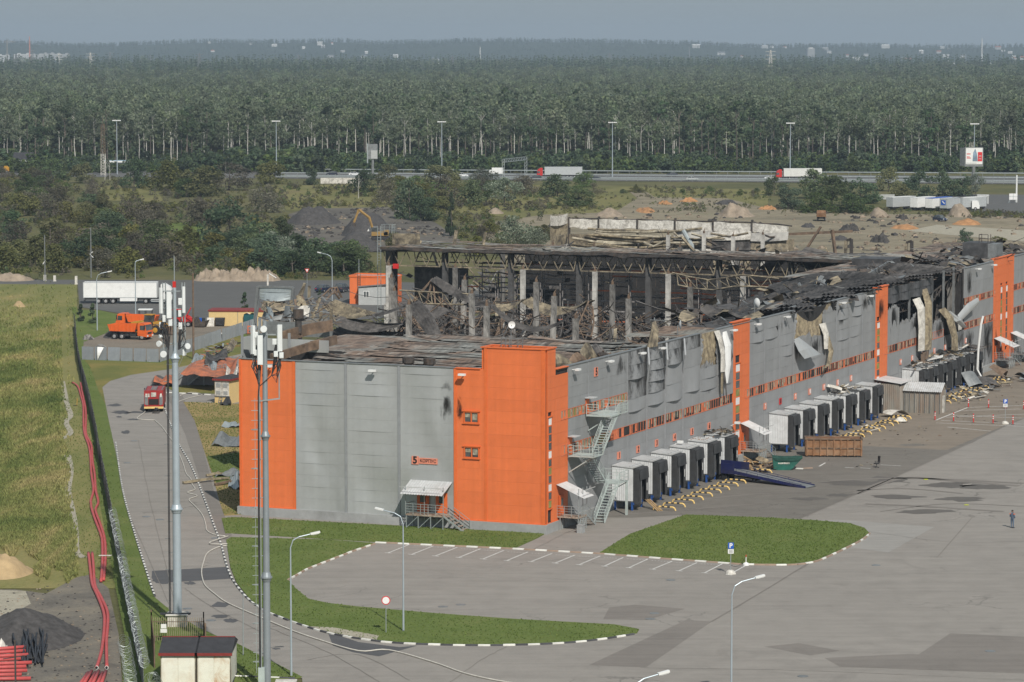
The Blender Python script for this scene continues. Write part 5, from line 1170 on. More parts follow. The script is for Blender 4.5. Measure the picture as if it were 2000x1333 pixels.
sheet_thing('bent pale sheet lying on the roofs of the far docks',MT['white'],137,-1.6,4.9,4.5,2.2,-.25,UA+.2);sheet_thing('curled grey sheet hanging off the far dock row',MT['galv_dark'],146.5,-4.2,1.2,3.8,2.4,.9,UA-.3,.9)
sheet_thing('big dark curled sheet on the ground before the far docks',MT['burnt_sheet'],149,-5.6,.5,5.5,2.4,.5,UA-.5,.8);sheet_thing('pale bent sheet on the ground beyond the barriers',MT['galv_dark'],163.5,-7.5,.3,4.0,1.8,.2,UA+.6,.6)
sheet_thing('round scorched sheet roll lying beyond the far docks',MT['burnt_rust'],163,-3.6,.8,3.0,2.2,.6,UA,1.0);sheet_thing('white crumpled sheet on the ground before the corrugated shed',MT['white_dirty'],109.5,-3.8,.35,3.4,2.0,.1,UA-.5,.7)
mb=MB();mb.tube([(0,0,0),(.1,-.1,3),(.4,-.2,6.4),(.7,-.1,7.6)],.16,6);mb.tube([(0,0,0),(.6,-.6,-1.2),(1.6,-1.0,-2.0)],.12,6);o=mb.build('bent_post',MT['white']);o.location=W(151.5,-3.6,2.2);tag(o,'bent white post standing before the far dock houses','post')
mb=MB();mb.bar((0,0,.3),(5.5,-3.4,.12),1.0,.12);o=mb.build('plank',MT['wood']);mb2=None
o.data.clear_geometry();mb=MB();mb.bar((0,0,.95),(1.2,-2.2,.05),.16,.05);mb.bar((.22,.1,.95),(1.42,-2.1,.05),.16,.05);mb.bar((.44,.2,.95),(1.64,-2.0,.05),.16,.05);mb.mesh;m_=mb.mesh('plank',MT['wood']);o.data=m_;o.location=W(20.2,-2.9);tag(o,'bare timber boards leaning from the first dock house to the ground','boards')
mk,ntk,bk=newmat('striped_barrier_paint',.6)
def guide_mesh():
 mb=MB();L_=2.45;pts=[(0,0,0),(0,-.08,.22),(0,-.30,.34)]+[(0,-.30-(L_-.6)*k/6,.36) for k in range(1,7)]+[(0,-L_+.08,.22),(0,-L_,0)]
 for i in range(len(pts)-1):mb.tube([pts[i],pts[i+1]],.085,8,1 if i in(2,4,6) else 0)
 return mb.mesh('wheel_guide',[MT['bar_yellow'],MT['black_rubber']])
gm=guide_mesh()
def guides(us,v,lab,grp):
 for u in us:o=put('wheel_guide',gm,None,W(u,v,.03),(0,0,UA));tag(o,lab,'wheel guide',grp)
guides([19.6,22.5,25.3,28.1,31.0,33.8,36.5,39.4,42.0],-4.0,'low black and yellow bent-tube wheel guide before the first dock row','wheel guides before the first docks')
guides([51.0,72.4,84.6,86.9,89.9,93.5,96.0,99.5,101.8,105.5,107.6],-4.0,'low black and yellow bent-tube wheel guide before the middle docks','wheel guides before the middle docks')
guides([124,127,129.8,132.6,135.5,138.4,141.2,144,147,150,153,156.5,159.5],-4.0,'low black and yellow bent-tube wheel guide before the far docks','wheel guides before the far docks')
# -- outside stair at the corner (own axes: x along the wall, y outwards negative)
def flight(t,p,q,wd,n,mt,mr,axis=(0,1,0),rail=True):
 p=Vector(p);q=Vector(q);ax=Vector(axis);s=MB()
 for e in(0,wd):s.bar(p+ax*e,q+ax*e,.05,.18)
 s.build('stringer',mr,t);tr_=None
 d=(q-p);dh=Vector((d.x,d.y,0)).normalized()
 mbt=MB();a=ax*wd;e=dh*.27
 tm=MB();tm.add([Vector((0,0,0)),a,a+e,e,Vector((0,0,-.04)),a+Vector((0,0,-.04)),a+e+Vector((0,0,-.04)),e+Vector((0,0,-.04))],[[0,1,2,3],[7,6,5,4],[0,4,5,1],[1,5,6,2],[2,6,7,3],[3,7,4,0]])
 me=tm.mesh('tread',mt)
 for k in range(n):put('tread',me,t,p+d*((k+.5)/n))
 if rail:
  r=MB();railing(r,[p,q],1.0,3,.045,1.3);railing(r,[p+ax*wd,q+ax*wd],1.0,3,.045,1.3);r.build('handrail',mr,t)
ST=thing('outside_stair','tall pale green steel fire stair zigzagging up beside the orange tower','stair',W(0,0),UA)
def plat(t,u0,u1,v0,v1,z,sides,m=MT['stair']):
 mb=MB();mb.box(u0,v0,z-.10,u1,v1,z);mb.build('landing',MT['stair'],t)
 r=MB();c={'f':((u0,v1,z),(u0,v0,z)),'o':((u0,v0,z),(u1,v0,z)),'b':((u1,v0,z),(u1,v1,z)),'w':((u0,v1,z),(u1,v1,z))}
 for s in sides:railing(r,c[s],1.05,3,.045,1.1)
 r.build('railing',m,t)
plat(ST,12.9,15.2,-2.9,-.3,3.6,'bow');plat(ST,5.6,8.2,-2.9,-.2,7.1,'fow');plat(ST,12.6,15.0,-2.9,-.2,10.7,'bo')
mb=MB();mb.box(10.4,-2.9,10.54,12.6,-.2,10.7);mb.build('landing',MT['stair'],ST);mb=MB();railing(mb,[(10.4,-.2,10.7),(10.4,-1.5,10.7)],1.05,4,.06,.9);railing(mb,[(12.6,-2.9,10.7),(15.0,-2.9,10.7)],1.05,4,.06,.9);mb.build('railing',MT['stair'],ST)
flight(ST,(8.8,-2.8,.05),(12.9,-2.8,3.6),1.1,14,MT['stair'],MT['stair']);flight(ST,(12.9,-1.4,3.6),(8.2,-1.4,7.1),1.0,16,MT['galv_dark'],MT['stair']);flight(ST,(8.2,-2.8,7.1),(12.6,-2.8,10.7),1.1,16,MT['stair'],MT['stair'])
mb=MB();mb.bar((15.0,-2.8,0),(15.0,-2.8,3.6),.22);mb.bar((15.0,-2.8,3.4),(13.4,-.4,1.9),.08);mb.bar((6.0,-2.6,7.0),(6.0,-.1,5.4),.1);mb.bar((8.0,-2.6,7.0),(8.0,-.1,5.4),.1);mb.bar((14.6,-2.6,10.6),(14.6,-.1,9.0),.1);mb.bar((11.2,-2.6,10.6),(11.2,-.1,9.0),.1);mb.build('support',MT['stair'],ST)
mb=MB();mb.box(10.6,-.08,10.7,11.5,-.02,12.3);mb.box(6.0,-.08,7.1,6.9,-.02,8.9);mb.build('fire_door',MT['orange_trim'],ST);mb=MB();mb.box(10.4,-.9,12.34,11.7,-.02,12.42);mb.box(5.8,-.9,8.94,7.1,-.02,9.02);mb.build('door_hood',MT['roof_pale'],ST)
def porch(label,M,doors,wd,dp,zd,steps_dir,canopy=True,mt=MT['rust_tread'],run=2.2):
 """x 0..wd along the wall, y 0 at the wall, outwards negative; zd = deck height."""
 t=thing('entrance_porch',label,'porch');t.matrix_world=M
 mb=MB();mb.box(0,-dp,zd-.12,wd,0,zd);mb.build('deck',mt,t)
 s=MB()
 for x in(.06,wd*.33,wd*.66,wd-.06):
  for y in(-dp+.06,-.3):s.bar((x,y,0),(x,y,zd-.12),.08)
 for k in range(3):s.bar((wd*.33*k,-dp+.06,.05),(wd*.33*(k+1),-dp+.06,zd-.15),.06)
 s.build('support_frame',MT['galv'],t)
 r=MB();railing(r,[(0,0,zd),(0,-dp,zd),(wd,-dp,zd)],1.05,4,.05,.8);r.build('railing',MT['galv'],t)
 if steps_dir=='x':flight(t,(wd+run,-dp,.02),(wd,-dp,zd),dp*.8,5,mt,MT['galv'])
 if canopy:
  c=MB();corr(c,(-.3,-.02,zd+3.2),(1,0,0),(0,-1,-.42),wd+.5,dp+.9,.28,.04);c.bar((-.3,-dp-.8,zd+2.82),(wd+.2,-dp-.8,zd+2.82),.06);c.build('canopy',MT['roof_pale'],t)
  p=MB()
  for x in(0.0,wd*.5,wd):p.bar((x,-dp,zd),(x,-dp,zd+2.85),.06)
  p.build('canopy_post',MT['galv'],t)
 for x0,x1 in doors:
  d=MB();d.box(x0,-.16,zd+.02,x1,-.10,zd+2.05);do=d.build('door',MT['orange_trim'],t);g=MB();g.box(x0+.35,-.19,zd+1.0,x1-.35,-.165,zd+1.7);g.build('door_window',MT['glass'],do)
 return t
RF=Matrix.Rotation(UA-PI/2,4,'Z')
porch('steel porch with two orange doors below the 5 sign on the front wall',Matrix.Translation(W(-.0,14.2))@RF,[(.45,1.75),(2.5,3.75)],4.1,1.9,1.45,'x')
porch('small porch with tilted canopy at the side of the orange tower',Matrix.Translation(W(3.1,0))@Matrix.Rotation(UA,4,'Z'),[(.3,1.5)],2.2,2.3,1.35,'x',run=2.4)
porch('rusty-stepped porch at the foot of the second orange strip',Matrix.Translation(W(59.0,0))@Matrix.Rotation(UA,4,'Z'),[(.3,1.5)],2.6,2.3,1.35,'x',run=3.2)
porch('grey porch below the twin stair windows of the far orange strip',Matrix.Translation(W(174.8,0))@Matrix.Rotation(UA,4,'Z'),[(.3,1.5)],3.4,2.4,1.35,'x',run=3.6,mt=MT['galv_dark'])
porch('farthest porch with white canopy beyond the far orange strip',Matrix.Translation(W(184.8,0))@Matrix.Rotation(UA,4,'Z'),[(.3,1.5)],3.2,2.6,1.35,'x',run=3.4,mt=MT['galv_dark'])
mb=MB();mb.box(-.35,-.3,0,.35,.3,.75);mb.box(-.38,-.33,.75,.38,.33,.8);o=mb.build('cabinet',MT['plinth']);o.location=W(2.2,-2.9);o.rotation_euler=(0,0,UA);tag(o,'grey concrete box on the ground under the tower side porch','box')
SH=thing('corrugated_shed','small shed of translucent corrugated sheet with pale ribbed roof','shed',G(1757,806),UA-PI/2)
sw,sl,hh=5.4,3.0,3.0
mb=MB();corr(mb,(0,0,0),(1,0,0),(0,0,1),sw,hh,.25,-.05);corr(mb,(sw,0,0),(0,1,0),(0,0,1),sl,hh,.25,-.05);mb.box(0,sl-.05,0,sw,sl,hh);mb.box(0,.05,0,.05,sl-.05,hh);mb.add([(sw,0,hh),(sw,sl,hh),(sw,sl/2,hh+.95)],[[0,1,2]]);mb.add([(0,0,hh),(0,sl,hh),(0,sl/2,hh+.95)],[[2,1,0]]);mb.build('wall',MT['shed_sheet'],SH)
mb=MB();corr(mb,(-.25,-.25,hh-.12),(1,0,0),(0,1,.62),sw+.5,2.05,.28,.05);corr(mb,(sw+.25,sl+.25,hh-.12),(-1,0,0),(0,-1,.62),sw+.5,2.05,.28,.05);mb.build('roof',MT['roof_pale'],SH)
mb=MB();mb.box(sw+.03,1.0,.05,sw+.1,1.9,2.3);mb.build('door',MT['white_dirty'],SH)
mb=MB()
for k in range(9):mb.box(sw*k/8-.03,-.09,0,sw*k/8+.03,-.06,hh)
mb.build('batten',MT['galv_dark'],SH)
LT=thing('lean_to','taller corrugated lean-to between the small shed and orange strip','lean-to',W(112.6,0),UA)
mb=MB();corr(mb,(0,0,0),(0,-1,0),(0,0,1),3.4,3.9,.25,-.05);corr(mb,(0,-3.4,0),(1,0,0),(0,0,1),5.0,3.6,.25,-.05);mb.box(4.9,-3.4,0,5.0,0,3.6);mb.build('wall',MT['shed_sheet'],LT)
mb=MB();corr(mb,(-.2,0.0,4.4),(1,0,0),(0,-1,-.12),5.4,3.7,.28,.04);mb.build('roof',MT['roof_pale'],LT)
# ================================================================= THE BURNT HALL behind: columns, trusses, racks, walls, wreckage
MT['rack_grey']=mat('scorched_rack_steel',(.30,.28,.27),.8,var=.4,dirt=(.10,.09,.085),dirt_amt=.5)
def inhall(u,v):return u>98+max(0,v-60)*1.9
o=flat('hall_floor',[W(46,8.2),W(46,33),W(98,34),W(98,60),W(180,104),W(330,104),W(330,8.2)],.04,MT['ash'])
cm={}
def column(u,v,h,m,label,group,w_=.66,tilt=0.0):
 t=thing('concrete_column',label,'column',W(u,v,0),UA+rnd.uniform(-.04,.04),group)
 key=(round(h,1),m.name)
 if key not in cm:
  mb=MB();k=9
  def fn(a,b):
   q=[(-1,-1),(1,-1),(1,1),(-1,1)];i=int(a*4+.5)%4;j=.06*nz(i*3+h,b*7);return Vector((q[i][0]*(w_/2)*(1-abs(j)),q[i][1]*(w_/2)*(1-abs(j)*.6),h*b))
  mb.grid(fn,4,k);mb.poly([(-w_/2,-w_/2,h),(w_/2,-w_/2,h),(w_/2,w_/2,h),(-w_/2,w_/2,h)]);me=mb.mesh('shaft',m)
  mb=MB();mb.box(-w_*.25,-w_*.25,h,w_*.25,w_*.25,h+.35);mb.box(-w_*.42,-.06,h+.02,w_*.42,.06,h+.5);mb.bar((-.2,.1,h+.3),(.3,-.1,h+.9),.08);cm[key]=(me,mb.mesh('head_plate',MT['burnt_rust']))
 put('shaft',cm[key][0],t);put('head_plate',cm[key][1],t)
 if tilt:t.rotation_euler=(tilt,tilt*.6,UA)
 return t
HC=13.2
grp='free-standing columns in the collapsed hall'
white={(168,96),(168,73),(168,61),(168,49),(145,37),(168,37)}
ci=0
for u,v in[(168,96),(168,84.5),(144.5,84.5),(168,73),(144.5,73),(121,73),(168,61),(144.5,61),(121,61),(100,61),(168,49),(144.5,49),(121,49),(102,50.5),(168,37),(144.5,37),(121,37.5),(94,34.5),(144.5,25),(121,25)]:
 wht=(u,v) in white
 lab='pale spalled concrete column standing free before the long roof truss' if wht else 'scorched grey concrete column standing free in the collapsed hall'
 column(u,v,HC-(.5 if u==94 else 0),MT['concrete_white'] if wht else MT['concrete'],lab,grp+(' (pale)' if wht else ' (grey)'),tilt=.03 if(u,v) in((144.5,73),(121,49)) else 0)
for v in(97,85.2,73.2,61.2,49.2,37.2,25):column(192,v,13.9,MT['concrete_dark'],'blackened column carrying the long roof truss','blackened columns under the long truss',w_=.8)
for px,py,u in((982,486,222),(1080,474,222),(1328,478,222),(1440,489,222),(1375,452,292),(1432,458,292),(1490,455,292),(1712,485,222),(1160,478,240),(1305,455,292)):
 q=PU(px,py,u);column(q.x,q.y,q.z-.4,MT['concrete'] if u<250 else MT['concrete_white'],'column stub with a rusty head poking up behind the hall roof','column stubs behind the hall roof')
for px,py,lab in((1657,467,'charred arched post standing above the black roof at right'),(1775,471,'charred forked post standing above the black roof near the plant room')):
 q=PU(px,py,222);mb=MB();mb.bar((0,-.6,9),(0,-.5,q.z),.5,.4);mb.bar((0,.6,9),(0,.4,q.z-.3),.45,.4,1);mb.bar((0,-.5,q.z),(0,.4,q.z-.3),.4);o=mb.build('charred_post',[MT['burnt'],MT['burnt_tan']]);o.location=W(222,q.y);o.rotation_euler=(0,0,UA);tag(o,lab,'post')
def truss(label,v0,v1,u,zt,zb,mt,n=4,group=None,sagv=0.0,rz=0.0):
 t=thing('roof_truss',label,'roof truss',W(u,v0,0),UA+PI/2,group)
 l=v1-v0;c=MB();c.bar((0,0,zt),(l,0,zt),.24,.3);c.build('top_chord',mt,t)
 c=MB();c.bar((.6,0,zb),(l-.6,0,zb),.18,.2);c.build('bottom_chord',MT['burnt_tan'],t)
 c=MB();s=(l-1.2)/n
 for k in range(n):
  x=.6+s*k;c.bar((x,0,zb),(x+s/2,0,zt),.12);c.bar((x+s/2,0,zt),(x+s,0,zb),.12)
 c.bar((.1,0,zt),(.6,0,zb),.12);c.bar((l-.1,0,zt),(l-.6,0,zb),.12);c.build('web_member',MT['burnt_tan'],t);return t
vb=[108,97,85.2,73.2,61.2,49.2,37.2,25,13]
nm=['leftmost bay by the steel ladder','second bay from the steel ladder','third bay from the steel ladder','fourth bay from the steel ladder','fifth bay from the steel ladder','sixth bay from the steel ladder','seventh bay, half lost under black sheets','last bay, buried in black roof sheets']
for i in range(8):truss('standing zigzag roof truss over the burnt hall, '+nm[i],vb[i+1],vb[i],191.2,14.0,11.5,MT['burnt'],4)
for i in range(7):truss('blackened roof truss deep behind the standing truss line',vb[i+1],vb[i],203,13.9,11.4,MT['burnt'],4,'blackened trusses behind the first line')
HR=thing('hall_roof_remnant','long strip of burnt roof still lying on the trusses','roof',W(0,0),UA)
def hroof(u0,u1,v0,v1,z0,m,wd=1.4,ln=12,amp=.2):
 u=u0
 while u<u1:
  v=v0
  while v<v1:
   b_=min(v1,v+ln*rnd.uniform(.8,1.3));dz=rnd.uniform(-.05,.15)
   mb=MB();mb.grid(lambda s,q:Vector((u+wd*1.1*s,v+(b_-v)*q,z0+dz+amp*nz((u+s)/5,(v+(b_-v)*q)/6)+amp*.5*nz(u,v+9*q))),2,6);mb.build('roof_sheet',m,HR);v=b_
  u+=wd
hroof(190.2,201,10,108,14.5,MT['burnt_roof'],1.3,9,.3);hroof(201,205,80,108,14.6,MT['burnt_roof'],1.3,9,.4);hroof(201,207,20,40,14.4,MT['burnt_sheet'],1.6,9,.4)
mb=MB();mb.grid(lambda a,b:Vector((190.15-.12*nz(a*40,3),10+98*a,14.62-.5*b*(1+.5*nz(a*33,1))+.16*nz(a*14,7)-.25*abs(nz(a*22,b)))),140,2);mb.build('roof_edge',MT['burnt'],HR)
mb=MB();mb.box(190.6,10,13.95,201,108,14.15);mb.build('roof_deck',MT['dark'],HR)
def rack(label,u,v0,v1,z1,levels,red,group,seed):
 r=random.Random(seed);t=thing('storage_rack',label,'storage rack',W(u,v0,0),UA+PI/2,group);l=v1-v0;n=int(l/2.8)
 c=MB()
 for k in range(n+1):
  if r.random()<.9:c.bar((l*k/n,0,0),(l*k/n+r.uniform(-.15,.15),r.uniform(-.2,.2),z1*r.uniform(.8,1)),.11);c.bar((l*k/n,1.1,0),(l*k/n,1.1,z1*r.uniform(.7,1)),.11)
 o=c.build('upright',MT['rack_grey'],t);o['kind']='stuff'
 c=MB();d=MB()
 for j in range(levels):
  z=1.4+(z1-1.6)*j/(levels-1)
  for k in range(n):
   if r.random()<.12:continue
   s=r.uniform(0,.35) if r.random()<.3 else 0.03;a=(l*k/n,-.06,z);b=(l*(k+1)/n,-.06,z);mid=(l*(k+.5)/n,-.06,z-s)
   mi=0 if r.random()<red else 1
   for p,q in((a,mid),(mid,b)):c.bar(p,q,.10,.22,mi)
   if r.random()<.4:d.box(l*k/n+.2,.1,z+.05,l*k/n+.2+r.uniform(.4,2),1.0,z+r.uniform(.1,.8))
 o=c.build('beam',[MT['rack_red'],MT['rack_grey']],t);o['kind']='stuff';
 if d.v:o=d.build('charred_load',MT['burnt_sheet'],t);o['kind']='stuff'
 return t
segs=[(96,85.5,.15),(84.5,74,.1),(72.5,62,.25),(60.5,50,.7),(48.5,38,.6),(36.5,26,.5)]
for i,(a,b,rd) in enumerate(segs):
 for j,u in enumerate((195.5,205)):rack(('burnt rack with scorched red beams' if rd>.4 else 'blackened storage rack')+' deep in the hall under the roof strip',u,b,a,11.6,7,rd,'burnt racks with red beams' if rd>.4 else 'blackened racks',10*i+j)
HB=thing('dark_backdrop','black backdrop panels added behind the racks for the dark interior','wall',W(0,0),UA)  # added black backdrop, standing in for the deep shade inside the hall
r_=random.Random(4)
for k in range(24):
 v0=10+3.4*k
 for z0,z1 in((0,3.6),(3.62,7.2),(7.22,10.8),(10.82,12.8)):
  if r_.random()<.12 and z0>7:continue
  mb=MB();mb.grid(lambda a,b:Vector((213-.3*math.sin(PI*a)*r_.random()*.3,v0+3.38*(1-a),z0+(z1-z0)*b)),3,2);mb.build('wall_panel',MT['dark'],HB)
LD=thing('steel_ladder','tall caged steel ladder at the left end of the burnt hall','ladder',W(194,110),UA)
mb=MB()
for y in(-.3,.3):mb.bar((0,y,0),(0,y,17.8),.08)
mb.build('stile',MT['galv'],LD);mb=MB()
for k in range(36):mb.bar((0,-.3,.5+.48*k),(0,.3,.5+.48*k),.05)
mb.build('rung',MT['galv'],LD);mb=MB()
railing(mb,[(.2,-.3,16.6),(2,-.3,16.6),(2,-2.2,16.6),(.2,-2.2,16.6)],1.4,3,.06,.6);mb.build('top_guard',MT['galv'],LD)
SW=thing('hall_side_wall','blackened end wall and posts at the left end of the hall','wall',W(0,0),UA)
mb=MB();mb.box(193.5,107.3,0,195.5,108.6,14.2);mb.build('corner_post',MT['concrete_dark'],SW);mb=MB();mb.box(192.2,107.2,0,193.3,108.3,5.0);mb.build('scorched_post_base',MT['concrete_white'],SW)
for k in range(3):mb=MB();mb.box(200,96.5+3.3*k,0,200.3,99.7+3.3*k,11);mb.build('wall_panel',MT['burnt_sheet'] if k else MT['charred'],SW)
mb=MB();mb.box(196,103.5,14.7,196.2,108.5,16.5);mb.box(196.2,108.3,14.7,203,108.5,16.2);mb.build('parapet_panel',MT['burnt_tan'],SW)
mb=MB();mb.box(190.6,105.0,11.0,191.0,105.9,11.8);o=mb.build('red_box',MT['sign_red'],SW)
for u,v,h in((200,99,17),(203,95,16.6),(201,106,15)):mb=MB();mb.bar((u,v,14.5),(u+.4,v-.3,h),.5,.3);mb.build('bent_flashing',MT['burnt_tan'],SW)
MT['tan_pale']=mat('pale_scorched_sheet',(.46,.41,.31),.8,var=.3,scale=.8,dirt=(.12,.10,.075),dirt_amt=.6,dirt_scale=.6,dirt_hi=.64)
FW=thing('far_wall','scorched far end wall of the hall with white top panels','wall',W(0,0),UA)
vv=[119,112.6,104.4,96.5,88.6,80.6,73.0]
for i in range(6):
 dz=(-.1,.05,0,-.15,-.25,-.6)[i];mb=MB();mb.grid(lambda a,b:Vector((301-.25*math.sin(PI*a)*(1-b),vv[i]-.15+(vv[i+1]-vv[i]+.3)*a,11.75+dz*a+1.8*b+.22*nz(a*3+i,b*2)*(1 if b>.5 else 1.6))),8,3);mb.build('top_panel',MT['white_dirty'],FW)
 mb=MB();mb.box(300.8,vv[i]-.14,8,301.5,vv[i]+.14,13.8+.3*(i%2));mb.build('post',MT['burnt'],FW)
mb=MB();mb.tube([(301.2,119-3.1*k,13.6+.18*nz(k*.9,2)-(.5 if k>12 else 0)*(k-12)*.3) for k in range(16)],.14,5);mb.build('wall_cap',MT['burnt'],FW)
rr=random.Random(5)
for j in range(16):
 a0,b0=118.5-rr.uniform(0,6),96-rr.uniform(-2,8);z0=11.5-.42*j;a1,a2,ph=rr.uniform(.1,.7),rr.uniform(-.5,.5),rr.uniform(0,6)
 mb=MB();mb.grid(lambda a,b:Vector((300.3-.06*j-.3*math.sin(PI*b)-.35*math.sin(5*a+ph),a0+(b0-a0)*a,z0+.5*b-a1*math.sin(PI*a)+a2*a+.12*math.sin(9*a+ph))),14,3);mb.build('wall_panel',(MT['burnt_tan'],MT['tan_pale'],MT['tan_pale'],MT['wool'])[j%4],FW)
for i in range(3,6):
 for j in range(4):
  v1,v0=vv[i],vv[i+1];z0=10.0-1.6*j;m=(MT['white_dirty'],MT['burnt_sheet'],MT['concrete_white'],MT['burnt_tan'])[(i*2+j)%4];a1,a2=rr.uniform(.1,.5),rr.uniform(-.4,.4)
  mb=MB();mb.grid(lambda a,b:Vector((300.6-.7*math.sin(PI*a)*a1-.4*(1-b),v1+(v0-v1)*a,z0+1.6*b-.4*math.sin(PI*a)*a1+a2*a)),5,3);mb.build('wall_panel',m,FW)
for k in range(9):
 p=Vector((rr.uniform(292,299),rr.uniform(74,100),rr.uniform(9,12.5)));q=p+Vector((rr.uniform(-3,3),rr.uniform(-12,4),rr.uniform(-5,.5)));mb=MB();mb.tube([p,p.lerp(q,.5)+Vector((0,0,-rr.uniform(.2,.9))),q],rr.uniform(.12,.3),5);mb.build('fallen_purlin',(MT['burnt_tan'],MT['burnt'],MT['tan_pale'])[k%3],FW)
mb=MB();mb.box(300.9,72,0,301.2,119,10.5);mb.build('backing_wall',MT['burnt_tan'],FW)
mb=MB();mb.tube([(296,93,12),(295.5,91,9.2),(295,90.5,6)],.45,8);mb.build('flue_pipe',MT['galv'],FW)
mb=MB();mb.bar((299,72,4),(299,66,13.2),.5,.4);mb.bar((301,73,11.5),(300,60,12.4),.5,.5);mb.bar((300,64,12.6),(299,62.5,4),.5,.5);mb.build('leaning_post',MT['burnt_rust'],FW)
for j in range(6):
 mb=MB();mb.grid(lambda a,b:Vector((301-9*a,119.3+.5*math.sin(3*a)*(j%2),12.6-2.0*j+(2.0*b-.3*math.sin(PI*a)))),4,2);mb.build('wall_panel',(MT['white_dirty'],MT['wool'],MT['burnt_tan'])[j%3],FW)
# ---- sagging roof sheets and fallen members among the columns
def drape(label,a,b,wd,sag,m,side=(0,0,0),n=14,kind='sagging_roof_sheet',cat='roof sheet',twist=.3,pitch=.35):
 """A roof sheet hung between two points; world coordinates via hall (u, v, z)."""
 A=W(*a);B=W(*b);d=(B-A);dh=Vector((d.x,d.y,0)).normalized();nr=Vector((-dh.y,dh.x,0))
 k=max(4,int(wd/pitch)*2);mb=MB()
 def fn(s,q):
  p=A.lerp(B,q);t=s-.5;sg=-4*sag*q*(1-q)
  rib=.11 if int(s*k+.5)%2 else-.11
  return p-A+nr*(wd*t)+Vector((0,0,sg+twist*wd*t*math.sin(2.5*q+.6)+rib+.05*nz(q*6,s*3)))
 mb.grid(fn,k,n);o=mb.build(kind,m);o.location=A;return tag(o,label,cat)
A_=lambda x,y,u:tuple(PU(700+x/3.92,380+y/3.92,u));B_=lambda x,y,u:tuple(PU(1100+x/3.92,380+y/3.92,u));C_=lambda x,y,u:tuple(PU(400+x/3.92,380+y/3.92,u))
drape('tan-edged roof sheet sagging at the left front of the hall',C_(950,830,112),C_(1290,920,108),2.6,.5,MT['burnt_tan'],twist=.5);drape('black sheet edge rising from the tan-edged sheet to the column',C_(1290,920,108),C_(1585,825,104),1.0,.3,MT['burnt_sheet'],twist=.5)
drape('long black sheet falling from the left grey column to the rubble',C_(1590,830,103),C_(1770,1090,98),2.0,-.4,MT['burnt_sheet'],twist=.6);drape('black roof sheet hanging low at the left front of the hall',C_(990,950,108),C_(1560,985,106),2.2,.9,MT['burnt_sheet'],twist=.5)
drape('second black sheet slumped below the tan-edged sheet',C_(1000,1030,112),C_(1540,1060,104),3.0,1.0,MT['burnt_sheet'],twist=.7)
drape('dark catenary sheet slung across the middle of the hall',A_(1020,845,104),A_(1650,905,106),1.3,2.7,MT['burnt_sheet'],twist=.4);drape('tan sheet hanging behind the catenary sheet, left part',A_(1060,860,150),A_(1270,805,150),1.8,.5,MT['burnt_tan'],twist=.5);drape('tan sheet hanging behind the catenary sheet, right part',A_(1290,805,150),A_(1775,815,146),2.2,1.6,MT['burnt_tan'],twist=.5)
drape('long grey sheet falling from the tent-shaped wreck',A_(575,640,141),A_(1030,860,138),1.6,.5,MT['burnt_sheet'],twist=.5);drape('dark sheet leaning behind the left rusty truss',A_(430,880,128),A_(700,900,128),2.6,.2,MT['burnt_sheet'],twist=.7)
for a,b in((A_(570,645,141),A_(330,910,140)),(A_(570,645,141),A_(505,890,139)),(A_(570,645,141),A_(590,860,139)),(A_(570,645,141),A_(645,870,140)),(A_(560,655,141),A_(415,840,140))):
 mb=MB();A=W(*a);B=W(*b);mb.bar((0,0,0),B-A,.22,.22);o=mb.build('fallen_beam',MT['burnt_rust']);o.location=A;tag(o,'rust-coloured beam of the tent-shaped wreck at hall left','beam','beams of the tent-shaped wreck')
def wreck_truss(label,pts_t,pts_b,m,n=6):
 P=[W(*p) for p in pts_t];Q=[W(*p) for p in pts_b];A=P[0].copy();t=thing('fallen_truss',label,'roof truss',A)
 for nm_,PP in(('top_chord',P),('bottom_chord',Q)):mb=MB();mb.tube([p-A for p in PP],.13,5);mb.build(nm_,m,t)
 def at(PP,s):s=s*(len(PP)-1);i=min(int(s),len(PP)-2);return PP[i].lerp(PP[i+1],s-i)-A
 mb=MB()
 for k in range(n):mb.bar(at(Q,k/n),at(P,(k+.5)/n),.1);mb.bar(at(P,(k+.5)/n),at(Q,(k+1)/n),.1)
 mb.build('web_member',m,t)
wreck_truss('tan truss lying level across the left of the collapsed hall',[A_(315,735,140),A_(600,752,140),A_(885,765,140)],[A_(420,835,139),A_(640,842,139),A_(835,845,139)],MT['burnt_tan'])
wreck_truss('drooping truss hung between two pale columns at hall right',[B_(835,600,168),B_(960,630,168),B_(1110,655,168),B_(1240,640,168),B_(1370,615,167),B_(1650,645,166)],[B_(880,695,167),B_(1010,722,167),B_(1150,732,167),B_(1310,705,166),B_(1440,705,166),B_(1600,712,166)],MT['burnt_tan'],9)
wreck_truss('broken rusty truss standing up at right of the catenary',[B_(195,820,118),B_(150,920,116),B_(80,1090,114)],[B_(225,860,118),B_(235,980,116),B_(215,1090,114)],MT['burnt_rust'],5)
wreck_truss('twisted dark truss collapsed at the left front of the hall',[C_(1000,930,110),C_(1290,985,108),C_(1540,1010,106)],[C_(1040,1010,110),C_(1300,1075,108),C_(1540,1085,106)],MT['burnt'],7)
wreck_truss('crumpled truss heap on the low roof left of the hall',[C_(880,800,112),C_(960,720,114),C_(1010,712,115),C_(1050,790,116)],[C_(930,805,110),C_(975,760,112),C_(1000,758,113),C_(1030,800,114)],MT['burnt_rust'],6)
LFT=[(1424,630,104),(1440,612,110),(1462,594,118),(1488,578,126),(1512,564,134),(1530,550,144),(1560,541,154),(1600,536,164)];RGT=[(1520,606,80),(1560,596,88),(1600,585,96),(1640,574,104),(1690,562,112),(1740,548,124),(1800,538,140),(1850,528,152)]
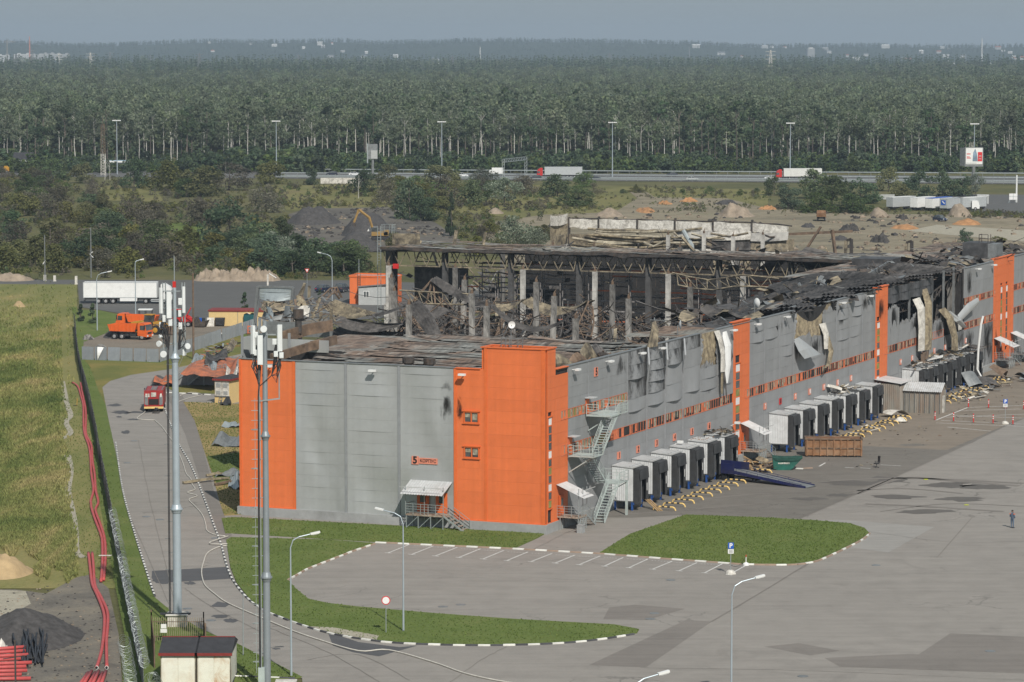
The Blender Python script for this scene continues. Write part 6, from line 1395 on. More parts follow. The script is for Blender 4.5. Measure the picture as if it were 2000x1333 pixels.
for k in range(8):
 for j in range(2):drape('black ridged roof sheet sliding down at the right of the hall',tuple(PU(LFT[k][0]-8*j,LFT[k][1]+6*j,LFT[k][2]-3*j)),tuple(PU(RGT[k][0],RGT[k][1]+5*j,RGT[k][2]-4*j)),5.0,.5-.9*(k%2),MT['burnt_sheet'],twist=.35,pitch=.6)['group']='black ridged sheets at hall right'
for k in range(6):drape('black roof sheet folded over the far right of the hall',tuple(PU(1600+22*k,528-2*k,182)),tuple(PU(1720+22*k,524-3*k,172)),6.5,.3,MT['burnt_sheet'],twist=.2,pitch=.6)['group']='black sheets folded over hall right'
drape('black peaked roof sheet beyond the standing truss, left slope',tuple(PU(1498,512,203)),tuple(PU(1560,494,203)),8,.4,MT['burnt_sheet'],pitch=.6);drape('black peaked roof sheet beyond the standing truss, right slope',tuple(PU(1560,494,203)),tuple(PU(1640,514,203)),8,.4,MT['burnt_sheet'],pitch=.6)
for k in range(6):drape('tan sheet fallen across the back of the hall',(262+3*k,100-3*k,9.6-.5*k),(250-2*k,64-2.5*k,8.2-.8*k),3.0,1.2,MT['burnt_tan'] if k%2 else MT['wool'],twist=.25)['group']='tan sheets fallen across the hall back'
for k in range(5):drape('dark sheet fallen before the far end wall',(270-8*k,108-4*k,7.5),(262-7*k,76-3*k,6.5),4.0,.8,MT['burnt_sheet'] if k%2 else MT['burnt_rust'])['group']='dark sheets before the far end wall'
def zcap(u,v):
 p=W(u,v);return CAMH-((528 if v<62 else 500)-14*nz(u/8,v/8))*p.y/FPX
def wreckage(name,label,n,u0,u1,v0,v1,zf,ms,lmin,lmax,wmax,seed,tilt=.5,cap=False):
 r=random.Random(seed);mb=MB()
 for i in range(n):
  u,v=r.uniform(u0,u1),r.uniform(v0,v1)
  if not inhall(u,v) and u>60:continue
  z=zf(u,v)*r.uniform(.25,1.05);p=Vector((u,v,z));l=r.uniform(lmin,lmax);a=r.uniform(0,2*PI);e=r.gauss(0,tilt)
  q=p+Vector((math.cos(a)*math.cos(e),math.sin(a)*math.cos(e),math.sin(e)))*l;mi=r.randrange(len(ms));wd=r.uniform(.06,wmax)
  if cap:
   lim=zcap(u,v);s_=max(0,max(p.z,q.z)-lim*r.uniform(.82,1.06));p.z-=s_;q.z-=s_
   if min(p.z,q.z)<-.5:continue
  if r.random()<.75:mb.bar(p,q,wd,wd*r.uniform(.3,1),mi)
  else:
   m_=(p+q)/2+Vector((0,0,r.uniform(-.25,.1)*l));pts=[p,p.lerp(m_,.6),m_,m_.lerp(q,.4),q];ax=Vector((-math.sin(a),math.cos(a),r.uniform(-.5,.5)))*wd*3
   vs=[]
   for s in pts:vs+=[s-ax,s+ax]
   mb.add(vs,[[2*i_,2*i_+1,2*i_+3,2*i_+2] for i_ in range(4)],mi)
 o=mb.build(name,ms);o['kind']='stuff';o['label']=label;o.location=O0;o.rotation_euler=(0,0,UA);return o
heap=lambda u,v:3.4+1.6*nz(u/9,v/9)+2.2*nz(u/25+3,v/25)
WM=[MT['burnt'],MT['burnt'],MT['burnt'],MT['burnt_sheet'],MT['burnt_sheet'],MT['burnt_sheet'],MT['burnt'],MT['burnt'],MT['concrete_dark'],MT['burnt_sheet'],MT['burnt_rust'],MT['burnt_tan'],MT['concrete']]
mb=MB();mb.grid(lambda a,b:Vector((94+108*a,12+94*b,max(.3,.55*heap(94+108*a,12+94*b)) if inhall(94+108*a+6,12+94*b) else-.5)),40,40);o=mb.build('rubble',MT['ash']);o['kind']='stuff';o['label']='ash and rubble covering the floor of the burnt hall';o.location=O0;o.rotation_euler=(0,0,UA)
wreckage('wreckage','tangle of burnt steel covering the hall floor',3000,94,190,12,107,heap,WM,1.2,8,.26,1,cap=True)
wreckage('wreckage','thin twisted purlins and cables tangled through the hall',1500,94,180,20,105,lambda u,v:1.25*heap(u,v)+2.6,[MT['burnt'],MT['burnt'],MT['burnt_sheet'],MT['burnt_rust']],3,10,.13,2,.45,cap=True)
wreckage('wreckage','charred heap along the hall front edge',900,50,112,12,60,lambda u,v:5.0+7.2*smoothstep(112,60,u)*.9+1.5*nz(u/6,v/6),WM,1,6,.25,3,.45,cap=True)
wreckage('wreckage','burnt members lying behind the standing roof strip',700,222,300,60,118,lambda u,v:5.5,WM+[MT['wool']],2,9,.35,4)
wreckage('wreckage','burnt scraps standing on the hall roof strip',120,192,201,14,106,lambda u,v:15.0,WM,.8,4,.2,5,.2).location.z+=.15
mb=MB();r=random.Random(31)
for k in range(170):
 u,v=r.uniform(100,178),r.uniform(24,96)
 if not inhall(u,v):continue
 p=Vector((u,v,r.uniform(6,12.5)));q=p+Vector((r.uniform(-9,9),r.uniform(-12,12),r.uniform(-6,1.5)));sg=r.uniform(.3,2.0);lim=zcap(u,v)+1.2;s_=max(0,p.z-lim);p.z-=s_;q.z-=s_
 mb.tube([p.lerp(q,t)+Vector((0,0,-4*sg*t*(1-t))) for t in(0,.25,.5,.75,1)],r.uniform(.03,.10),4,r.choice((0,0,1,2)))
o=mb.build('hanging_purlins',[MT['burnt'],MT['burnt_rust'],MT['burnt_sheet']]);o['kind']='stuff';o['label']='bent purlins and cables hanging across the burnt hall';o.location=O0;o.rotation_euler=(0,0,UA)
# ---- low annex left of the hall: leaning façade, collapsed roofs
AN=thing('collapsed_annex','collapsed low annex with leaning grey frame left of the hall','annex',W(0,0),UA)
def aw(px,py,z):u,v=L(px,py,z);return u,v
mb=MB()
def quadz(p0,p1,z0,z1,m,name,lean=(0,0),nn=5,bow=.4):
 mb=MB();mb.grid(lambda a,b:Vector((p0[0]+(p1[0]-p0[0])*a+lean[0]*(1-b)-bow*math.sin(PI*a)*(1-b),p0[1]+(p1[1]-p0[1])*a+lean[1]*(1-b),z0+(z1-z0)*b-.3*bow*math.sin(PI*a)*(1-b))),nn,3);return mb.build(name,m,AN)
def qp(a,b,u,z0,z1,m,**k):p,q=PU(a,570,u),PU(b,570,u);return quadz((u,p.y),(u,q.y),z0,z1,m,'facade_panel',**k)
ua=100;zt=PU(505,561,ua).z;z_=lambda py:PU(540,py,ua).z
qp(507,570,ua,z_(571),z_(560),MT['galv'],bow=.15);qp(507,569,ua,z_(585),z_(571),MT['galv'],bow=.8);qp(514,562,ua-.6,z_(604),z_(588),MT['burnt_tan'],lean=(-.8,0),bow=.9);qp(517,556,ua-.9,z_(622),z_(603),MT['galv_dark'],lean=(-.5,.3),bow=.6)
mb=MB();p,q=PU(504,560,ua),PU(573,562,ua);mb.bar((ua,p.y+.6,z_(640)),p,.35);mb.bar(PU(568,620,ua),q,.35);mb.bar(p,q,.3);mb.bar(PU(497,640,ua-1),PU(506,590,ua),.2);mb.build('frame_post',MT['galv_dark'],AN)
for p,q,m in((C_(690,930,90),C_(800,900,92),MT['white_dirty']),(C_(700,810,98),C_(780,890,97),MT['wool']),(C_(470,900,96),C_(520,960,94),MT['galv']),(C_(610,880,94),C_(660,950,92),MT['galv_dark'])):
 mb=MB();P=Vector(p);Q=Vector(q);mb.grid(lambda a,b:P.lerp(Q,a)+Vector((1.2*(b-.5),.4*(b-.5),1.3*(b-.5)+.4*math.sin(PI*a))),6,4);mb.build('torn_panel',m,AN)
mb=MB();P,Q=Vector(C_(690,810,106)),Vector(C_(940,810,106));mb.grid(lambda a,b:P.lerp(Q,a)+Vector((9*b-7,0,.35*math.sin(5*a)-.2*b)),8,4);mb.build('roof_plate',MT['burnt_sheet'],AN)
mb=MB()
for p,q in((C_(735,800,104),C_(765,680,104)),(C_(797,800,104),C_(800,700,104)),(C_(820,960,100),C_(880,800,101)),(C_(965,1050,96),C_(968,860,96)),(C_(870,965,98),C_(945,930,98)),(C_(888,960,98),C_(890,870,98)),(C_(675,900,99),C_(660,810,99)),(C_(760,700,104),C_(720,780,104))):mb.bar(p,q,.35,.28)
mb.build('broken_post',MT['burnt_tan'],AN)
o=wreckage('wreckage','tangled scraps over the collapsed annex',1,60,61,40,41,lambda u,v:1,[MT['burnt']],.1,.2,.1,77);bpy.data.objects.remove(o)
mb=MB();r=random.Random(12)
for k in range(150):x,y=r.uniform(460,990),r.uniform(800,1000);P=Vector(C_(x,y,r.uniform(88,104)));Q=P+Vector((r.uniform(-1.4,1.4),r.uniform(-1.6,1.6),r.uniform(-.9,.6)));mb.bar(P,Q,r.uniform(.05,.3),r.uniform(.04,.12),r.randrange(4))
o=mb.build('scrap',[MT['burnt'],MT['burnt_tan'],MT['galv_dark'],MT['burnt_rust']],AN);o['kind']='stuff'
mb=MB();mb.box(108.5,86,0,124,101,1.5);mb.build('plinth_wall',MT['plinth'],AN)
LOB=[G(350,727),G(392,704),G(430,690),G(468,680)]
def skin(px4,m,name,up=.9,z=1.8,seed=1,nx=10,ny=5):
 r=random.Random(seed);a,b,c_,d=[G(*p,z) for p in px4];mb=MB();ph=r.uniform(0,6)
 def fn(s,t):
  p=a.lerp(b,s).lerp(d.lerp(c_,s),t);return p+Vector((0,0,up*math.sin(PI*t)*(.5+.5*math.sin(7*s+ph))+.22*abs(math.sin(4.3*s+ph*2+2*t))+.45*nz(s*3+ph,t*2.5,ph)))
 mb.grid(fn,nx,ny);o=mb.build(name,m,None);return o
OR=[]
for i,(q,m,lab) in enumerate(((((352,732),(420,740),(440,708),(385,705)),MT['orange_wreck'],'large crumpled orange roof skin lying on the collapsed lobby'),(((420,738),(456,742),(470,700),(432,698)),MT['orange_wreck'],'orange wall skin folded against the warehouse side'),(((408,728),(446,726),(430,710),(400,712)),MT['galv'],'flat grey panel lying on the orange roof skin'),(((440,740),(462,742),(470,722),(446,724)),MT['white_dirty'],'white torn sheet at the foot of the orange skin'),
(((400,712),(445,702),(440,690),(405,696)),MT['burnt_sheet'],'black curled roof sheet above the orange skin'),(((440,690),(466,676),(462,668),(436,684)),MT['burnt_tan'],'tan torn sheets at the top of the lobby wreck'),(((376,716),(398,700),(392,694),(372,708)),MT['galv'],'grey bent strip leaning over the lobby wreck'))):
 tag(skin(q,m,'torn_sheet',.9,2.0 if i not in(4,5) else 3.0,i),lab,'torn sheet')
tag(skin([(295,752),(340,755),(345,740),(310,738)],MT['burnt_sheet'],'torn_sheet',.8,.2,9),'black twisted sheet lying on the road beside the fire engine','torn sheet')
tag(skin([(300,750),(338,753),(340,743),(306,742)],MT['orange_wreck'],'torn_sheet',1.0,.35,11),'orange twisted sheet lying on the road beside the fire engine','torn sheet')
g0=G(378,752)
STL=thing('entrance_stair','galvanised double stair standing before the collapsed lobby','stair',(g0.x,g0.y,0),UA-PI/2)
flight(STL,(-3.6,0,.02),(-.4,0,2.0),1.4,7,MT['galv_dark'],MT['galv'],(0,1,0));flight(STL,(-.6,-.6,.02),(2.0,-.6,2.0),1.4,6,MT['galv_dark'],MT['galv'],(0,1,0));mb=MB();mb.box(2.0,-.6,1.85,4.6,1.4,2.0);mb.build('landing',MT['galv_dark'],STL);mb=MB();railing(mb,[(2,-.6,2),(4.6,-.6,2),(4.6,1.4,2)],1.0,3,.06,.8);mb.bar((2.0,-.6,0),(2.0,-.6,1.9),.1);mb.bar((4.6,-.6,0),(4.6,-.6,1.9),.1);mb.bar((-3.2,1.2,2),(-1.5,1.2,5.5),.05);mb.build('railing',MT['galv'],STL)
junk('debris','twisted scraps heaped on the collapsed lobby',None,120,((G(385,738).x,G(385,738).y,1.4),(G(462,700).x,G(462,700).y,2.4)),[MT['burnt'],MT['orange_wreck'],MT['galv'],MT['burnt_tan'],MT['burnt_sheet']],.4,1.9,21,kind='stuff')
def lawn_skin(px4,m,lab,up,z,seed):tag(skin(px4,m,'torn_sheet',up,z,seed,8,5),lab,'torn sheet')
lawn_skin([(412,872),(470,874),(470,858),(440,860)],MT['galv_dark'],'grey crumpled cladding sheet on the dry lawn, upper one',1.2,.1,31);lawn_skin([(432,835),(470,836),(470,826),(448,829)],MT['galv'],'pale bent cladding sheet at the end of the dark hanging strip',.3,.1,32)
lawn_skin([(445,952),(470,958),(470,932),(452,934)],MT['galv'],'pale folded sheet against the warehouse corner on the lawn',1.2,.1,33);lawn_skin([(420,932),(470,930),(470,922),(425,926)],MT['galv_dark'],'dark twisted strip lying across the shaded lawn',.5,.1,34)
lawn_skin([(430,792),(452,793),(452,782),(432,784)],MT['black_rubber'],'black bundle lying on the lawn by the transformer kiosk',.8,.1,35)
for i,(a,b,w_,lab) in enumerate((((358,943),(446,934),.45,'long brown broken beam across the pavement and kerb'),((403,929),(440,925),.3,'short tan broken beam on the shaded lawn'),((420,947),(466,940),.35,'dark split beam at the foot of the folded sheet'))):
 A,B=G(*a,.2),G(*b,.25);mb=MB();mid=(B-A)*.5+Vector((0,0,.12));mb.bar((0,0,0),mid,w_,.22);mb.bar(mid,B-A,w_*.8,.2);mb.bar(mid*.9,mid*1.2+Vector((.1,.5,.1)),.1);o=mb.build('broken_beam',MT['wool'] if i<2 else MT['burnt_rust']);o.location=A;tag(o,lab,'beam')
# ================================================================= masts, fences, lamps, signs, pipes, small buildings
def lamp(px,py,h,ax,ay,label,group=None,r=.09,head=True):
 """Street lamp with foot at the surveyed pixel; arm reaches (ax, ay) metres."""
 t=thing('street_lamp',label,'street lamp',G(px,py),0,group);a=Vector((ax,ay,0));hp=h-a.length*.62
 mb=MB();mb.tube([(0,0,0),(0,0,h*.3),(0,0,hp)],[r*1.0,r*.82,r*.58],8);mb.build('pole',MT['mast'],t)
 mb=MB();mb.tube([(0,0,hp),(a.x*.12,a.y*.12,hp+(h-hp)*.55),(a.x*.4,a.y*.4,hp+(h-hp)*.8),(a.x,a.y,h)],r*.48,6);mb.build('arm',MT['mast'],t)
 d=a.normalized();mb=MB();c=a+Vector((0,0,h));mb.bar(c-d*.1,c+d*.62+Vector((0,0,.14)),.26,.13);mb.bar(c+d*.05+Vector((0,0,-.04)),c+d*.55+Vector((0,0,.05)),.2,.08);mb.build('lamp_head',MT['white'],t);return t
lamp(569,1322,10.9,1.6,.3,'street lamp on the lawn tip by the road, nearest the thick mast');lamp(788,1235,10.0,-1.7,.5,'street lamp beside the round no-entry sign on the lawn');lamp(1428,1392,9.7,1.8,.6,'street lamp standing out on the big asphalt yard')
lamp(1236,1640,10.0,1.6,.6,'street lamp of which only the white head shows at the bottom edge');lamp(190,646,9.9,1.9,.4,'street lamp beside the small spruce in front of white trailer',r=.11);lamp(265,618,10,.9,.4,'street lamp with short raised arm before the white trailer',r=.11);lamp(649,588,9.0,-2.2,.6,'street lamp by the dark cars left of the orange block',r=.11)
def hw_lamp(px,f=.47):
 p=hwp(px,f);t=thing('highway_lamp','tall highway mast with a crown of floodlights %s'%{229:'at far left above the bushes',540:'left of the white highway wall',863:'between billboard back and box van',1196:'right of the red lorry',1543:'beside the pale lorry trailer',1902:'behind the bright billboard'}[px],'street lamp',p,0,'highway masts')
 mb=MB();mb.tube([(0,0,0),(0,0,20)],[.2,.12],8);mb.build('pole',MT['mast'],t);mb=MB();mb.bar((-1.1,0,20),(1.1,0,20),.2)
 for x in(-1.3,-.65,.0,.65,1.3):mb.box(x-.28,-.4,19.95,x+.28,.4,20.3)
 mb.build('floodlight',MT['white'],t)
for px in(229,540,863,1196,1543,1902):hw_lamp(px)
def pole(px,py,h,label,m,r=.12,extra=None):
 t=thing('utility_pole',label,'pole',G(px,py));mb=MB();mb.tube([(0,0,0),(.03,0,h)],[r,r*.75],7);mb.build('shaft',m,t)
 if extra:mb=MB();[mb.bar(a,b,.12) for a,b in extra];mb.build('fitting',MT['white'],t)
 return t
pole(88,551,9.6,'thin grey pole left of the wooden-footed pole by the far road',MT['galv_dark'],.12,[((-.4,0,3.6),(.1,0,4.4))]);pole(178,543,10.4,'thin pole with pale wooden foot and small bracket by far road',MT['galv_dark'],.14,[((-.2,0,4.9),(.4,0,5.4)),((-.2,0,4.9),(.5,0,4.2))]);pole(341,556,5.4,'short thin pole rising behind the antenna mast',MT['galv_dark'],.1)
pole(378,702,13.2,'tall rust-topped pole beside the collapsed lobby',MT['burnt_rust'],.17);pole(701,560,5.5,'thin pale pole behind the orange block',MT['galv'],.08);pole(1985,396,8.4,'thick white pole at the car park edge',MT['white'],.3);pole(475,1282,5,'thin grey post standing in the grass beside the cabins',MT['galv'],.05)
for px,py,lab in((88,549,'white concrete marker block at the foot of the thin grey pole'),(107,550,'white concrete marker block between the two far poles'),(149,556,'tall white marker post at the end of the field')):t=G(px,py);mb=MB();mb.box(-.25,-.25,0,.25,.25,1.2 if px!=149 else 1.7);mb.box(-.3,-.3,0,.3,.3,.2);o=mb.build('marker_post',MT['white_dirty']);o.location=t;tag(o,lab,'marker')
# ---- mobile phone masts
def antenna(t,p,w_,h,dx=.0,ang=0.0):
 mb=MB();M=Matrix.Translation(Vector(p))@Matrix.Rotation(ang,4,'Z');prof=[(-w_/2,-.06),(-w_/2+.06,-.13),(w_/2-.06,-.13),(w_/2,-.06),(w_/2,.06),(-w_/2,.06)]
 mb.prism(prof,0,h);mb.xf(M);a=mb.build('antenna',MT['antenna'],t)
 mb=MB();mb.box(-.05,.06,.3,.05,.3,.4);mb.box(-.05,.06,h-.4,.05,.3,h-.3);mb.xf(M);mb.build('bracket',MT['galv_dark'],a);return a
def rru(t,p,s=(.3,.2,.45),ang=0.0):mb=MB();mb.box(-s[0]/2,-s[1]/2,0,s[0]/2,s[1]/2,s[2]);[mb.box(-s[0]/2+.03+k*.06,-s[1]/2-.03,.04,-s[0]/2+.05+k*.06,-s[1]/2,s[2]-.04) for k in range(5)];mb.xf(Matrix.Translation(Vector(p))@Matrix.Rotation(ang,4,'Z'));return mb.build('radio_unit',MT['antenna'],t)
def cables(t,pts_list,r=.03):mb=MB();[mb.tube(p,r,5) for p in pts_list];o=mb.build('cable',MT['black_rubber'],t);o['kind']='stuff'
def drum(t,p,r,d):
 p=Vector(p);d=Vector(d).normalized();mb=MB();mb.tube([p,p+d*.22,p+d*.3],[r*.6,r*.86,r*.8],14);mb.build('microwave_dish',MT['antenna'],t)
def flange(mb,z,r0,r1):mb.tube([(0,0,z-.32),(0,0,z-.05),(0,0,z-.05),(0,0,z+.05),(0,0,z+.05),(0,0,z+.38)],[r0,r0+.10,r0+.15,r0+.15,r0+.09,r1],16)
M1=thing('antenna_mast','tall grey monopole phone mast standing by the gated cabins and road','phone mast',G(347,1222))
mb=MB();mb.tube([(0,0,.9),(0,0,9.7)],[.36,.33],18);mb.tube([(0,0,9.7),(0,0,22.2)],[.31,.25],18);mb.tube([(0,0,22.2),(0,0,28.0)],[.18,.15],12);flange(mb,9.7,.37,.35);flange(mb,22.2,.28,.18);mb.build('pole',MT['mast'],M1,False)
mb=MB();mb.box(-.75,-.75,-.1,.75,.75,.95);mb.box(-.9,-.9,.95,.9,.9,1.03);mb.build('base',MT['white_dirty'],M1)
mb=MB();mb.box(-1.4,-.5,.98,1.1,.1,1.06);mb.build('platform',MT['chassis'],M1)
mb=MB()
for x in(-.66,-.56):mb.bar((x,-.25,0),(x,-.1,22.5),.035)
for k in range(9):mb.bar((-.7,-.25,.9+2.6*k),(-.05,-.1,.9+2.6*k),.05);mb.bar((-.95,-.25,2.1+2.6*k),(-.5,-.2,2.1+2.6*k),.05)
mb.build('climbing_ladder',MT['galv_dark'],M1)
cables(M1,[[(-.62,-.3,1),(-.63,-.3,12),(-.6,-.26,22.6),(-.45,-.2,24)],[(-.54,-.3,1),(-.55,-.28,12),(-.5,-.24,22.6),(-.3,-.2,25)]],.035)
mb=MB()
for z in(23.4,24.9,26.3,27.7):mb.bar((-.95,0,z),(.85,0,z),.08);mb.bar((0,-.1,z),(0,-.55,z),.07)
for x,y in((-.95,0),(-.75,.2),(.62,.0),(.82,.15)):mb.cyl((x,y,22.4),(x,y,28.4),.055,6)
mb.cyl((0,-.55,23.2),(0,-.55,27.9),.05,6);mb.cyl((0,0,28),(0,0,30.6),.035,6);mb.build('antenna_frame',MT['galv'],M1)
antenna(M1,(-.38,-.72,25.55),.42,2.15);antenna(M1,(-1.08,-.25,25.9),.3,2.1,ang=-.7);antenna(M1,(.78,-.3,25.95),.26,2.15,ang=.8)
for p in((-1.12,.15,24.6),(-.8,-.3,25.2),(.5,-.25,24.6),(.5,-.25,26.6),(-.28,-.6,24.9),(.45,.1,25.6)):rru(M1,p,(.3,.22,.55))
drum(M1,(-1.15,-.1,23.4),.30,(-.6,-1,0));drum(M1,(-.85,-.2,22.55),.33,(-.2,-1,0));drum(M1,(.95,-.1,23.2),.30,(.6,-1,0));drum(M1,(-1.0,-.1,24.0),.2,(-1,-.5,0));rru(M1,(.72,0,22.4),(.16,.16,.5))
r_=random.Random(8);cb=[]
for k in range(26):
 x=r_.choice((-1.05,-.8,-.9,.55,.7));z=r_.uniform(24.3,25.8);cb.append([(x,-.2,z),(x+r_.uniform(-.25,.25),-.35,z-r_.uniform(.2,.9)),(x*.75+r_.uniform(-.15,.15),-.2,z-r_.uniform(.6,1.6)),(-.5 if x<0 else .3,-.2,22.9)])
cables(M1,cb,.035);mb=MB();mb.box(-.13,-.12,28.0,.13,.12,28.5);mb.build('beacon',MT['red'],M1)
M2=thing('antenna_mast','darker grey monopole phone mast in front with spiky rest pegs','phone mast',G(522,1352))
mb=MB();mb.tube([(0,0,0),(0,0,8.6)],[.28,.26],18);mb.tube([(0,0,8.6),(0,0,19.1)],[.25,.21],18);mb.tube([(0,0,19.1),(0,0,27.6)],[.21,.17],14);flange(mb,8.6,.29,.28);flange(mb,19.1,.22,.2);mb.build('pole',MT['mast_dark'],M2)
mb=MB();mb.box(-.62,-.5,0,-.15,-.1,1.9);mb.build('cable_cover',MT['stair'],M2)
mb=MB();mb.bar((-.75,-.3,1.5),(-.75,-.1,21.9),.035);mb.bar((-.38,-.25,.5),(-.36,-.1,22),.06)
for k in range(28):
 z=2.3+.72*k;mb.bar((-1.0,-.3,z),(-.5,-.25,z),.04)
 if k%4==0:mb.bar((-1.02,-.4,z+.05),(-.48,-.1,z+.05),.05)
 if k%2:mb.bar((-.38,-.2,z),(-.2,-.05,z),.05)
mb.build('climbing_ladder',MT['galv'],M2)
cables(M2,[[(-.45,-.3,1.5),(-.47,-.28,12),(-.45,-.22,22),(-.3,-.2,24.3)],[(-.52,-.3,1.5),(-.54,-.28,12),(-.5,-.22,22),(-.35,-.2,24.6)],[(-.48,-.34,1.5),(-.5,-.32,12),(-.47,-.26,22.5)]],.04)
mb=MB();mb.bar((-.5,-.2,21.7),(1.1,-.2,21.9),.1);mb.cyl((-.42,-.2,18.8),(-.42,-.2,27.6),.05,6);mb.cyl((1.05,-.2,21.9),(1.05,-.2,27.4),.05,6)
for z in(24.4,26.6):mb.bar((-.9,-.1,z),(1.2,-.1,z),.08)
mb.cyl((-.85,-.1,24),(-.85,-.1,27.7),.05,6);mb.build('antenna_frame',MT['galv'],M2)
antenna(M2,(-.3,-.62,24.45),.42,2.15);antenna(M2,(-.82,-.35,25.2),.36,2.1,ang=-.8);antenna(M2,(1.12,-.35,25.4),.40,1.95,ang=.8);drum(M2,(-.02,-.4,27.05),.3,(0,-1,0))
for p in((-.62,-.4,26.4),(-.6,-.4,25.1),(.85,-.4,25.0),(1.25,-.4,24.9),(.75,-.4,25.9)):rru(M2,p,(.3,.2,.42))
cb=[]
for k in range(26):
 x=r_.choice((-.8,-.6,.9,1.1));z=r_.uniform(24.6,26.2);cb.append([(x,-.3,z),(x+r_.uniform(-.25,.2),-.42,z-r_.uniform(.3,.9)),(x*.8,-.25,z-r_.uniform(.9,1.9)),(-.45 if x<0 else .5,-.22,23.6 if x>0 else 23.3),(-.4,-.22,22.8)])
cables(M2,cb,.035)
mb=MB();mb.box(-.3,-.3,.0,1.3,1.0,.12);o=mb.build('concrete_pad',MT['white_dirty']);o.location=G(545,1335);tag(o,'pale concrete slab on the pavement behind the spiky mast','slab')
EF=thing('enclosure_fence','low rusty picket fence round the foot of the gated mast','fence',G(300,1290))
A0=G(300,1290)
def picket(a,b,h,mt):
 a=a-A0;b=b-A0;n=int((b-a).length/.16);f=MB()
 for z in(.35,h-.35):f.bar(a+Vector((0,0,z)),b+Vector((0,0,z)),.05)
 f.build('rail',MT['burnt_rust'],EF);me=MB();me.bar((0,0,0),(0,0,h),.035);pm_=me.mesh('picket',mt)
 for k in range(n+1):put('picket',pm_,EF,a.lerp(b,k/n))
 for p in(a,b):m=MB();m.bar(p,p+Vector((0,0,h+.45)),.09);m.build('post',MT['burnt_rust'],EF)
picket(G(302,1305),G(296,1252),2.1,MT['burnt_rust']);picket(G(296,1252),G(398,1252),1.9,MT['wool']);picket(G(398,1252),G(402,1275),1.9,MT['burnt_rust'])
mb=MB();mb.box(-.22,-.04,1.1,.22,0,1.45);mb.box(-.26,-.04,.75,.26,0,1.05);o=mb.build('notice',MT['white'],EF);o.location=G(320,1254)-A0
def cabin(px,py,wd,label,rust):
 t=thing('equipment_cabin',label,'cabin',G(px,py));dp,h=5.2,2.55
 mb=MB();mb.box(0,0,.12,wd,.08,h);mb.box(0,dp-.08,.12,wd,dp,h);mb.box(0,.08,.12,.08,dp-.08,h);mb.box(wd-.08,.08,.12,wd,dp-.08,h);mb.build('wall',MT['cabin_cream'],t)
 mb=MB();mb.add([(-.12,-.2,h),(wd+.12,-.2,h),(wd+.12,dp/2,h+.75),(-.12,dp/2,h+.75),(wd+.12,dp+.2,h),(-.12,dp+.2,h)],[[0,1,2,3],[3,2,4,5]]);mb.add([(-.1,0,h),(-.1,dp,h),(-.1,dp/2,h+.72),(wd+.1,0,h),(wd+.1,dp,h),(wd+.1,dp/2,h+.72)],[[0,2,1],[3,4,5]]);mb.build('roof',MT['felt'],t)
 mb=MB();mb.box(-.14,-.26,h-.16,wd+.14,-.2,h+.05);mb.bar((-.14,dp/2,h+.77),(wd+.14,dp/2,h+.77),.12,.05);mb.build('fascia',MT['maroon'],t)
 mb=MB();mb.box(0,-.03,.12,.06,0,h-.2);mb.box(wd-.06,-.03,.12,wd,0,h-.2);mb.build('corner_trim',MT['burnt_tan'],t)
 for a,b in((.12,wd/2-.02),(wd/2+.02,wd-.12)):mb=MB();mb.box(a,-.05,.2,b,-.01,h-.25);mb.build('door',MT['cabin_cream'] if not(rust and a>.5) else MT['cabin_rust'],t)
 mb=MB();mb.box(-.05,-.05,0,wd+.05,dp+.05,.12);mb.build('base',MT['chassis'],t)
MT['cabin_rust']=mat('rust_streaked_cream',(.74,.71,.60),.6,var=.05,dirt=(.42,.19,.05),dirt_amt=.7,dirt_scale=1.1)
cabin(314,1342,2.62,'left of the twin cream equipment cabins with black roof',False);cabin(385,1342,2.52,'right of the twin cream cabins with rust-streaked door',True)
# ---- long mesh fence with razor wire
FP=[G(*p) for p in sm([(146,640),(150,690),(158,735),(170,780),(184,845),(197,920),(210,985),(220,1045),(233,1110),(246,1180),(259,1245),(270,1300),(283,1360)])]
F0=FP[0];FE=thing('mesh_fence','long dark wire mesh fence topped with razor wire beside the field','fence',F0)
cum=[0]
for a,b in zip(FP,FP[1:]):cum.append(cum[-1]+(b-a).length)
def on(path,cum,d):
 i=0
 while i<len(path)-2 and cum[i+1]<d:i+=1
 return path[i].lerp(path[i+1],(d-cum[i])/(cum[i+1]-cum[i]))
mb=MB()
for k in range(27):mb.bar((.1*k+.2,0,.08),(.1*k+.2,0,2.1),.03)
for k in range(8):mb.bar((.05,0,.1+.28*k),(2.95,0,.1+.28*k),.024)
fpm=mb.mesh('fence_panel',MT['galv_dark']);mb=MB();mb.box(-.05,-.05,0,.05,.05,2.25);mb.bar((0,0,2.2),(0,-.35,2.6),.05);fpo=mb.mesh('post',MT['chassis'])
n=int(cum[-1]/3)
for k in range(n):
 a=on(FP,cum,3*k)-F0;b=on(FP,cum,3*k+3)-F0;d=b-a;ang=math.atan2(d.y,d.x)
 put('post',fpo,FE,a,(0,0,ang));put('fence_panel',fpm,FE,a,(rnd.uniform(-.05,.05),0,ang),(d.length/3,1,1))
def coil(path,r,pitch,z,start=0,end=None,seg=10,jit=.12):
 c=[0]
 for a,b in zip(path,path[1:]):c.append(c[-1]+(b-a).length)
 end=end or c[-1];pts=[];d=start;a=0
 while d<end:p=on(path,c,d);pts.append(p+Vector((r*math.cos(a)*1.0,r*.25*math.cos(a),z+r*math.sin(a)))+Vector((rnd.gauss(0,jit*r),0,rnd.gauss(0,jit*r))));a+=2*PI/seg;d+=pitch/seg
 return pts
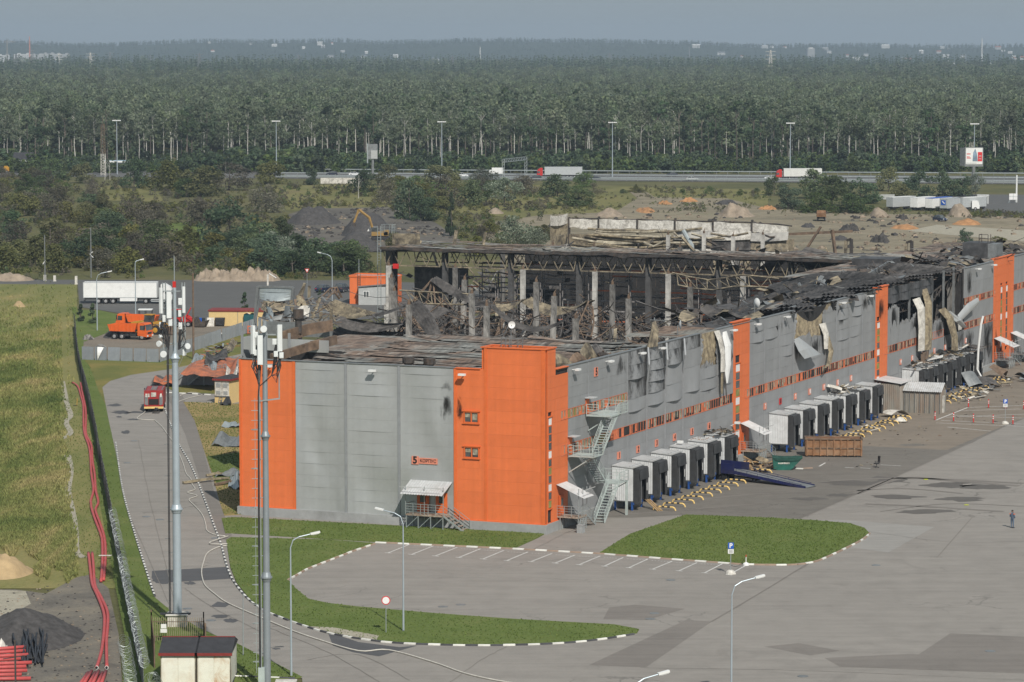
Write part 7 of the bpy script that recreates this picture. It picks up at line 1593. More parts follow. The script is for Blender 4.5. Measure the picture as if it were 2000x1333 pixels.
mb=MB();mb.tube([p-F0 for p in coil(FP,.36,.55,2.45,cum[-1]-78)],.009,3,cap=False);mb.tube([p-F0 for p in coil(FP,.32,.8,2.35,cum[-1]-50)],.009,3,cap=False);o=mb.build('razor_wire',MT['galv'],FE)
RP=[G(*p) for p in sm([(242,1262),(250,1300),(256,1345),(262,1370)])];mb=MB();mb.tube([p-RP[0] for p in coil(RP,.45,.4,.45)],.010,3,cap=False);mb.tube([p-RP[0] for p in coil([G(290,1340),G(302,1335),G(306,1360)],.45,.35,.45)],.010,3,cap=False);o=mb.build('razor_wire_coil',MT['galv']);o.location=RP[0];tag(o,'loose coil of razor wire on the ground beside the fence end','razor wire')
HF=thing('corrugated_hoarding','grey corrugated sheet hoarding across the gravel yard','fence',G(160,703));H0=G(160,703)
mb=MB();corr(mb,(0,0,0),(1,0,0),(0,0,1),1.98,2.05,.22,-.04);hm=mb.mesh('fence_sheet',MT['grey_cladding'])
MT['hoard']=mat('grey_hoarding_sheet',(.27,.29,.31),.5,metal=.2,var=.08,rand=.06,dirt=(.40,.41,.42),dirt_amt=.2);hm.materials[0]=MT['hoard']
for a,b in(((160,703),(312,708)),((312,708),(480,652)),((480,652),(520,640))):
 A,B=G(*a),G(*b);d=B-A;n=int(d.length/2.0)
 for k in range(n):put('fence_sheet',hm,HF,A+d*(k/n)-H0+Vector((0,0,rnd.uniform(-.03,.03))),(rnd.uniform(-.03,.03)+(-.12 if rnd.random()<.08 else 0),0,math.atan2(d.y,d.x)))
mb=MB();mb.grid(lambda a,b:Vector((1.0*a*(1-b),-.25-.3*math.sin(3*b),2.05*(1-b))),3,5);o=mb.build('torn_sheet',MT['white'],HF);o.location=G(191,704)-H0;mb=MB();mb.grid(lambda a,b:Vector((.6*a*(1-b)+.4*b,-.3*b,1.9*(1-b))),3,5);o=mb.build('torn_sheet',MT['white'],HF);o.location=G(288,707)-H0
# ---- pipes, hoses
def tube_thing(name,pts,r,m,label,cat,z=None,n=7,group=None):
 P=[G(*p) for p in smooth_px(pts,5)];z=r if z is None else z;mb=MB();mb.tube([p-P[0]+Vector((0,0,z+.02)) for p in P],r,n);o=mb.build(name,m,None,True);o.location=P[0];return tag(o,label,cat,group)
qa=lambda L_:[(x/3.809,650+y/3.809) for x,y in L_];qb=lambda L_:[(x/3.776,980+y/3.776) for x,y in L_]
tube_thing('red_pipe',qa([(540,380),(580,410),(605,490),(620,560),(625,740),(660,850),(672,930),(680,1060),(695,1180),(676,1260)])+qb([(672,30),(675,60),(700,140),(745,260),(755,330),(755,470),(745,600)]),.14,MT['pipe_red'],'longest red pipe on the field side, left of the upper pair','pipe')
tube_thing('red_pipe',qa([(600,382),(612,450),(635,560),(640,640),(640,760),(680,850),(688,960),(705,1070),(712,1180),(730,1260)])+qb([(722,30),(705,80),(740,180),(770,280),(778,380),(775,480),(765,590)]),.14,MT['pipe_red'],'red pipe on the fence side, right of the upper pair','pipe')
tube_thing('red_pipe',qb([(652,390),(665,500),(680,620),(720,710),(765,830),(770,930),(755,1080),(735,1170),(712,1240)]),.14,MT['pipe_red'],'left red pipe of the lower pair over the dark dirt','pipe')
tube_thing('red_pipe',qb([(680,390),(690,500),(700,630),(740,710),(790,820),(795,920),(785,1050),(788,1240)]),.14,MT['pipe_red'],'right red pipe of the lower pair over the dark dirt','pipe')
for px,py,lab in((189,1308,'left'),(208.5,1308,'right')):
 p=G(px,py);mb=MB();mb.cyl((0,-.08,.16),(0,-.06,.16),.15,10);mb.cyl((0,-.1,.16),(0,-.09,.16),.11,10,1);o=mb.build('pipe_end',[MT['white'],MT['black']]);o.location=p;tag(o,'open black mouth of the %s lower red pipe'%lab,'pipe end')
p=G(204,1092);mb=MB();mb.bar((-.5,0,.32),(.7,-.1,.34),.35,.05);o=mb.build('board',MT['white_dirty']);o.location=p;tag(o,'pale board laid across the upper red pipes','board')
for k in range(28):
 a=G(28+62*rnd.random()**.8,1238+rnd.uniform(-2,4));b=G(a.x*0+35+52*rnd.random(),1298+rnd.uniform(-10,8));zz=rnd.uniform(.1,.9);s=rnd.uniform(-1,1)
 mb=MB();mid=(b-a)*.5+Vector((s*.6,0,rnd.uniform(.1,.5)));pts=[Vector((0,0,0)),mid*.55+Vector((s*.2,0,.15)),mid,mid+(b-a-mid)*.6,b-a+Vector((0,0,-zz*.4))]
 mb.tube(pts,.075,6);o=mb.build('black_pipe',MT['pipe_black'],None,True);o.location=a+Vector((0,0,zz));tag(o,'bent black plastic pipe in the tangled heap by the dark gravel','pipe','black pipes in a heap')
A=G(88,1240,.1);mb=MB();mb.tube([(0,0,0.1),(.7,-3,.3),(1.0,-6,.2),(1.2,-9.0,.1)],.085,6);o=mb.build('black_pipe',MT['pipe_black'],None,True);o.location=A;tag(o,'single black pipe lying apart at right of the black heap','pipe')
for k in range(9):
 a=G(-30-4*k,1292+5*k);b=G(40+24*rnd.random(),1286+5.5*k);mb=MB();mb.tube([(0,0,0),b-a],.15,7);o=mb.build('red_pipe',MT['pipe_red'],None,True);o.location=a+Vector((0,0,.9-.09*k));tag(o,'cut red pipe in the stack at the bottom left corner','pipe','red pipes stacked at the corner')
for k in range(6):
 a=G(150+9*k,1350);b=G(172+7*k,1318);mb=MB();mb.tube([(0,0,0),b-a],.14,7);o=mb.build('red_pipe',MT['pipe_red'],None,True);o.location=a+Vector((0,0,.15+.12*(k%2)));tag(o,'cut red pipe in the small bundle below the long red pair','pipe','red pipes in the small bundle')
mb=MB();mb.bar((0,0,0),(0,0,4.6),.12);mb.bar((-.9,0,3.2),(.8,0,3.45),.06);o=mb.build('steel_post',MT['burnt']);o.location=G(31,1372);tag(o,'dark steel post with crossbar beside the red pipe stack','post')
hz=lambda P:[(280+x/4.76,780+y/4.76) for x,y in P];hy=lambda P:[(280+x/4.002,1000+y/4.002) for x,y in P]
tube_thing('fire_hose',[(288,795),(283,806),(268,818),(278,821),(300,822)]+hz([(110,205),(180,270),(235,350),(300,430),(345,540),(375,620),(400,700),(440,745),(455,800),(480,845),(410,875),(500,905),(425,940),(480,1000),(550,1085),(580,1170),(590,1225),(650,1262),(760,1280)]),.055,MT['hose'],'pale fire hose snaking down the road from the fire engine','hose',.06,6)
tube_thing('fire_hose',[(446,1051),(430,1056),(409,1064),(425,1067),(444,1066)],.055,MT['hose'],'loop of pale hose over the kerb onto the lawn','hose',.17,6)
tube_thing('fire_hose',hy([(655,270),(580,285),(500,330),(470,400),(455,470),(465,540),(490,590),(560,650),(660,720),(900,825),(1150,930),(1350,1000),(1681,1095)])+[(760,1272),(850,1297),(910,1318),(985,1334),(1100,1350)],.06,MT['hose'],'long hose running across the road to the bottom edge','hose',.07,6)
tube_thing('fire_hose',[(345,787),(372,778),(395,772),(372,768),(352,774)],.05,MT['hose'],'tangled hose on the asphalt before the transformer kiosk','hose',.06,6)
# ---- signs
def post_sign(label,px,py,h,make,m=MT['galv'],base=None):
 t=thing('road_sign',label,'sign',G(px,py));mb=MB();mb.cyl((0,0,0),(0,0,h),.04,6);mb.build('post',m,t)
 if base:mb=MB();mb.tube([(0,0,0),(0,0,.25),(0,0,.4)],[.5,.42,.2],10);mb.build('foot',MT['white_dirty'],t)
 make(t,h);return t
def disc(t,h):
 mb=MB();mb.cyl((0,-.05,h),(0,-.07,h),.36,24);f=mb.build('sign_face',MT['sign_red'],t);mb=MB();mb.cyl((0,-.071,h),(0,-.085,h),.29,24);mb.build('sign_centre',MT['white'],f)
MX4=Matrix(((1,0,0,0),(0,0,-1,0),(0,1,0,0),(0,0,0,1)))
def psign(t,h):
 mb=MB();mb.box(-.26,-.08,h-.55,.26,-.05,h);f=mb.build('sign_face',MT['sign_blue'],t);lettering('P',.56,f,Matrix.Translation((0,-.09,h-.28))@MX4,MT['white'],bold=.02);mb=MB();mb.box(-.26,-.08,h-1.0,.26,-.05,h-.6);f=mb.build('plate',MT['white'],t);mb=MB();[mb.box(-.18,-.095,h-.7-.1*k,.18,-.085,h-.66-.1*k) for k in range(3)];mb.build('print',MT['galv_dark'],f)
def tri(t,h):
 mb=MB();mb.side([(-.45,h),(.45,h),(0,h-.8)],-.07,-.05);f=mb.build('sign_face',MT['sign_red'],t);mb=MB();mb.side([(-.28,h-.1),(.28,h-.1),(0,h-.6)],-.085,-.075);mb.build('sign_centre',MT['white'],f)
post_sign('round white no-entry sign with red ring on the lawn',754,1238,2.75,disc);post_sign('blue parking sign with P on a concrete foot by bays',1427,1122,2.9,psign,MT['galv'],True);post_sign('blue parking sign with P among red delineator posts',1963,829,3.2,psign,MT['galv'],True);post_sign('red and white give-way triangle by the far yard',600,585,5.8,tri)
T=thing('chain_post','short red and white chain post with white foot at bay end','post',G(1457,1105));mb=MB();mb.cyl((0,0,.2),(0,0,.8),.04,6);mb.cyl((0,0,.8),(0,0,1.0),.042,6,1);mb.build('post',[MT['white'],MT['sign_red']],T);mb=MB();mb.tube([(0,0,0),(0,0,.2),(0,0,.3)],[.3,.28,.1],10);mb.build('foot',MT['white'],T)
mb=MB();q=G(1427,1122)-G(1457,1105);mb.tube([(0,0,.85),q*.25+Vector((0,0,.5)),q*.5+Vector((0,0,.35)),q*.75+Vector((0,0,.5)),q+Vector((0,0,.85))],.02,4);mb.build('chain',MT['black'],T)
for k,(x,y) in enumerate([(1035,575),(1150,583),(1273,590),(1395,596),(1518,602),(1242,495),(1367,499),(1472,505),(1585,508)]):
 t=thing('delineator_post','red delineator post with white bands round the marked-off bays','delineator',G(1500+x/3.174,640+y/3.174),0,'delineators round the marked bays');mb=MB();mb.cyl((0,0,.04),(0,0,1.15),.07,8);mb.build('stem',MT['sign_red'],t);mb=MB();mb.cyl((0,0,.6),(0,0,.72),.075,8);mb.cyl((0,0,.85),(0,0,.97),.075,8);mb.build('band',MT['white'],t);mb=MB();mb.cyl((0,0,0),(0,0,.06),.2,10);mb.build('foot',MT['black_rubber'],t)
t=thing('barrier_gate','broken red and white barrier arm leaning by the sand bank','barrier',G(523,566));mb=MB();mb.box(-.15,-.15,0,.2,.15,3.0);mb.build('post',MT['white_dirty'],t);mb=MB();mb.bar((.3,0,3.2),(1.7,0,2.3),.35,.12);mb.build('arm',MT['white'],t)
# ---- small buildings
K=thing('transformer_kiosk','yellow transformer kiosk with white louvred doors and maroon roof','kiosk',G(419.5,788),UA-PI/2)
mb=MB();mb.box(0,0,0,2.3,3.6,3.25);mb.build('wall',MT['yellow_wall'],K);mb=MB();mb.box(-.2,-.25,3.25,2.5,3.85,3.35);mb.add([(-.2,-.25,3.36),(2.5,-.25,3.36),(2.5,3.85,3.36),(-.2,3.85,3.36),(1.15,.9,3.75),(1.15,2.8,3.75)],[[0,1,4],[1,2,5,4],[2,3,5],[3,0,4,5]]);mb.build('roof',MT['felt'],K);mb=MB();mb.box(-.22,-.3,3.1,2.52,-.25,3.35);mb.box(2.5,-.25,3.1,2.55,3.85,3.35);mb.build('fascia',MT['maroon'],K)
for x0,x1 in((.08,1.12),(1.17,2.2)):
 mb=MB();mb.box(x0,-.08,1.05,x1,-.02,3.05);d=mb.build('door',MT['white_dirty'],K)
 for z0,z1 in((1.25,1.75),(2.2,2.85)):mb=MB();[mb.box(x0+.2,-.12,z0+.1*k,x1-.2,-.085,z0+.06+.1*k) for k in range(int((z1-z0)/.1))];mb.build('louvre',MT['grey_cladding'],d)
mb=MB();mb.box(-.05,-.1,.92,2.35,-.02,1.02);mb.build('ledge',MT['galv_dark'],K);mb=MB();mb.bar((.8,-.5,0),(.8,-.1,1.0),.05);mb.bar((1.25,-.5,0),(1.25,-.1,1.0),.05);[mb.bar((.8,-.42+.1*k,.2+.25*k),(1.25,-.42+.1*k,.2+.25*k),.05) for k in range(4)];mb.build('ladder',MT['galv_dark'],K)
Y=thing('yellow_store','long low pale-yellow store with maroon roof edge by bins','store',G(408,637),-.06);mb=MB();mb.box(0,0,0,9.6,5,2.5);mb.build('wall',MT['yellow_wall'],Y);mb=MB();mb.box(-.15,-.15,2.5,9.75,5.15,2.72);mb.build('roof',MT['maroon'],Y);mb=MB();mb.box(4.95,-.03,0,5.02,0,2.5);mb.build('joint',MT['galv_dark'],Y)
for px,lab in((481,'left teal portable toilet against the yellow store'),(492,'right teal portable toilet against the yellow store')):t=thing('portable_toilet',lab,'portable toilet',G(px-5,638),-.06);mb=MB();mb.box(0,0,0,1.05,1.05,2.05);mb.build('body',MT['teal'],t);mb=MB();mb.box(.15,-.04,.1,.9,0,1.95);mb.build('door',MT['teal'],t);mb=MB();mb.grid(lambda a,b:Vector((1.05*a,1.05*b,2.05+.25*math.sin(PI*a))),6,1);mb.build('roof',MT['white'] if px<485 else MT['teal'],t)
t=thing('rubbish_bin','black wheeled rubbish container before the yellow store','bin',G(420,638),-.06);mb=MB();mb.add([(.1,0,.2),(1.5,0,.2),(1.5,.9,.2),(.1,.9,.2),(0,-.1,1.3),(1.6,-.1,1.3),(1.6,1.0,1.3),(0,1.0,1.3)],[[3,2,1,0],[0,1,5,4],[1,2,6,5],[2,3,7,6],[3,0,4,7]]);mb.build('body',MT['black_rubber'],t);mb=MB();mb.grid(lambda a,b:Vector((1.64*a-.02,-.12+1.14*b,1.3+.2*math.sin(PI*b))),2,5);mb.build('lid',MT['black_rubber'],t);mb=MB();[mb.cyl((x,y,.1),(x,y+.08,.1),.1,8) for x in(.25,1.35) for y in(.1,.75)];mb.build('wheel',MT['tyre'],t)
for k,lab in((0,'pale board leaning on the yellow store, front one'),(1,'pale board leaning on the yellow store, rear one')):mb=MB();mb.bar((0,-.6+.2*k,0),(0,0,1.5),1.0,.06);mb.bar((0,-.36+.2*k,.7),(0,-.34+.2*k,.75),1.02,.09);o=mb.build('board',MT['white_dirty']);o.location=G(410+3*k,638);tag(o,lab,'board')
for px,m,lab in((392,'sign_blue','blue drum beside the black drum by the yellow store'),(397,'black_rubber','black drum right of the blue drum')):mb=MB();mb.tube([(0,0,0),(0,0,.3),(0,0,.32),(0,0,.6),(0,0,.62),(0,0,.95)],[.3,.3,.33,.33,.3,.3],12);o=mb.build('drum',MT[m]);o.location=G(px,632);tag(o,lab,'drum')
t=thing('water_tank','round dark tank with white rim behind the hoarding','tank',G(427,663));mb=MB();mb.cyl((0,0,0),(0,0,.9),1.1,20);mb.build('body',MT['black_rubber'],t);mb=MB();mb.tube([(0,0,.9),(0,0,.98)],[1.16,1.16],20);mb.build('rim',MT['white_dirty'],t);mb=MB();mb.ball((0,0,.35),.5,10,sz=.6);mb.ball((.8,.1,.3),.4,10,sz=.6);o=mb.build('white_sack',MT['white'],None,True);o.location=G(404,664);tag(o,'pair of white sacks lying behind the hoarding','sacks')
t=thing('orange_rack','small orange steel cage by the hoarding end','cage',G(484,652));mb=MB();[mb.bar((x,y,0),(x,y,1.3),.09) for x in(0,.7) for y in(0,.7)];[mb.bar((0,0,z),(.7,0,z),.07) for z in(.1,.6,1.2)];mb.bar((0,.7,1.2),(.7,.7,1.2),.07);mb.build('frame',MT['orange_trim'],t)
OB=thing('orange_block','small orange clad block with wall ladder behind the annex','building',G(683,594),-.20)
mb=MB();mb.box(0,0,0,8.5,6,5.0);mb.build('wall',MT['orange'],OB);mb=MB();mb.box(-.1,-.1,5.0,8.6,.15,5.35);mb.box(-.1,.15,5,.1,6,5.35);mb.box(-.1,5.9,5,8.6,6.1,5.35);mb.build('parapet',MT['orange_trim'],OB);mb=MB();mb.box(.15,.2,4.9,8.4,5.8,5.1);mb.build('roof',MT['grey'],OB);mb=MB();mb.bar((1.6,-.15,.5),(1.6,-.15,5.8),.07);mb.bar((2.1,-.15,.5),(2.1,-.15,5.8),.07);[mb.bar((1.6,-.15,.6+.35*k),(2.1,-.15,.6+.35*k),.05) for k in range(14)];mb.build('wall_ladder',MT['burnt_rust'],OB)
GB=thing('grey_annex_block','small pale grey block with window beside the orange block','building',G(704,594),-.10);mb=MB();mb.box(0,-2.4,0,5.5,-.2,3.4);mb.build('wall',MT['grey_cladding'],GB);mb=MB();mb.add([(-.15,-2.6,3.4),(5.65,-2.6,3.9),(5.65,0,3.9),(-.15,0,3.4)],[[0,1,2,3]]);mb.bar((-.15,-2.6,3.35),(5.65,-2.6,3.8),.1);mb.build('roof',MT['galv_dark'],GB);mb=MB();mb.box(.9,-2.45,1.4,2.0,-2.41,2.6);f=mb.build('window',MT['white'],GB);mb=MB();mb.box(1.0,-2.48,1.5,1.4,-2.46,2.5);mb.box(1.5,-2.48,1.5,1.9,-2.46,2.5);mb.build('pane',MT['glass'],f)
spr=leafcloud('spruce_crown',MT['leaf_dark'],clumpset(600,.1,.95,.30,18,'cone'),700,.05,601);spt=trunk_mesh('spruce_trunk',MT['trunk'],1,.03,602,2)
for px,py,h,lab in((478,606,3.4,'small dark spruce behind the yellow store'),(181,632,3.6,'grey-green spruce beside the street lamp at the yard'),(158,628,3.2,'leafy shrub at the end of the mesh fence'),(625,585,2.2,'little spruce left of the dark parked cars')):t=thing('spruce',lab,'tree',G(px,py));t.scale=(h,h,h);put('crown',spr,t);put('trunk',spt,t)
# ---- heaps
def mound(label,px,py,wpx,hpx,m,name='heap',dpm=None,seed=1,cat='heap',rough=.15):
 p=G(px,py);k=FPX/p.y;rx=wpx/k/2;h=hpx/k;ry=dpm or rx*.8;mb=MB();r=random.Random(seed);s=r.uniform(0,50)
 def fn(a,b):
  x,y=(2*a-1),(2*b-1);q=math.sqrt(x*x+y*y);x,y=x+.25*(1-q)*math.sin(s),y+.2*(1-q)*math.cos(s);z=max(0,1-min(1,q)**1.7)**1.15;return Vector((rx*x,ry*y+ry*.0,h*(z+rough*nz(x*3+s,y*3,s)*min(1,z*3)+.5*rough*nz(x*8+s,y*8,s)*min(1,z*3))-.05))
 mb.grid(fn,28,20);o=mb.build(name,m,None,True);o.location=p+Vector((0,ry*.5,0));return tag(o,label,cat)
mound('pale sand heap at the left edge above the dirt lot',4,1126,112,40,MT['sand'],seed=2,dpm=4);mound('dark gravel heap on the dirt lot at left',40,1262,230,54,MT['dirt'],seed=3,dpm=7);mound('broken pale rubble heap beside the black pipes',2,1290,46,34,MT['white_dirty'],seed=4,rough=.5,dpm=1.2)
for k in range(7):mound('lump of the long tan sand bank along the far yard road',402+20*k,549,52,rnd.uniform(17,24),MT['tansoil'],seed=50+k,dpm=4,rough=.45)['group']='tan sand bank along the far road'
mound('low tan bank at the far left road edge',20,549,90,15,MT['tansoil'],seed=7,dpm=4,rough=.4)
mound('black heap in front of the yellow excavator',700,490,92,34,MT['dirt'],seed=8,dpm=10);mound('tall dark heap behind the yellow excavator',722,462,120,46,MT['dirt'],seed=9,dpm=14);mound('grey spoil heap left of the excavator',610,438,110,32,MT['dirt'],seed=10,dpm=12,rough=.3)
mound('pointed grey rubble heap left of the far wall',968,418,34,11,MT['tansoil'],seed=11,dpm=5);mound('grey rubble cone behind the far wall',1440,424,76,24,MT['tansoil'],seed=12,dpm=8,rough=.3);mound('grey rubble heap behind the left end of the far wall',1190,424,60,16,MT['tansoil'],seed=13,dpm=6,rough=.3);mound('dark rubble heap before the cleared ground',1090,446,40,18,MT['dirt'],seed=14,dpm=5,rough=.4)
mound('tan heap right of the brown truck',1720,424,40,18,MT['tansoil'],seed=15,dpm=6);mound('tall grey-green heap before the parked trailers',1878,424,50,26,MT['tansoil'],seed=16,dpm=6);mound('orange clay heap before the car park',1890,440,60,12,MT['orange_soil'],seed=17,dpm=5);mound('orange clay ridge along the service track',1770,448,60,8,MT['orange_soil'],seed=18,dpm=8,rough=.4);mound('ochre ridge on the slope below the highway',1262,415,40,8,MT['orange_soil'],seed=19,dpm=14,rough=.4)
mound('brushwood heap on the cleared ground, left one',1660,452,44,12,MT['ash'],'heap',4,20,rough=.7);mound('brushwood heap on the cleared ground, right one',1720,474,40,14,MT['ash'],'heap',5,21,rough=.7);mound('dark heap of roots beside the navy car',1765,430,24,10,MT['ash'],'heap',3,22,rough=.7)
mound('dark gravel heap behind the orange tipper',218,660,40,18,MT['dirt'],seed=23,dpm=4);mound('grey rubble heap by the hoarding, left',172,664,26,9,MT['concrete'],seed=24,dpm=1.5,rough=.6);mound('grey rubble strip by the hoarding, right',196,678,24,5,MT['concrete'],seed=25,dpm=1,rough=.6);mound('straw-coloured heap in the tall grass',36,600,26,12,MT['sand'],seed=26,dpm=1.5)
for k,(px,py,w_) in enumerate(((1345,395,40),(1420,400,50),(1300,400,30),(1580,445,30),(1500,410,40),(1640,470,40))):mound('low dark earth heap on the rough slope behind the hall',px,py,w_,8,MT['dirt'] if k%2 else MT['orange_soil'],seed=30+k,dpm=4,rough=.5)['group']='low earth heaps behind the hall'
MT["hivis"]=mat("hi_vis_cloth",(.50,.55,.02),.8,var=.15)
S=thing('waste_skip','green waste skip covered with a dark tarpaulin','skip',G(1511,919),-.03)
mb=MB();mb.side([(0,.12),(2.05,.12),(3.2,1.35),(-.1,1.35)],0,1.7);mb.box(-.12,-.04,1.3,3.22,0,1.42);mb.box(.3,0,0,1.9,1.7,.12);mb.build('body',MT['skip'],S);mb=MB();mb.grid(lambda a,b:Vector((-.15+3.4*a,-.08+1.86*b,1.42+.28*math.sin(PI*b)*(.7+.3*nz(a*6,b*4))-.12*math.sin(PI*a))),14,6);mb.add([(-.15,-.09,1.42),(3.25,-.09,1.42),(2.9,-.09,1.12),(1.6,-.09,.98),(.3,-.09,1.1)],[[0,4,3,2,1]]);mb.build('tarpaulin',MT['tarp'],S);mb=MB();r_=random.Random(3);[mb.box(.5+.13*k,-.03,.72+r_.uniform(-.01,.02),.5+.13*k+r_.uniform(.06,.11),-.012,.88+r_.uniform(-.02,.03)) for k in range(10)];mb.build('worn_lettering',MT['white_dirty'],S)
RC=thing('waste_container','long rusty ribbed open-top waste container','container',G(1573,893),-.055);l,wd,h=6.6,2.3,2.15
mb=MB();mb.box(0,0,.2,l,.08,h);mb.box(0,wd-.08,.2,l,wd,h);mb.box(0,.08,.2,.08,wd-.08,h);mb.box(l-.08,.08,.2,l,wd-.08,h);mb.build('wall',MT['rust'],RC);mb=MB();mb.box(.08,.08,1.75,l-.08,wd-.08,1.85);mb.build('load',MT['rust_in'],RC)
for k in range(9):mb=MB();mb.box(.1+k*(l-.3)/8,-.12,.15,.25+k*(l-.3)/8,0,h-.1);mb.build('rib',MT['rust'],RC)
mb=MB();mb.box(-.06,-.14,h-.1,l+.06,.1,h+.06);mb.box(-.06,wd-.1,h-.1,l+.06,wd+.06,h+.06);mb.box(l-.1,.1,h-.1,l+.06,wd-.1,h+.06);mb.box(-.06,.1,h-.1,.1,wd-.1,h+.06);mb.box(0,-.10,1.0,l,0,1.12);mb.build('top_rail',MT['burnt_rust'],RC);mb=MB();[mb.box(.3+1.9*k,.1,0,.6+1.9*k,wd-.1,.2) for k in range(4)];mb.build('runner',MT['chassis'],RC)
CH=thing('office_chair','lone black swivel office chair standing on the asphalt','chair',G(1712,914),.4)
mb=MB();mb.box(-.25,-.25,.45,.25,.25,.55);mb.build('seat',MT['black_rubber'],CH);mb=MB();mb.grid(lambda a,b:Vector((.26+.12*b,-.25+.5*a,.6+.75*b-.0))+Vector((-.05*math.sin(PI*a),0,0)),4,4);mb.box(.28,-.22,.58,.36,.22,1.3);mb.build('backrest',MT['black_rubber'],CH);mb=MB();mb.cyl((0,0,.1),(0,0,.45),.035,8);mb.build('column',MT['chassis'],CH);mb=MB();[mb.bar((0,0,.12),(.32*math.cos(a),.32*math.sin(a),.06),.05) for a in[2*PI*k/5 for k in range(5)]];[mb.ball((.32*math.cos(a),.32*math.sin(a),.035),.035,6) for a in[2*PI*k/5 for k in range(5)]];mb.build('star_base',MT['chassis'],CH);mb=MB();[(mb.bar((-.1,y,.72),(.22,y,.72),.06,.04),mb.bar((.05,y,.5),(.05,y,.72),.04)) for y in(-.3,.3)];mb.build('armrest',MT['chassis'],CH)
RA=G(1585,953);RB=G(1400,935);RM=thing('loading_ramp','long navy blue mobile loading ramp sloping up to the docks','ramp',RB)
dv=RA-RB;ln=dv.length;RM.rotation_euler=(0,0,math.atan2(dv.y,dv.x));
mb=MB();mb.add([(3.2,-.9,1.15),(ln,-.9,.1),(ln,.9,.1),(3.2,.9,1.15),(3.2,-.9,.75),(ln,-.9,.02),(ln,.9,.02),(3.2,.9,.75)],[[0,1,2,3],[0,4,5,1],[3,2,6,7],[7,6,5,4]]);mb.box(0,-.9,.95,3.2,.9,1.15);mb.build('deck',MT['galv_dark'],RM)
mb=MB();[(mb.bar((3.2,y,1.0),(ln-.2,y,.08),.08,.32),mb.box(0,y-.04,.8,3.2,y+.04,1.2)) for y in(-.95,.95)];mb.build('side_beam',MT['navy'],RM);mb=MB();mb.box(-.05,-1.0,1.2,2.9,-.94,1.95);mb.box(-.05,.94,1.2,3.6,1.0,2.0);mb.build('side_guard',MT['navy'],RM);mb=MB();[(mb.bar((3.2,y,1.45),(ln-.6,y,.36),.04),[mb.bar((3.2+(ln-4)*k/6,y,1.15-1.0*k/6),(3.2+(ln-4)*k/6,y,1.45-1.05*k/6),.03) for k in range(7)]) for y in(-1.0,1.0)];mb.build('low_rail',MT['navy'],RM)
for y in(-.7,.7):
 for x in(.7,1.5):mb=MB();mb.cyl((x,y-.12,.34),(x,y+.12,.34),.34,14);mb.build('wheel',MT['tyre'],RM)
mb=MB();mb.bar((4.2,-.8,0),(4.2,-.8,.8),.1);mb.bar((4.2,.8,0),(4.2,.8,.8),.1);mb.bar((.2,0,.6),(5.4,0,.35),.14);mb.bar((5.4,-.5,.3),(5.4,.5,.3),.1);mb.build('prop',MT['chassis'],RM)
for px,py,c in((1804,938,0),(1883,988,1)):p=G(px,py);mb=MB();mb.grid(lambda a,b:Vector((.5*a,.25*b,.05+.08*math.sin(9*a)*math.sin(4*b))),5,3);o=mb.build("vest",MT["hivis"]);o.location=p;tag(o,("yellow vest dropped on the dark oil stain","yellow vest dropped near the workman")[c],"vest")
# ================================================================= vehicles and people
def wheel(t,x,y,r,wd,m=MT['tyre'],rim='rim'):
 mb=MB();mb.tube([(x,y-wd/2,r),(x,y-wd/2+.03,r),(x,y+wd/2-.03,r),(x,y+wd/2,r)],[r*.86,r,r,r*.86],16);w_=mb.build('wheel',m,t)
 s=1 if y>0 else-1;mb=MB();mb.tube([(x,y+s*(wd/2-.01),r),(x,y+s*(wd/2+.02),r)],[r*.58,r*.5],12);mb.cyl((x,y+s*wd/2,r),(x,y+s*(wd/2+.06),r),r*.18,8);mb.build('rim',MT[rim],w_)
def mirrors(t,x0,x1,w_):
 for y in(-w_,w_):mb=MB();mb.box(x0,y-.09,1.85,x1,y+.09,2.5);mb.bar((x1,y,2.4),(x1-.2,y*.86,2.4),.05);mb.build('mirror',MT['chassis'],t)
def lights(t,pts,m,nm,s=(.05,.22,.14)):
 for x,y,z in pts:mb=MB();mb.box(x-s[0],y-s[1],z-s[2],x+s[0],y+s[1],z+s[2]);mb.build(nm,m,t)
MT['headlamp']=mat('headlamp_glass',(.75,.75,.70),.2,var=.05);MT['taillamp']=mat('tail_lamp',(.45,.02,.02),.3,var=.1);MT['silver']=mat('silver_body',(.48,.50,.50),.45,metal=.2,var=.08);MT['pale_trailer']=mat('pale_trailer_skin',(.66,.66,.62),.6,var=.05,dirt=(.42,.41,.38),dirt_amt=.3)
def tractor_cab(t,x,m,h=3.7):
 mb=MB();mb.side([(x-2.1,.95),(x,.75),(x+.02,1.5),(x-.12,2.6),(x-.45,3.15),(x-1.4,h),(x-2.1,h-.1)],-1.24,1.24);c=mb.build('cab',m,t)
 mb=MB();mb.side([(x+.03,1.75),(x-.08,2.55),(x-.12,2.55),(x-.02,1.75)],-1.1,1.1);mb.build('windscreen',MT['glass'],c)
 for y in(-1.26,1.26):mb=MB();mb.side([(x-1.15,1.75),(x-.25,1.75),(x-.35,2.5),(x-1.15,2.5)],y-.01,y+.01);mb.build('side_window',MT['glass'],c)
 mb=MB();mb.box(x-.05,-1.2,.45,x+.12,1.2,.95);mb.box(x+.02,-.8,1.0,x+.05,.8,1.5);mb.build('bumper',MT['chassis'],t);lights(t,[(x+.1,-.95,.72),(x+.1,.95,.72)],MT['headlamp'],'headlight')
 mirrors(t,x-.2,x-.05,1.4)
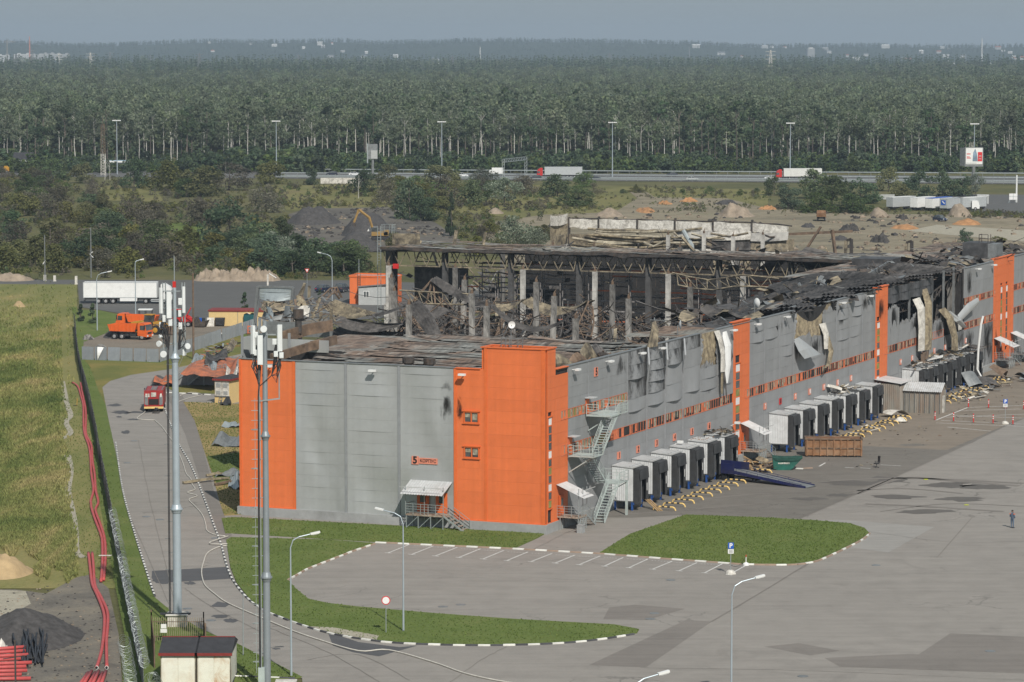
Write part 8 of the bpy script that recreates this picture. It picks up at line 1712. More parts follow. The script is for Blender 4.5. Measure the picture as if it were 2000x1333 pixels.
def semi(label,p,rz,cab,trailer,skirt=True,group=None):
 t=thing('articulated_lorry',label,'lorry',p,rz,group)
 tractor_cab(t,8.3,cab);mb=MB();mb.box(2.2,-.5,.75,7.9,.5,1.0);mb.box(4.6,-1.2,.55,6.0,1.2,1.05);mb.build('chassis',MT['chassis'],t)
 mb=MB();mb.box(-8.2,-1.27,1.15,5.5,1.27,4.0);b=mb.build('trailer_body',trailer,t);mb=MB();mb.box(-8.24,-1.29,1.1,5.54,-1.25,1.25);mb.box(-8.24,-1.29,3.92,5.54,-1.25,4.03);mb.box(-8.24,-1.29,1.25,-8.12,-1.25,3.92);mb.box(5.42,-1.29,1.25,5.54,-1.25,3.92);mb.build('edge_rail',MT['silver'],b)
 mb=MB();mb.box(-8.1,-.6,.8,5,.6,1.12);mb.bar((-8.1,-1.1,.55),(-8.1,1.1,.55),.12);mb.bar((1.6,-.8,.2),(1.6,-.8,1.1),.12);mb.bar((1.6,.8,.2),(1.6,.8,1.1),.12);mb.build('trailer_frame',MT['chassis'],t)
 if skirt:mb=MB();mb.box(-1.4,-1.27,.5,1.8,-1.2,1.1);mb.box(-1.4,1.2,.5,1.8,1.27,1.1);mb.build('side_skirt',MT['white'],t);mb=MB();[mb.bar((4.4,y,z),(6.9,y,z),.08,.16) for y in(-1.2,1.2) for z in(.5,.8)];mb.build('side_step',MT['silver'],t)
 for x in(-5.4,-4.05,-2.7):[wheel(t,x,y,.5,.36) for y in(-1.05,1.05)]
 for x in(3.4,7.1):[wheel(t,x,y,.5,.36) for y in(-1.05,1.05)]
 return t
semi('white articulated lorry with long plain trailer parked in far yard',G(249,594)+Vector((0,1.3,0)),.0,MT['white'],MT['white'])
semi('red lorry with long grey curtain trailer driving on the highway',hwp(1093,.40),PI+.02,MT['red'],MT['silver'],False);semi('red lorry with pale trailer half hidden by bushes on highway',hwp(1560,.40),PI+.02,MT['red'],MT['pale_trailer'],False)
t=thing('box_van','white box van on the highway left of the gantry','van',hwp(968,.55),PI);mb=MB();mb.box(-2.8,-1.15,.8,1.4,1.15,3.2);mb.build('cargo_box',MT['white'],t);mb=MB();mb.side([(1.45,.5),(3.1,.5),(3.1,1.3),(2.6,1.5),(2.1,2.4),(1.45,2.4)],-1,1);mb.build('cab',MT['white'],t);mb=MB();mb.side([(2.62,1.52),(2.12,2.35),(2.08,2.3),(2.58,1.48)],-.9,.9);mb.build('windscreen',MT['glass'],t);mb=MB();mb.box(-2.7,-.9,.5,3,.9,.8);mb.build('chassis',MT['chassis'],t);[wheel(t,x,y,.38,.24) for x in(-1.6,2.2) for y in(-.9,.9)]
def car(label,p,rz,m,suv=False,group=None):
 t=thing('parked_car' if group is None and p.y<1000 else 'car',label,'car',p,rz,group);k=1.12 if suv else 1.0
 mb=MB();pr=[(-2.15,.35),(2.15,.35),(2.2,.6*k),(2.05,.78*k),(1.1,.95*k),(-1.95,.98*k),(-2.2,.8*k)];mb.side(pr,-.86,.86);b=mb.build('body',m,t)
 roof=[(1.05,.95*k),(.35,1.42*k),(-1.2,1.45*k),(-1.95,.98*k)] if not suv else[(1.05,.95*k),(.4,1.5*k),(-1.6,1.52*k),(-2.0,.98*k)]
 mb=MB();n=len(roof);vs=[(x,-.82+.16*(z-.95*k)/.5,z) for x,z in roof]+[(x,.82-.16*(z-.95*k)/.5,z) for x,z in roof];mb.add(vs,[[i,n+i,n+(i+1)%n,(i+1)%n] for i in range(n)]+[list(range(n)),list(range(2*n-1,n-1,-1))]);mb.build('cabin',MT['glass'],t)
 mb=MB();mb.box(roof[2][0]+.08,-.62,roof[2][1]-.02,roof[1][0]-.1,.62,roof[1][1]+.03);[mb.bar((.35,s*.66,1.42*k),(1.05,s*.82,.95*k),.06) for s in(-1,1)];[mb.bar((-1.2,s*.66,1.44*k),(-1.95,s*.82,.98*k),.07) for s in(-1,1)];[mb.bar((-.3,s*.68,1.43*k),(-.3,s*.84,.98*k),.06) for s in(-1,1)];mb.build('roof',m,t)
 for x in(-1.35,1.35):[wheel(t,x,y,.33,.2) for y in(-.78,.78)]
 lights(t,[(2.14,-.6,.68*k),(2.14,.6,.68*k)],MT['headlamp'],'headlight',(.04,.18,.08));lights(t,[(-2.16,-.6,.8*k),(-2.16,.6,.8*k)],MT['taillamp'],'tail_light',(.04,.16,.07));return t
car('dark blue car with tail lights towards us in far yard',G(633,571),1.1,MT['car_blue']);car('dark car half hidden behind the orange block',G(668,571),1.25,MT['car_dark'],True);car('navy off-road car standing on the cleared ground',G(1836,433),-1.0,MT['car_blue'],True)
car('dark estate car on the highway below the gantry',hwp(1022,.12),PI,MT['car_dark']);car('black people carrier on the highway right of the gantry',hwp(1046,.12),PI,MT['car_dark'],True);car('grey hatchback on the highway halfway to the right bushes',hwp(1352,.16),0,MT['silver']);car('dark car on the far carriageway above the grey hatchback',hwp(1312,.75),PI,MT['car_dark']);car('dark car passing behind the bush below the red lorry',hwp(1163,.14),0,MT['car_dark']);car('white car on the highway left of the box van',hwp(903,.4),0,MT['car_white'],True);car('white car on the highway by the left white wall',hwp(693,.5),0,MT['car_white']);car('dark car above the left white highway wall',hwp(648,.5),PI,MT['car_dark'],True);car('white car just ahead of the second red lorry',hwp(1505,.4),PI,MT['car_white'])
t=thing('works_vehicle','yellow works vehicle at the left edge of the far road','vehicle',G(8,338)+Vector((0,0,.0)),0);mb=MB();mb.side([(-2,.6),(2,.6),(2,1.8),(1.2,2.6),(.2,2.6),(-.1,1.5),(-2,1.5)],-1,1);mb.build('body',MT['yellow'],t);[wheel(t,x,y,.5,.3) for x in(-1.3,1.3) for y in(-.9,.9)]
def tipper(label,p,rz,m,body_up=True):
 t=thing('tipper_lorry',label,'lorry',p,rz);x=3.3
 mb=MB();mb.side([(x-1.55,.75),(x,.55),(x+.05,1.3),(x-.02,1.55),(x-.22,2.55),(x-.4,2.75),(x-1.45,2.78),(x-1.55,2.6)],-1.22,1.22);c=mb.build('cab',m,t)
 mb=MB();mb.side([(x+.02,1.62),(x-.17,2.5),(x-.22,2.5),(x-.03,1.62)],-1.08,1.08);mb.build('windscreen',MT['glass'],c)
 for y in(-1.235,1.235):mb=MB();mb.side([(x-1.1,1.65),(x-.25,1.65),(x-.38,2.4),(x-1.1,2.4)],y-.01,y+.01);mb.build('side_window',MT['glass'],c)
 mb=MB();mb.box(x,-1.22,.5,x+.12,1.22,.95);mb.build('bumper',m,t);lights(t,[(x+.12,-.9,.72),(x+.12,.9,.72)],MT['headlamp'],'headlight');mb=MB();mb.box(x+.03,-.7,1.0,x+.08,.7,1.3);mb.build('grille',MT['chassis'],t);mirrors(t,x-.25,x-.1,1.4)
 mb=MB();mb.box(-3.2,-.5,.8,1.9,.5,1.1);mb.box(.3,-1.1,.55,1.4,1.1,1.05);mb.box(-.6,-1.15,.6,.1,-.7,1.0);mb.build('chassis',MT['chassis'],t)
 mb=MB();q=[(-3.3,1.35),(1.2,1.35),(1.6,2.55),(-3.7,2.45)];mb.side(q,-1.25,-1.15);mb.side(q,1.15,1.25);mb.box(-3.3,-1.15,1.3,1.2,1.15,1.4);mb.add([(1.2,-1.15,1.35),(1.2,1.15,1.35),(1.62,1.15,2.75),(1.62,-1.15,2.75),(2.5,1.15,2.8),(2.5,-1.15,2.8)],[[0,1,2,3],[3,2,4,5]]);mb.add([(-3.3,-1.15,1.35),(-3.3,1.15,1.35),(-3.7,1.15,2.4),(-3.7,-1.15,2.4)],[[3,2,1,0]]);bd=mb.build('tipper_body',m,t)
 for k in range(7):mb=MB();xx=-3.0+.68*k;[mb.box(xx,y-.04,1.4,xx+.1,y+.04,2.42) for y in(-1.27,1.27)];mb.build('rib',m,bd)
 mb=MB();mb.box(-3.2,-1.1,1.4,1.3,1.1,1.9);mb.build('load',MT['dirt'],t)
 for xx in(-2.5,-1.15):[wheel(t,xx,y,.5,.5) for y in(-.95,.95)]
 [wheel(t,2.5,y,.5,.34) for y in(-1.02,1.02)];mb=MB();[mb.box(1.95,y-.2,1.0,3.05,y+.2,1.1) for y in(-1.05,1.05)];mb.build('mudguard',m,t);return t
tipper('orange three-axle tipper lorry facing right in the gravel yard',G(255,664)+Vector((0,1,0)),-.35,MT['truck_orange']);tipper('second orange tipper standing behind the front one',G(266,645)+Vector((0,1,0)),PI-.15,MT['truck_orange']);tipper('brown-orange tipper seen from behind on the cleared ground',G(1604,432),PI/2-.1,MT['rust'])
WL=thing('wheel_loader','yellow wheel loader beside the orange tippers','wheel loader',G(296,654)+Vector((0,1,0)),-.25)
mb=MB();mb.side([(-3.4,1.2),(-.6,.9),(-.6,1.9),(-1.6,2.25),(-3.4,2.0)],-.9,.9);mb.box(-.6,-.6,.8,1.6,.6,1.5);mb.build('body',MT['yellow'],WL);mb=MB();mb.side([(-1.2,1.95),(.1,1.8),(.25,3.2),(-1.1,3.2)],-.7,.7);c=mb.build('cab',MT['glass'],WL);mb=MB();mb.box(-1.25,-.78,3.2,.35,.78,3.32);mb.build('cab_roof',MT['yellow'],c)
mb=MB();[(mb.bar((.4,y,1.9),(1.9,y,2.0),.22,.4),mb.bar((1.9,y,2.0),(3.3,y,.7),.22,.36)) for y in(-.55,.55)];mb.build('lift_arm',MT['yellow'],WL);mb=MB();mb.side([(3.1,.2),(4.4,.1),(3.5,.5),(3.2,1.4),(3.0,.9)],-1.35,1.35);mb.build('bucket',MT['burnt_rust'],WL);[wheel(WL,x,y,.78,.6,rim='wheel_yellow') for x in(-2.3,1.0) for y in(-1,1)] if False else None
MT['wheel_yellow']=MT['yellow'];[wheel(WL,x,y,.78,.6,rim='wheel_yellow') for x in(-2.3,1.0) for y in(-1,1)]
RT=thing('tractor_loader','red tractor loader with raised black bucket behind the mast','tractor',G(354,640)+Vector((0,1.5,0)),-.15)
mb=MB();mb.side([(-1.6,.9),(1.8,.8),(1.9,1.6),(.3,1.75),(-1.6,1.6)],-.6,.6);mb.build('body',MT['red'],RT);mb=MB();mb.side([(-1.5,1.6),(.1,1.7),(0,2.9),(-1.4,2.9)],-.65,.65);mb.build('cab',MT['glass'],RT);mb=MB();mb.box(-1.55,-.7,2.9,.15,.7,3.05);mb.build('cab_roof',MT['red'],RT);mb=MB();[mb.bar((.6,y,2.0),(2.6,y,.7),.18,.3) for y in(-.7,.7)];mb.bar((.8,0,1.9),(1.6,0,3.3),.16);mb.build('lift_arm',MT['red'],RT);mb=MB();mb.side([(2.3,.2),(4.2,.15),(4.6,1.2),(3.0,.8),(2.5,1.7)],-1.3,1.3);mb.build('bucket',MT['burnt'],RT);[wheel(RT,-1.0,y,.75,.45) for y in(-.9,.9)];[wheel(RT,1.3,y,.5,.35) for y in(-.85,.85)]
t=thing('tractor_cab_machine','white-topped machine between tipper and loader','machine',G(278,640)+Vector((0,5,0)),0);mb=MB();mb.box(-1.2,-.9,2.6,1.2,.9,2.75);mb.build('roof',MT['white'],t);mb=MB();[mb.bar((x,y,1.0),(x,y,2.6),.1) for x in(-1.1,0,1.1) for y in(-.8,.8)];mb.build('frame',MT['chassis'],t);mb=MB();mb.box(-1.3,-1,.6,1.3,1,1.2);mb.build('body',MT['chassis'],t);[wheel(t,x,y,.5,.3) for x in(-.8,.8) for y in(-.9,.9)]
FT_=thing('fire_engine','red fire engine seen from behind with hose attached','fire engine',G(297,806)+Vector((0,3.6,0)),PI/2+.06)
mb=MB();mb.box(-3.4,-1.25,.75,1.4,1.25,2.85);b=mb.build('body',MT['fire_red'],FT_);mb=MB();mb.side([(1.5,.7),(3.6,.7),(3.65,1.5),(3.4,2.75),(1.5,2.85)],-1.24,1.24);mb.build('cab',MT['fire_red'],FT_);mb=MB();[mb.box(-3.45,y-.22,.95,-3.4,y+.22,2.2) for y in(-.95,.95)];mb.build('side_locker',MT['galv_dark'],b);mb=MB();mb.box(-3.46,-.65,1.0,-3.4,.65,1.75);mb.build('pump_bay',MT['black'],b);mb=MB();mb.box(-3.47,-.32,2.05,-3.4,.34,2.6);mb.build('pale_panel',MT['white_dirty'],b);mb=MB();[mb.box(-3.46,y-.12,2.0,-3.4,y+.12,2.45) for y in(-.95,.65,.95)];mb.build('tail_panel',MT['white_dirty'],b);mb=MB();[mb.bar((-3.2,y,2.95),(1.2,y,2.95),.1) for y in(-1.1,-.3,.3,1.1)];[mb.bar((-3.0+.7*k,-.3,2.97),(-3.0+.7*k,.3,2.97),.06) for k in range(6)];mb.build('roof_ladder',MT['galv_dark'],FT_);mb=MB();mb.box(-3.55,-1.25,.5,-3.35,1.25,.75);mb.build('rear_bumper',MT['bar_yellow'],FT_);lights(FT_,[(-3.5,-1.1,.9),(-3.5,1.1,.9)],MT['taillamp'],'tail_light',(.04,.08,.12));[wheel(FT_,x,y,.5,.4) for x in(-2.2,2.3) for y in(-1.0,1.0)];mirrors(FT_,2.9,3.1,1.5);mb=MB();mb.box(-3.3,-.9,.45,3.4,.9,.75);mb.build('chassis',MT['chassis'],FT_)
t=thing('portable_pump','small dark pump standing on the road behind fire engine','pump',G(305,808));mb=MB();mb.bar((-.5,0,.1),(.4,0,.1),.5,.06);mb.bar((-.4,0,.1),(-.1,0,.8),.06);mb.bar((.5,0,.1),(.2,0,.8),.06);mb.build('frame',MT['chassis'],t);mb=MB();mb.ball((0,0,.55),.25,8);mb.build('motor',MT['black_rubber'],t)
t=thing('pitchfork','small yellow-handled fork standing by the red pipes','fork',G(150,793));mb=MB();mb.bar((0,0,0),(.1,0,1.0),.06);mb.build('handle',MT['yellow'],t);mb=MB();mb.bar((-.5,0,.04),(.1,0,.06),.12,.05);mb.build('fork',MT['chassis'],t)
EX=thing('excavator','yellow excavator with raised arm working on the black heap','excavator',G(742,470),PI)
mb=MB();mb.box(-2.0,-1.3,1.2,2.0,1.3,2.2);mb.box(-2.2,-1.3,1.3,-1.0,1.3,2.6);mb.build('body',MT['dull_yellow'],EX);mb=MB();mb.box(.4,.2,2.2,2.0,1.25,3.3);mb.build('cab',MT['glass'],EX);mb=MB();[mb.side([(-2,.2),(2,.2),(2.3,.6),(2,1.0),(-2,1.0),(-2.3,.6)],y-.3,y+.3) for y in(-1.1,1.1)];mb.build('track',MT['chassis'],EX);mb=MB();mb.tube([(1.6,-.3,2.2),(2.6,-.3,5.6),(5.2,-.3,7.6)],.35,6);mb.build('boom',MT['dull_yellow'],EX);mb=MB();mb.bar((5.2,-.3,7.6),(6.4,-.3,4.4),.4,.5);mb.build('dipper',MT['dull_yellow'],EX);mb=MB();mb.side([(6.1,4.4),(6.9,4.3),(6.6,3.4),(5.8,3.4)],-.9,.3);mb.build('bucket',MT['burnt'],EX);mb=MB();mb.side([(.8,2.2),(3.2,2.2),(2.6,3.2),(.9,3.2)],-2.6,-1.4);mb.build('white_panel',MT['white'],EX)
def trailer(label,px,py,ln,m,top,rz,sign=False):
 t=thing('parked_trailer',label,'trailer',G(px,py),rz);mb=MB();mb.box(0,0,.9,ln,2.5,3.7);b=mb.build('body',m,t);mb=MB();mb.box(-.05,-.05,3.7,ln+.05,2.55,3.78);mb.build('roof',top,t);mb=MB();mb.box(.3,.3,.5,ln-.3,2.2,.9);mb.build('frame',MT['chassis'],t)
 for x in(ln-1.2,ln-2.5):[wheel(t,x,y,.48,.3) for y in(.25,2.25)]
 mb=MB();mb.box(-.06,.1,1.0,-.02,1.22,3.6);mb.box(-.06,1.28,1.0,-.02,2.4,3.6);mb.build('rear_door',m,b)
 if sign:mb=MB();mb.box(.0-.12,.5,1.9,-.07,2.0,3.3);s=mb.build('emblem',MT['sign_blue'],t);mb=MB();mb.bar((-.13,.8,2.3),(-.13,1.6,3.0),.03,.3);mb.build('emblem_mark',MT['white'],s)
 return t
tz=1.05
trailer('grey parked trailer at the left end of the row',1744,411,11,MT['silver'],MT['white'],tz-.25);trailer('white parked trailer second from the left end of row',1792,412,11,MT['white'],MT['white'],tz-.1);trailer('white parked trailer with blue roof in the row',1822,413,12,MT['white'],MT['sign_blue'],tz-.1);trailer('pale parked trailer with blue square emblem on its door',1850,414,11,MT['silver'],MT['silver'],tz-.1,True);trailer('pale trailer at the right end of the parked row',1880,412,11,MT['silver'],MT['white'],tz-.3)
t=thing('white_van','white lorry cab at the right end of the trailer row','lorry',G(1904,411),0);mb=MB();mb.side([(-1,.5),(1.2,.5),(1.2,1.5),(.8,2.8),(-1,2.8)],-1.1,1.1);mb.build('cab',MT['white'],t);mb=MB();mb.side([(1.21,1.55),(.86,2.6),(.8,2.6),(1.15,1.55)],-.95,.95);mb.build('windscreen',MT['glass'],t);[wheel(t,0,y,.48,.3) for y in(-1,1)]
t=thing('site_cabin','grey site cabin with dark window on the car park','cabin',G(1909,399),-.1);mb=MB();mb.box(0,0,0,3.4,2.4,2.6);mb.build('wall',MT['grey_cladding'],t);mb=MB();mb.box(.5,-.06,1.0,1.3,-.02,2.1);mb.build('window',MT['glass'],t);mb=MB();mb.box(-.1,-.1,2.6,3.5,2.5,2.75);mb.build('roof',MT['white'],t);mb=MB();mb.box(2.2,-.06,.1,2.9,-.02,2.1);mb.build('door',MT['galv_dark'],t)
t=thing('white_board','white gridded board on legs at the car park edge','board',G(1971,397),0);mb=MB();mb.box(0,0,1.0,2.5,.2,2.9);mb.build('panel',MT['white'],t);mb=MB();mb.box(1.2,-.04,1,1.3,0,2.9);mb.box(0,-.04,1.9,2.5,0,2.0);mb.bar((.2,.1,0),(.2,.1,1),.1);mb.bar((2.3,.1,0),(2.3,.1,1),.1);mb.bar((-.4,-.6,0),(.2,.1,1.0),.08);mb.build('frame',MT['galv'],t)
t=thing('grey_fence','low grey sheet fence below the right-hand bushes','fence',G(1716,390),0);mb=MB();corr(mb,(0,0,0),(1,0,0),(0,0,1),5.0,1.6,.4,.08);mb.build('fence_sheet',MT['grey_cladding'],t)
GN=thing('road_gantry','grey lattice gantry spanning part of the highway','gantry',hwp(983,.0));e=hwp(1027,.45)-hwp(983,.0)
mb=MB()
for b in(Vector((0,0,0)),e):
 for dx in(-.4,.4):mb.bar(b+Vector((dx,0,0)),b+Vector((dx,0,7.5)),.16)
 for k in range(6):mb.bar(b+Vector((-.4,0,1.2*k)),b+Vector((.4,0,1.2*k+1.2)),.1)
mb.build('leg',MT['galv'],GN);mb=MB()
for z in(6.4,7.5):mb.bar(Vector((0,0,z)),e+Vector((0,0,z)),.22)
for k in range(9):mb.bar(e*(k/9)+Vector((0,0,6.4)),e*((k+.5)/9)+Vector((0,0,7.5)),.12);mb.bar(e*((k+.5)/9)+Vector((0,0,7.5)),e*((k+1)/9)+Vector((0,0,6.4)),.12)
mb.build('span',MT['galv'],GN)
def barrier_rail(f,z=.75,lab=''):
 t=thing('crash_barrier',lab,'crash barrier',hwp(540,f));b=hwp(540,f);mb=MB();e_=hwp(2250,f)-b;mb.bar(Vector((0,0,z)),e_+Vector((0,0,z)),.1,.34);mb.build('rail',MT['galv'],t);mb=MB()
 for k in range(80):mb.bar(e_*(k/80),e_*(k/80)+Vector((0,0,z)),.14)
 o=mb.build('post',MT['galv_dark'],t);o['kind']='stuff'
barrier_rail(.0,lab='steel crash barrier along the near edge of the highway');barrier_rail(.5,1.0,'steel crash barrier along the middle of the highway');barrier_rail(1.0,1.2,'steel crash barrier along the forest edge of the highway');barrier_rail(.22,.7,'steel crash barrier between the near lanes of the highway')
t=thing('highway_wall','stained white concrete wall beside the highway at left','wall',G(626,359));
for k in range(7):mb=MB();mb.box(1.95*k,0,0,1.95*k+1.9,.4,2.0);mb.build('wall_panel',MT['white_dirty'],t)
BB=thing('billboard','grey back of a tall two-sided billboard by the forest','billboard',hwp(728,.1),0);mb=MB();mb.bar((-1.8,1.4,5.6),(-1.8,1.4,12.4),.25);mb.box(-2,-1.6,5.6,-1.6,1.6,12.6);mb.build('side_panel',MT['galv'],BB);mb=MB();mb.box(-1.6,-.3,7.0,1.8,0,12.5);mb.build('back_panel',MT['galv_dark'],BB);mb=MB();mb.box(-.6,-.4,7.2,1.7,-.3,10.2);mb.build('pale_panel',MT['grey_cladding'],BB);mb=MB();mb.cyl((0,.2,0),(0,.2,6.8),.5,10);mb.build('column',MT['galv_dark'],BB)
BL=thing('billboard','bright advertising billboard with red and white poster at right','billboard',hwp(1898,-.15),0);mb=MB();mb.box(-2.5,-.2,6.4,3.8,.8,13.0);mb.add([(-2.5,-.2,6.4),(-2.5,-.2,13),(-4.0,1.6,12.8),(-4.0,1.6,6.6)],[[0,1,2,3]]);mb.build('frame',MT['galv_dark'],BL);mb=MB();mb.box(-2.2,-.3,7.2,3.5,-.2,12.8);ps=mb.build('poster',MT['white'],BL)
mb=MB();mb.box(1.9,-.33,8.2,3.4,-.31,11.4);mb.box(-1.9,-.33,10.6,-.6,-.31,10.9);mb.box(-1.9,-.33,9.2,-.5,-.31,9.5);mb.box(-1.9,-.33,9.7,-.9,-.31,9.9);mb.build('red_print',MT['sign_red'],ps);mb=MB();mb.prism([(0,0),(1.8,0),(1.5,2.6),(.9,4.4),(.2,3.0)],0,.02);mb.xf(Matrix.Translation((.1,-.31,8.2))@MX4);mb.build('picture_print',mat('blue_grey_print',(.22,.30,.38),.6,var=.4,scale=.8),ps);mb=MB();mb.box(-2.0,-.33,7.5,1.5,-.31,7.7);mb.box(2.2,-.36,9.9,3.1,-.34,10.2);mb.box(2.2,-.36,9.0,3.1,-.34,9.2);mb.build('pale_print',MT['grey_cladding'],ps);mb=MB();mb.cyl((.6,.3,0),(.6,.3,6.4),.6,12);mb.build('column',MT['galv_dark'],BL)
t=thing('lattice_mast','brown and white lattice mast before the forest at left','mast',hwp(202,.3));mb=MB();mb2_=MB()
for x,y in((-.9,0),(.9,0),(0,1.5)):mb2_.bar((x,y,0),(x*.9,y,8),.18);mb.bar((x*.9,y,8),(x*.7,y,19),.16)
for k in range(8):mb2_.bar((-.9,0,k),(.9,0,k+1),.1);mb2_.bar((.9,0,k),(-.9,0,k+1),.1)
for k in range(11):mb.bar((-.8,0,8+k),(.8,0,9+k),.1);mb.bar((.8,0,8+k),(-.8,0,9+k),.1)
mb.bar((0,0,19),(0,0,22),.12);mb.build('upper_lattice',MT['burnt_rust'],t);mb2_.build('lower_lattice',MT['white_dirty'],t)
t=thing('grey_house','grey house with dark roof at the forest edge far left','house',G(42,334),0);mb=MB();mb.box(-3,0,0,4,6,4.5);mb.build('wall',MT['grey_cladding'],t);mb=MB();mb.add([(-3.3,-.3,4.5),(4.3,-.3,4.5),(4.3,6.3,4.5),(-3.3,6.3,4.5),(-3.3,3,7),(4.3,3,7)],[[0,1,5,4],[2,3,4,5],[1,2,5],[3,0,4]]);mb.build('roof',MT['felt'],t);
for k in range(4):mb=MB();mb.box(-2.4+1.6*k,-.06,1.5,-1.6+1.6*k,0,3.0);mb.build('window',MT['white'],t)
t=thing('bus','pale blue roofed bus behind the bushes at the highway lamp','bus',G(229,330),0);mb=MB();mb.box(-5,-1.2,.4,5,1.2,3.1);mb.build('body',MT['white'],t);mb=MB();mb.box(-4.8,-1.24,1.5,4.8,-1.2,2.5);mb.build('window',MT['glass'],t);mb=MB();mb.box(-5,-1.2,3.1,5,1.2,3.3);mb.build('roof',mat('pale_blue_paint',(.35,.50,.62),.5,var=.05),t);[wheel(t,x,y,.5,.3) for x in(-3,3) for y in(-1,1)]
# ---- the workman
PM=thing('person','workman in blue-grey overalls with orange shoulder patch, standing with raised phone','person',G(1977,1032),2.5)
def skin_body(name,V,E,Rr,m,parent,root=0,sub=1):
 me=bpy.data.meshes.new(name);me.from_pydata(V,E,[]);o=put(name,me,parent);me.materials.append(m)
 md=o.modifiers.new('skin','SKIN');md.use_smooth_shade=True
 for i,r in enumerate(Rr):me.skin_vertices[0].data[i].radius=r if isinstance(r,tuple) else(r,r)
 me.skin_vertices[0].data[root].use_root=True;sdm=o.modifiers.new('sub','SUBSURF');sdm.levels=sub;sdm.render_levels=2;return o
V=[(0,0,.95),(0,0,1.15),(0,.01,1.38),(0,.02,1.50),(0,.02,1.58),(0,0,1.68),(0,0,1.77),
(.10,0,.90),(.11,-.02,.50),(.11,0,.09),(.12,-.14,.04),(-.10,0,.90),(-.12,.02,.50),(-.13,.03,.09),(-.14,-.11,.04),
(.20,.01,1.43),(.26,.02,1.15),(.20,-.20,1.18),(.13,-.27,1.36),(-.20,.01,1.43),(-.26,.03,1.16),(-.20,-.16,1.02),(-.12,-.26,1.04)]
E_=[(0,1),(1,2),(2,3),(3,4),(4,5),(5,6),(0,7),(7,8),(8,9),(9,10),(0,11),(11,12),(12,13),(13,14),(2,15),(15,16),(16,17),(17,18),(2,19),(19,20),(20,21),(21,22)]
Rr=[(.17,.13),(.16,.12),(.19,.12),.065,.06,(.085,.10),(.06,.07),.10,.075,.06,(.05,.05),.10,.075,.06,(.05,.05),.075,.06,.05,.042,.075,.06,.05,.042]
body=skin_body('body',V,E_,Rr,MT['cloth_blue'],PM)
mb=MB();mb.ball((0,-.005,1.69),.105,14,sz=1.25);mb.ball((0,-.115,1.68),.022,6);mb.ball((.1,0,1.68),.022,6);mb.ball((-.1,0,1.68),.022,6);mb.box(-.025,-.108,1.618,.025,-.1,1.628);hd=mb.build('head',MT['skin'],PM,True)
mb=MB();[mb.ball((x,-.1,1.70),.013,6) for x in(-.035,.035)];mb.build('eye',MT['black'],hd);mb=MB();mb.grid(lambda a,b:Vector((.115*math.sin(PI*.5*b)*math.cos(2*PI*a),.015+.115*math.sin(PI*.5*b)*math.sin(2*PI*a),1.70+.135*math.cos(PI*.5*b))),14,5);mb.build('hair',MT['hair'],PM,True)
def hand(c,d):
 c=Vector(c);d=Vector(d).normalized();s=d.cross(Vector((0,0,1))).normalized();mb=MB();mb.bar(c,c+d*.09,.085,.035)
 for k in range(4):a=c+d*.085+s*(-.032+.021*k);l=(.07,.08,.078,.06)[k];mb.tube([a,a+d*l*.5,a+d*l*.8-Vector((0,0,l*.35))],.010,5)
 mb.tube([c+s*.045+d*.02,c+s*.08+d*.05,c+s*.075+d*.08],.012,5);mb.build('hand',MT['skin'],PM,True)
hand((.13,-.28,1.38),(-.2,-.3,1));hand((-.12,-.27,1.04),(.6,-.6,.1));mb=MB();mb.box(.08,-.36,1.42,.15,-.345,1.56);o=mb.build('phone',MT['black']);o.parent=None;o.matrix_world=Matrix.Translation(PM.location)@Matrix.Rotation(2.5,4,'Z');tag(o,"dark phone held up in the workman's hand",'phone')
mb=MB();mb.box(-.27,-.09,1.40,-.13,.11,1.47);mb.box(.13,-.09,1.40,.27,.11,1.47);mb.build('shoulder_patch',MT['cloth_orange'],PM);mb=MB();[mb.side([(-.17+0,.0),(.09,.0),(.09,.10),(-.05,.09),(-.17,.05)],x-.05,x+.05) for x in(0,)];mb.xf(Matrix.Rotation(PI/2,4,'Z'));
for x,y in((.115,-.03),(-.135,0)):b2=MB();b2.box(x-.055,y-.18,0,x+.055,y+.09,.08);b2.build('boot',MT['black'],PM)
# ================================================================= far things and the air between
def pylon(px,py_top,d,label,m):
 x=(px-1000)/FPX*d;h=CAMH+(HZ-py_top)/FPX*d+0;t=thing('pylon',label,'pylon',(x,d,0),rnd.uniform(-.4,.4),'far pylons');mb=MB();w_=h*.09
 for sx in(-1,1):
  for sy in(-1,1):mb.bar((sx*w_,sy*w_,0),(sx*w_*.15,sy*w_*.15,h),.45)
 for k in range(7):a=w_*(1-.85*k/7);b=w_*(1-.85*(k+1)/7);[mb.bar((s*a,-a,h*k/7),(-s*b,-b,h*(k+1)/7),.3) for s in(-1,1)]
 for z in(.72,.84,.95):mb.bar((-h*.16,0,h*z),(h*.16,0,h*z),.5)
 mb.build('tower',m,t)
for px,y,d,m in((35,106,4600,'steel_far'),(67,97,4900,'steel_far'),(118,104,5200,'white_dirty'),(180,103,4700,'white_dirty'),(218,102,5400,'steel_far'),(297,108,5500,'steel_far'),(392,104,4400,'steel_far'),(585,107,5600,'steel_far'),(884,110,4600,'steel_far'),(1503,98,4300,'white_dirty'),(1190,104,5800,'steel_far'),(1880,106,5600,'steel_far')):pylon(px,y,d,'distant lattice power pylon rising above the far wood',MT[m])
def tower_(name,label,cat,px,py0,py1,wpx,d,m):
 x=(px-1000)/FPX*d;z0=CAMH+(HZ-py0)/FPX*d;z1=CAMH+(HZ-py1)/FPX*d;w_=wpx/FPX*d;t=thing(name,label,cat,(x,d,0),.15);return t,z0,z1,w_
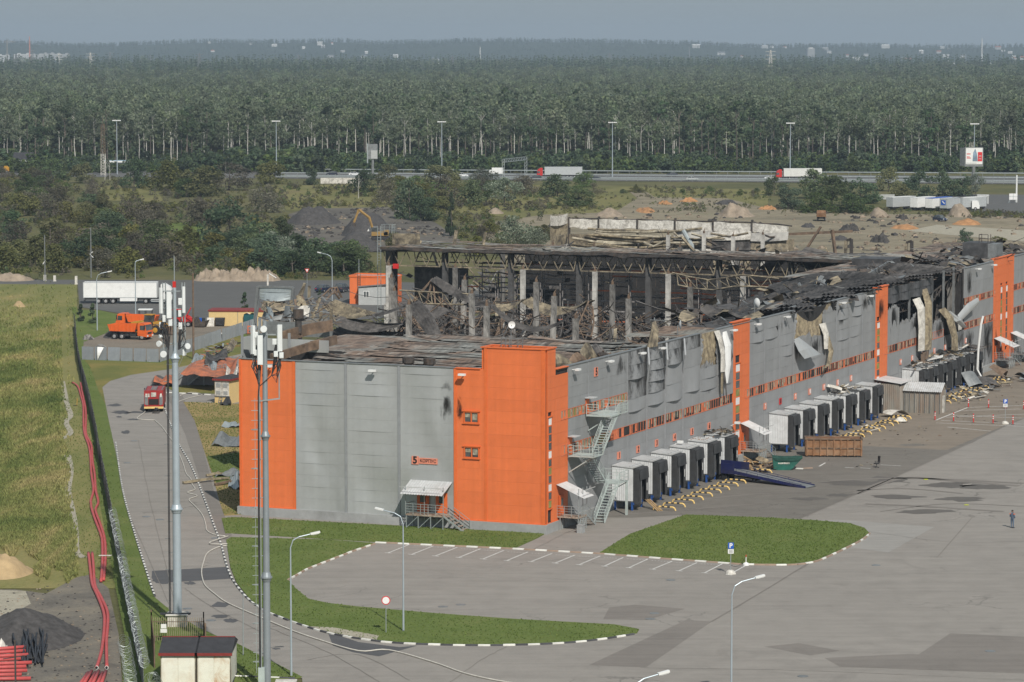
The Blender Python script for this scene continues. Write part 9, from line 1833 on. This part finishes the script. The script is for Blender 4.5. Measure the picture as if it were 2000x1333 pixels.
t,z0,z1,w_=tower_('tower_block','white tower block on the horizon right of centre','tower block',1582,118,95,14,9200,0);mb=MB();mb.box(-w_/2,0,0,w_/2,w_,z1);mb.build('wall',MT['facade'],t)
for k in range(9):mb=MB();[mb.box(-w_*.42+w_*.21*j,-.4,z1-4-(z1-z0)*.1*k,-w_*.30+w_*.21*j,-.05,z1-1.8-(z1-z0)*.1*k) for j in range(5)];mb.build('window',MT['galv_dark'],t)
mb=MB();mb.box(-w_*.3,2,z1,w_*.3,w_*.6,z1+3);mb.build('roof',MT['facade'],t)
for k,(px,y0,y1,wp) in enumerate(((10,118,108,26),(48,117,106,34),(75,117,107,26),(98,117,105,26),(125,117,106,30))):
 t,z0,z1,w_=tower_('apartment_block','pale block of flats in the far white cluster at left','building',px,y0,y1,wp,8700+60*k,0);t['group']='white flats at far left';mb=MB();mb.box(-w_/2,0,0,w_/2,14,z1);mb.box(-w_*.3,0,z1,-w_*.1,12,z1+3);mb.box(w_*.2,0,z1,w_*.4,12,z1+3);mb.build('wall',MT['facade'],t);mb=MB();[mb.box(-w_*.45+w_*.1*j,-.5,z0+2+4*i,-w_*.40+w_*.1*j,-.1,z0+4+4*i) for j in range(10) for i in range(3)];o=mb.build('window',MT['galv_dark'],t);o['kind']='stuff'
for px,y0,y1,lab,m in((18,130,78,'tower crane on the far left horizon','burnt_tan'),(62,120,72,'red and white mast on the far left horizon','rack_red'),(938,112,92,'white chimney on the horizon near the middle','facade'),(1914,112,76,'thin white lattice mast on the right horizon','facade'),(1345,118,92,'thin mast on the hills right of the centre','steel_far')):
 d=8300;x=(px-1000)/FPX*d;z1=CAMH+(HZ-y1)/FPX*d;t=thing('far_mast',lab,'mast',(x,d,0));mb=MB();mb.tube([(0,0,0),(0,0,z1)],[2.2,1.1],6);mb.build('shaft',MT[m],t)
 if 'crane' in lab:mb=MB();mb.bar((-8,0,z1-6),(22,0,z1-6),1.6);mb.bar((0,0,z1),(18,0,z1-6),.8);mb.build('jib',MT[m],t)
r_=random.Random(17);hm_={}
for k in range(44):
 px=r_.choice([r_.uniform(240,700),r_.uniform(1300,2010),r_.uniform(1650,2010),r_.uniform(620,860)]);y=r_.uniform(8800,10300);x=(px-1000)/FPX*y;z=hillz(x,y);t=thing('house','small pale house with coloured roof on the far hills','house',(x,y,z),r_.uniform(-.6,.6),'houses on the far hills');i=r_.randrange(6);s=r_.uniform(.35,.75);t.scale=(s,s,s)
 if i not in hm_:a=MB();l=8+2*i;a.box(-l,-6,0,l,6,12);b=MB();b.add([(-l-1,-7,12),(l+1,-7,12),(l+1,7,12),(-l-1,7,12),(-l-1,0,17),(l+1,0,17)],[[0,1,5,4],[2,3,4,5],[1,2,5],[3,0,4]]);hm_[i]=(a.mesh('wall',MT['facade']),b.mesh('roof',(MT['tile_red'],MT['facade'],MT['steel_far'])[i%3]))
 put('wall',hm_[i][0],t);put('roof',hm_[i][1],t)
for k,(px,w_,d) in enumerate(((860,20,7900),(1010,24,8000),(1225,60,7600),(1320,80,7700),(1395,40,7800),(1670,14,8200),(1870,40,8000),(1960,60,8000),(290,60,7600),(1050,16,8100),(1290,30,8200))):
 x=(px-1000)/FPX*d;ww=w_/FPX*d;t=thing('warehouse_shed','long low pale shed on the plain before the hills','shed',(x,d,0),0,'far sheds on the plain');mb=MB();mb.box(-ww/2,0,0,ww/2,30,9);mb.build('wall',MT['facade'],t);mb=MB();mb.box(-ww/2-1,-1,9,ww/2+1,31,10);mb.build('roof',MT['galv'],t)
mb=MB();mb.box(-7900,-420,-1.2,7900,14300,145);hz_=mb.mesh('haze',[]);hm2=bpy.data.materials.new('haze');hm2.use_nodes=True;nt=hm2.node_tree;nt.nodes.clear();out=nt.nodes.new('ShaderNodeOutputMaterial');pv=nt.nodes.new('ShaderNodeVolumePrincipled');pv.inputs['Color'].default_value=(.68,.82,.97,1);pv.inputs['Density'].default_value=9.0e-5;pv.inputs['Anisotropy'].default_value=.1;nt.links.new(pv.outputs[0],out.inputs['Volume']);hz_.materials.append(hm2);o=put('haze',hz_);o['kind']='stuff';o['label']='thin pale haze in the air over the whole place'
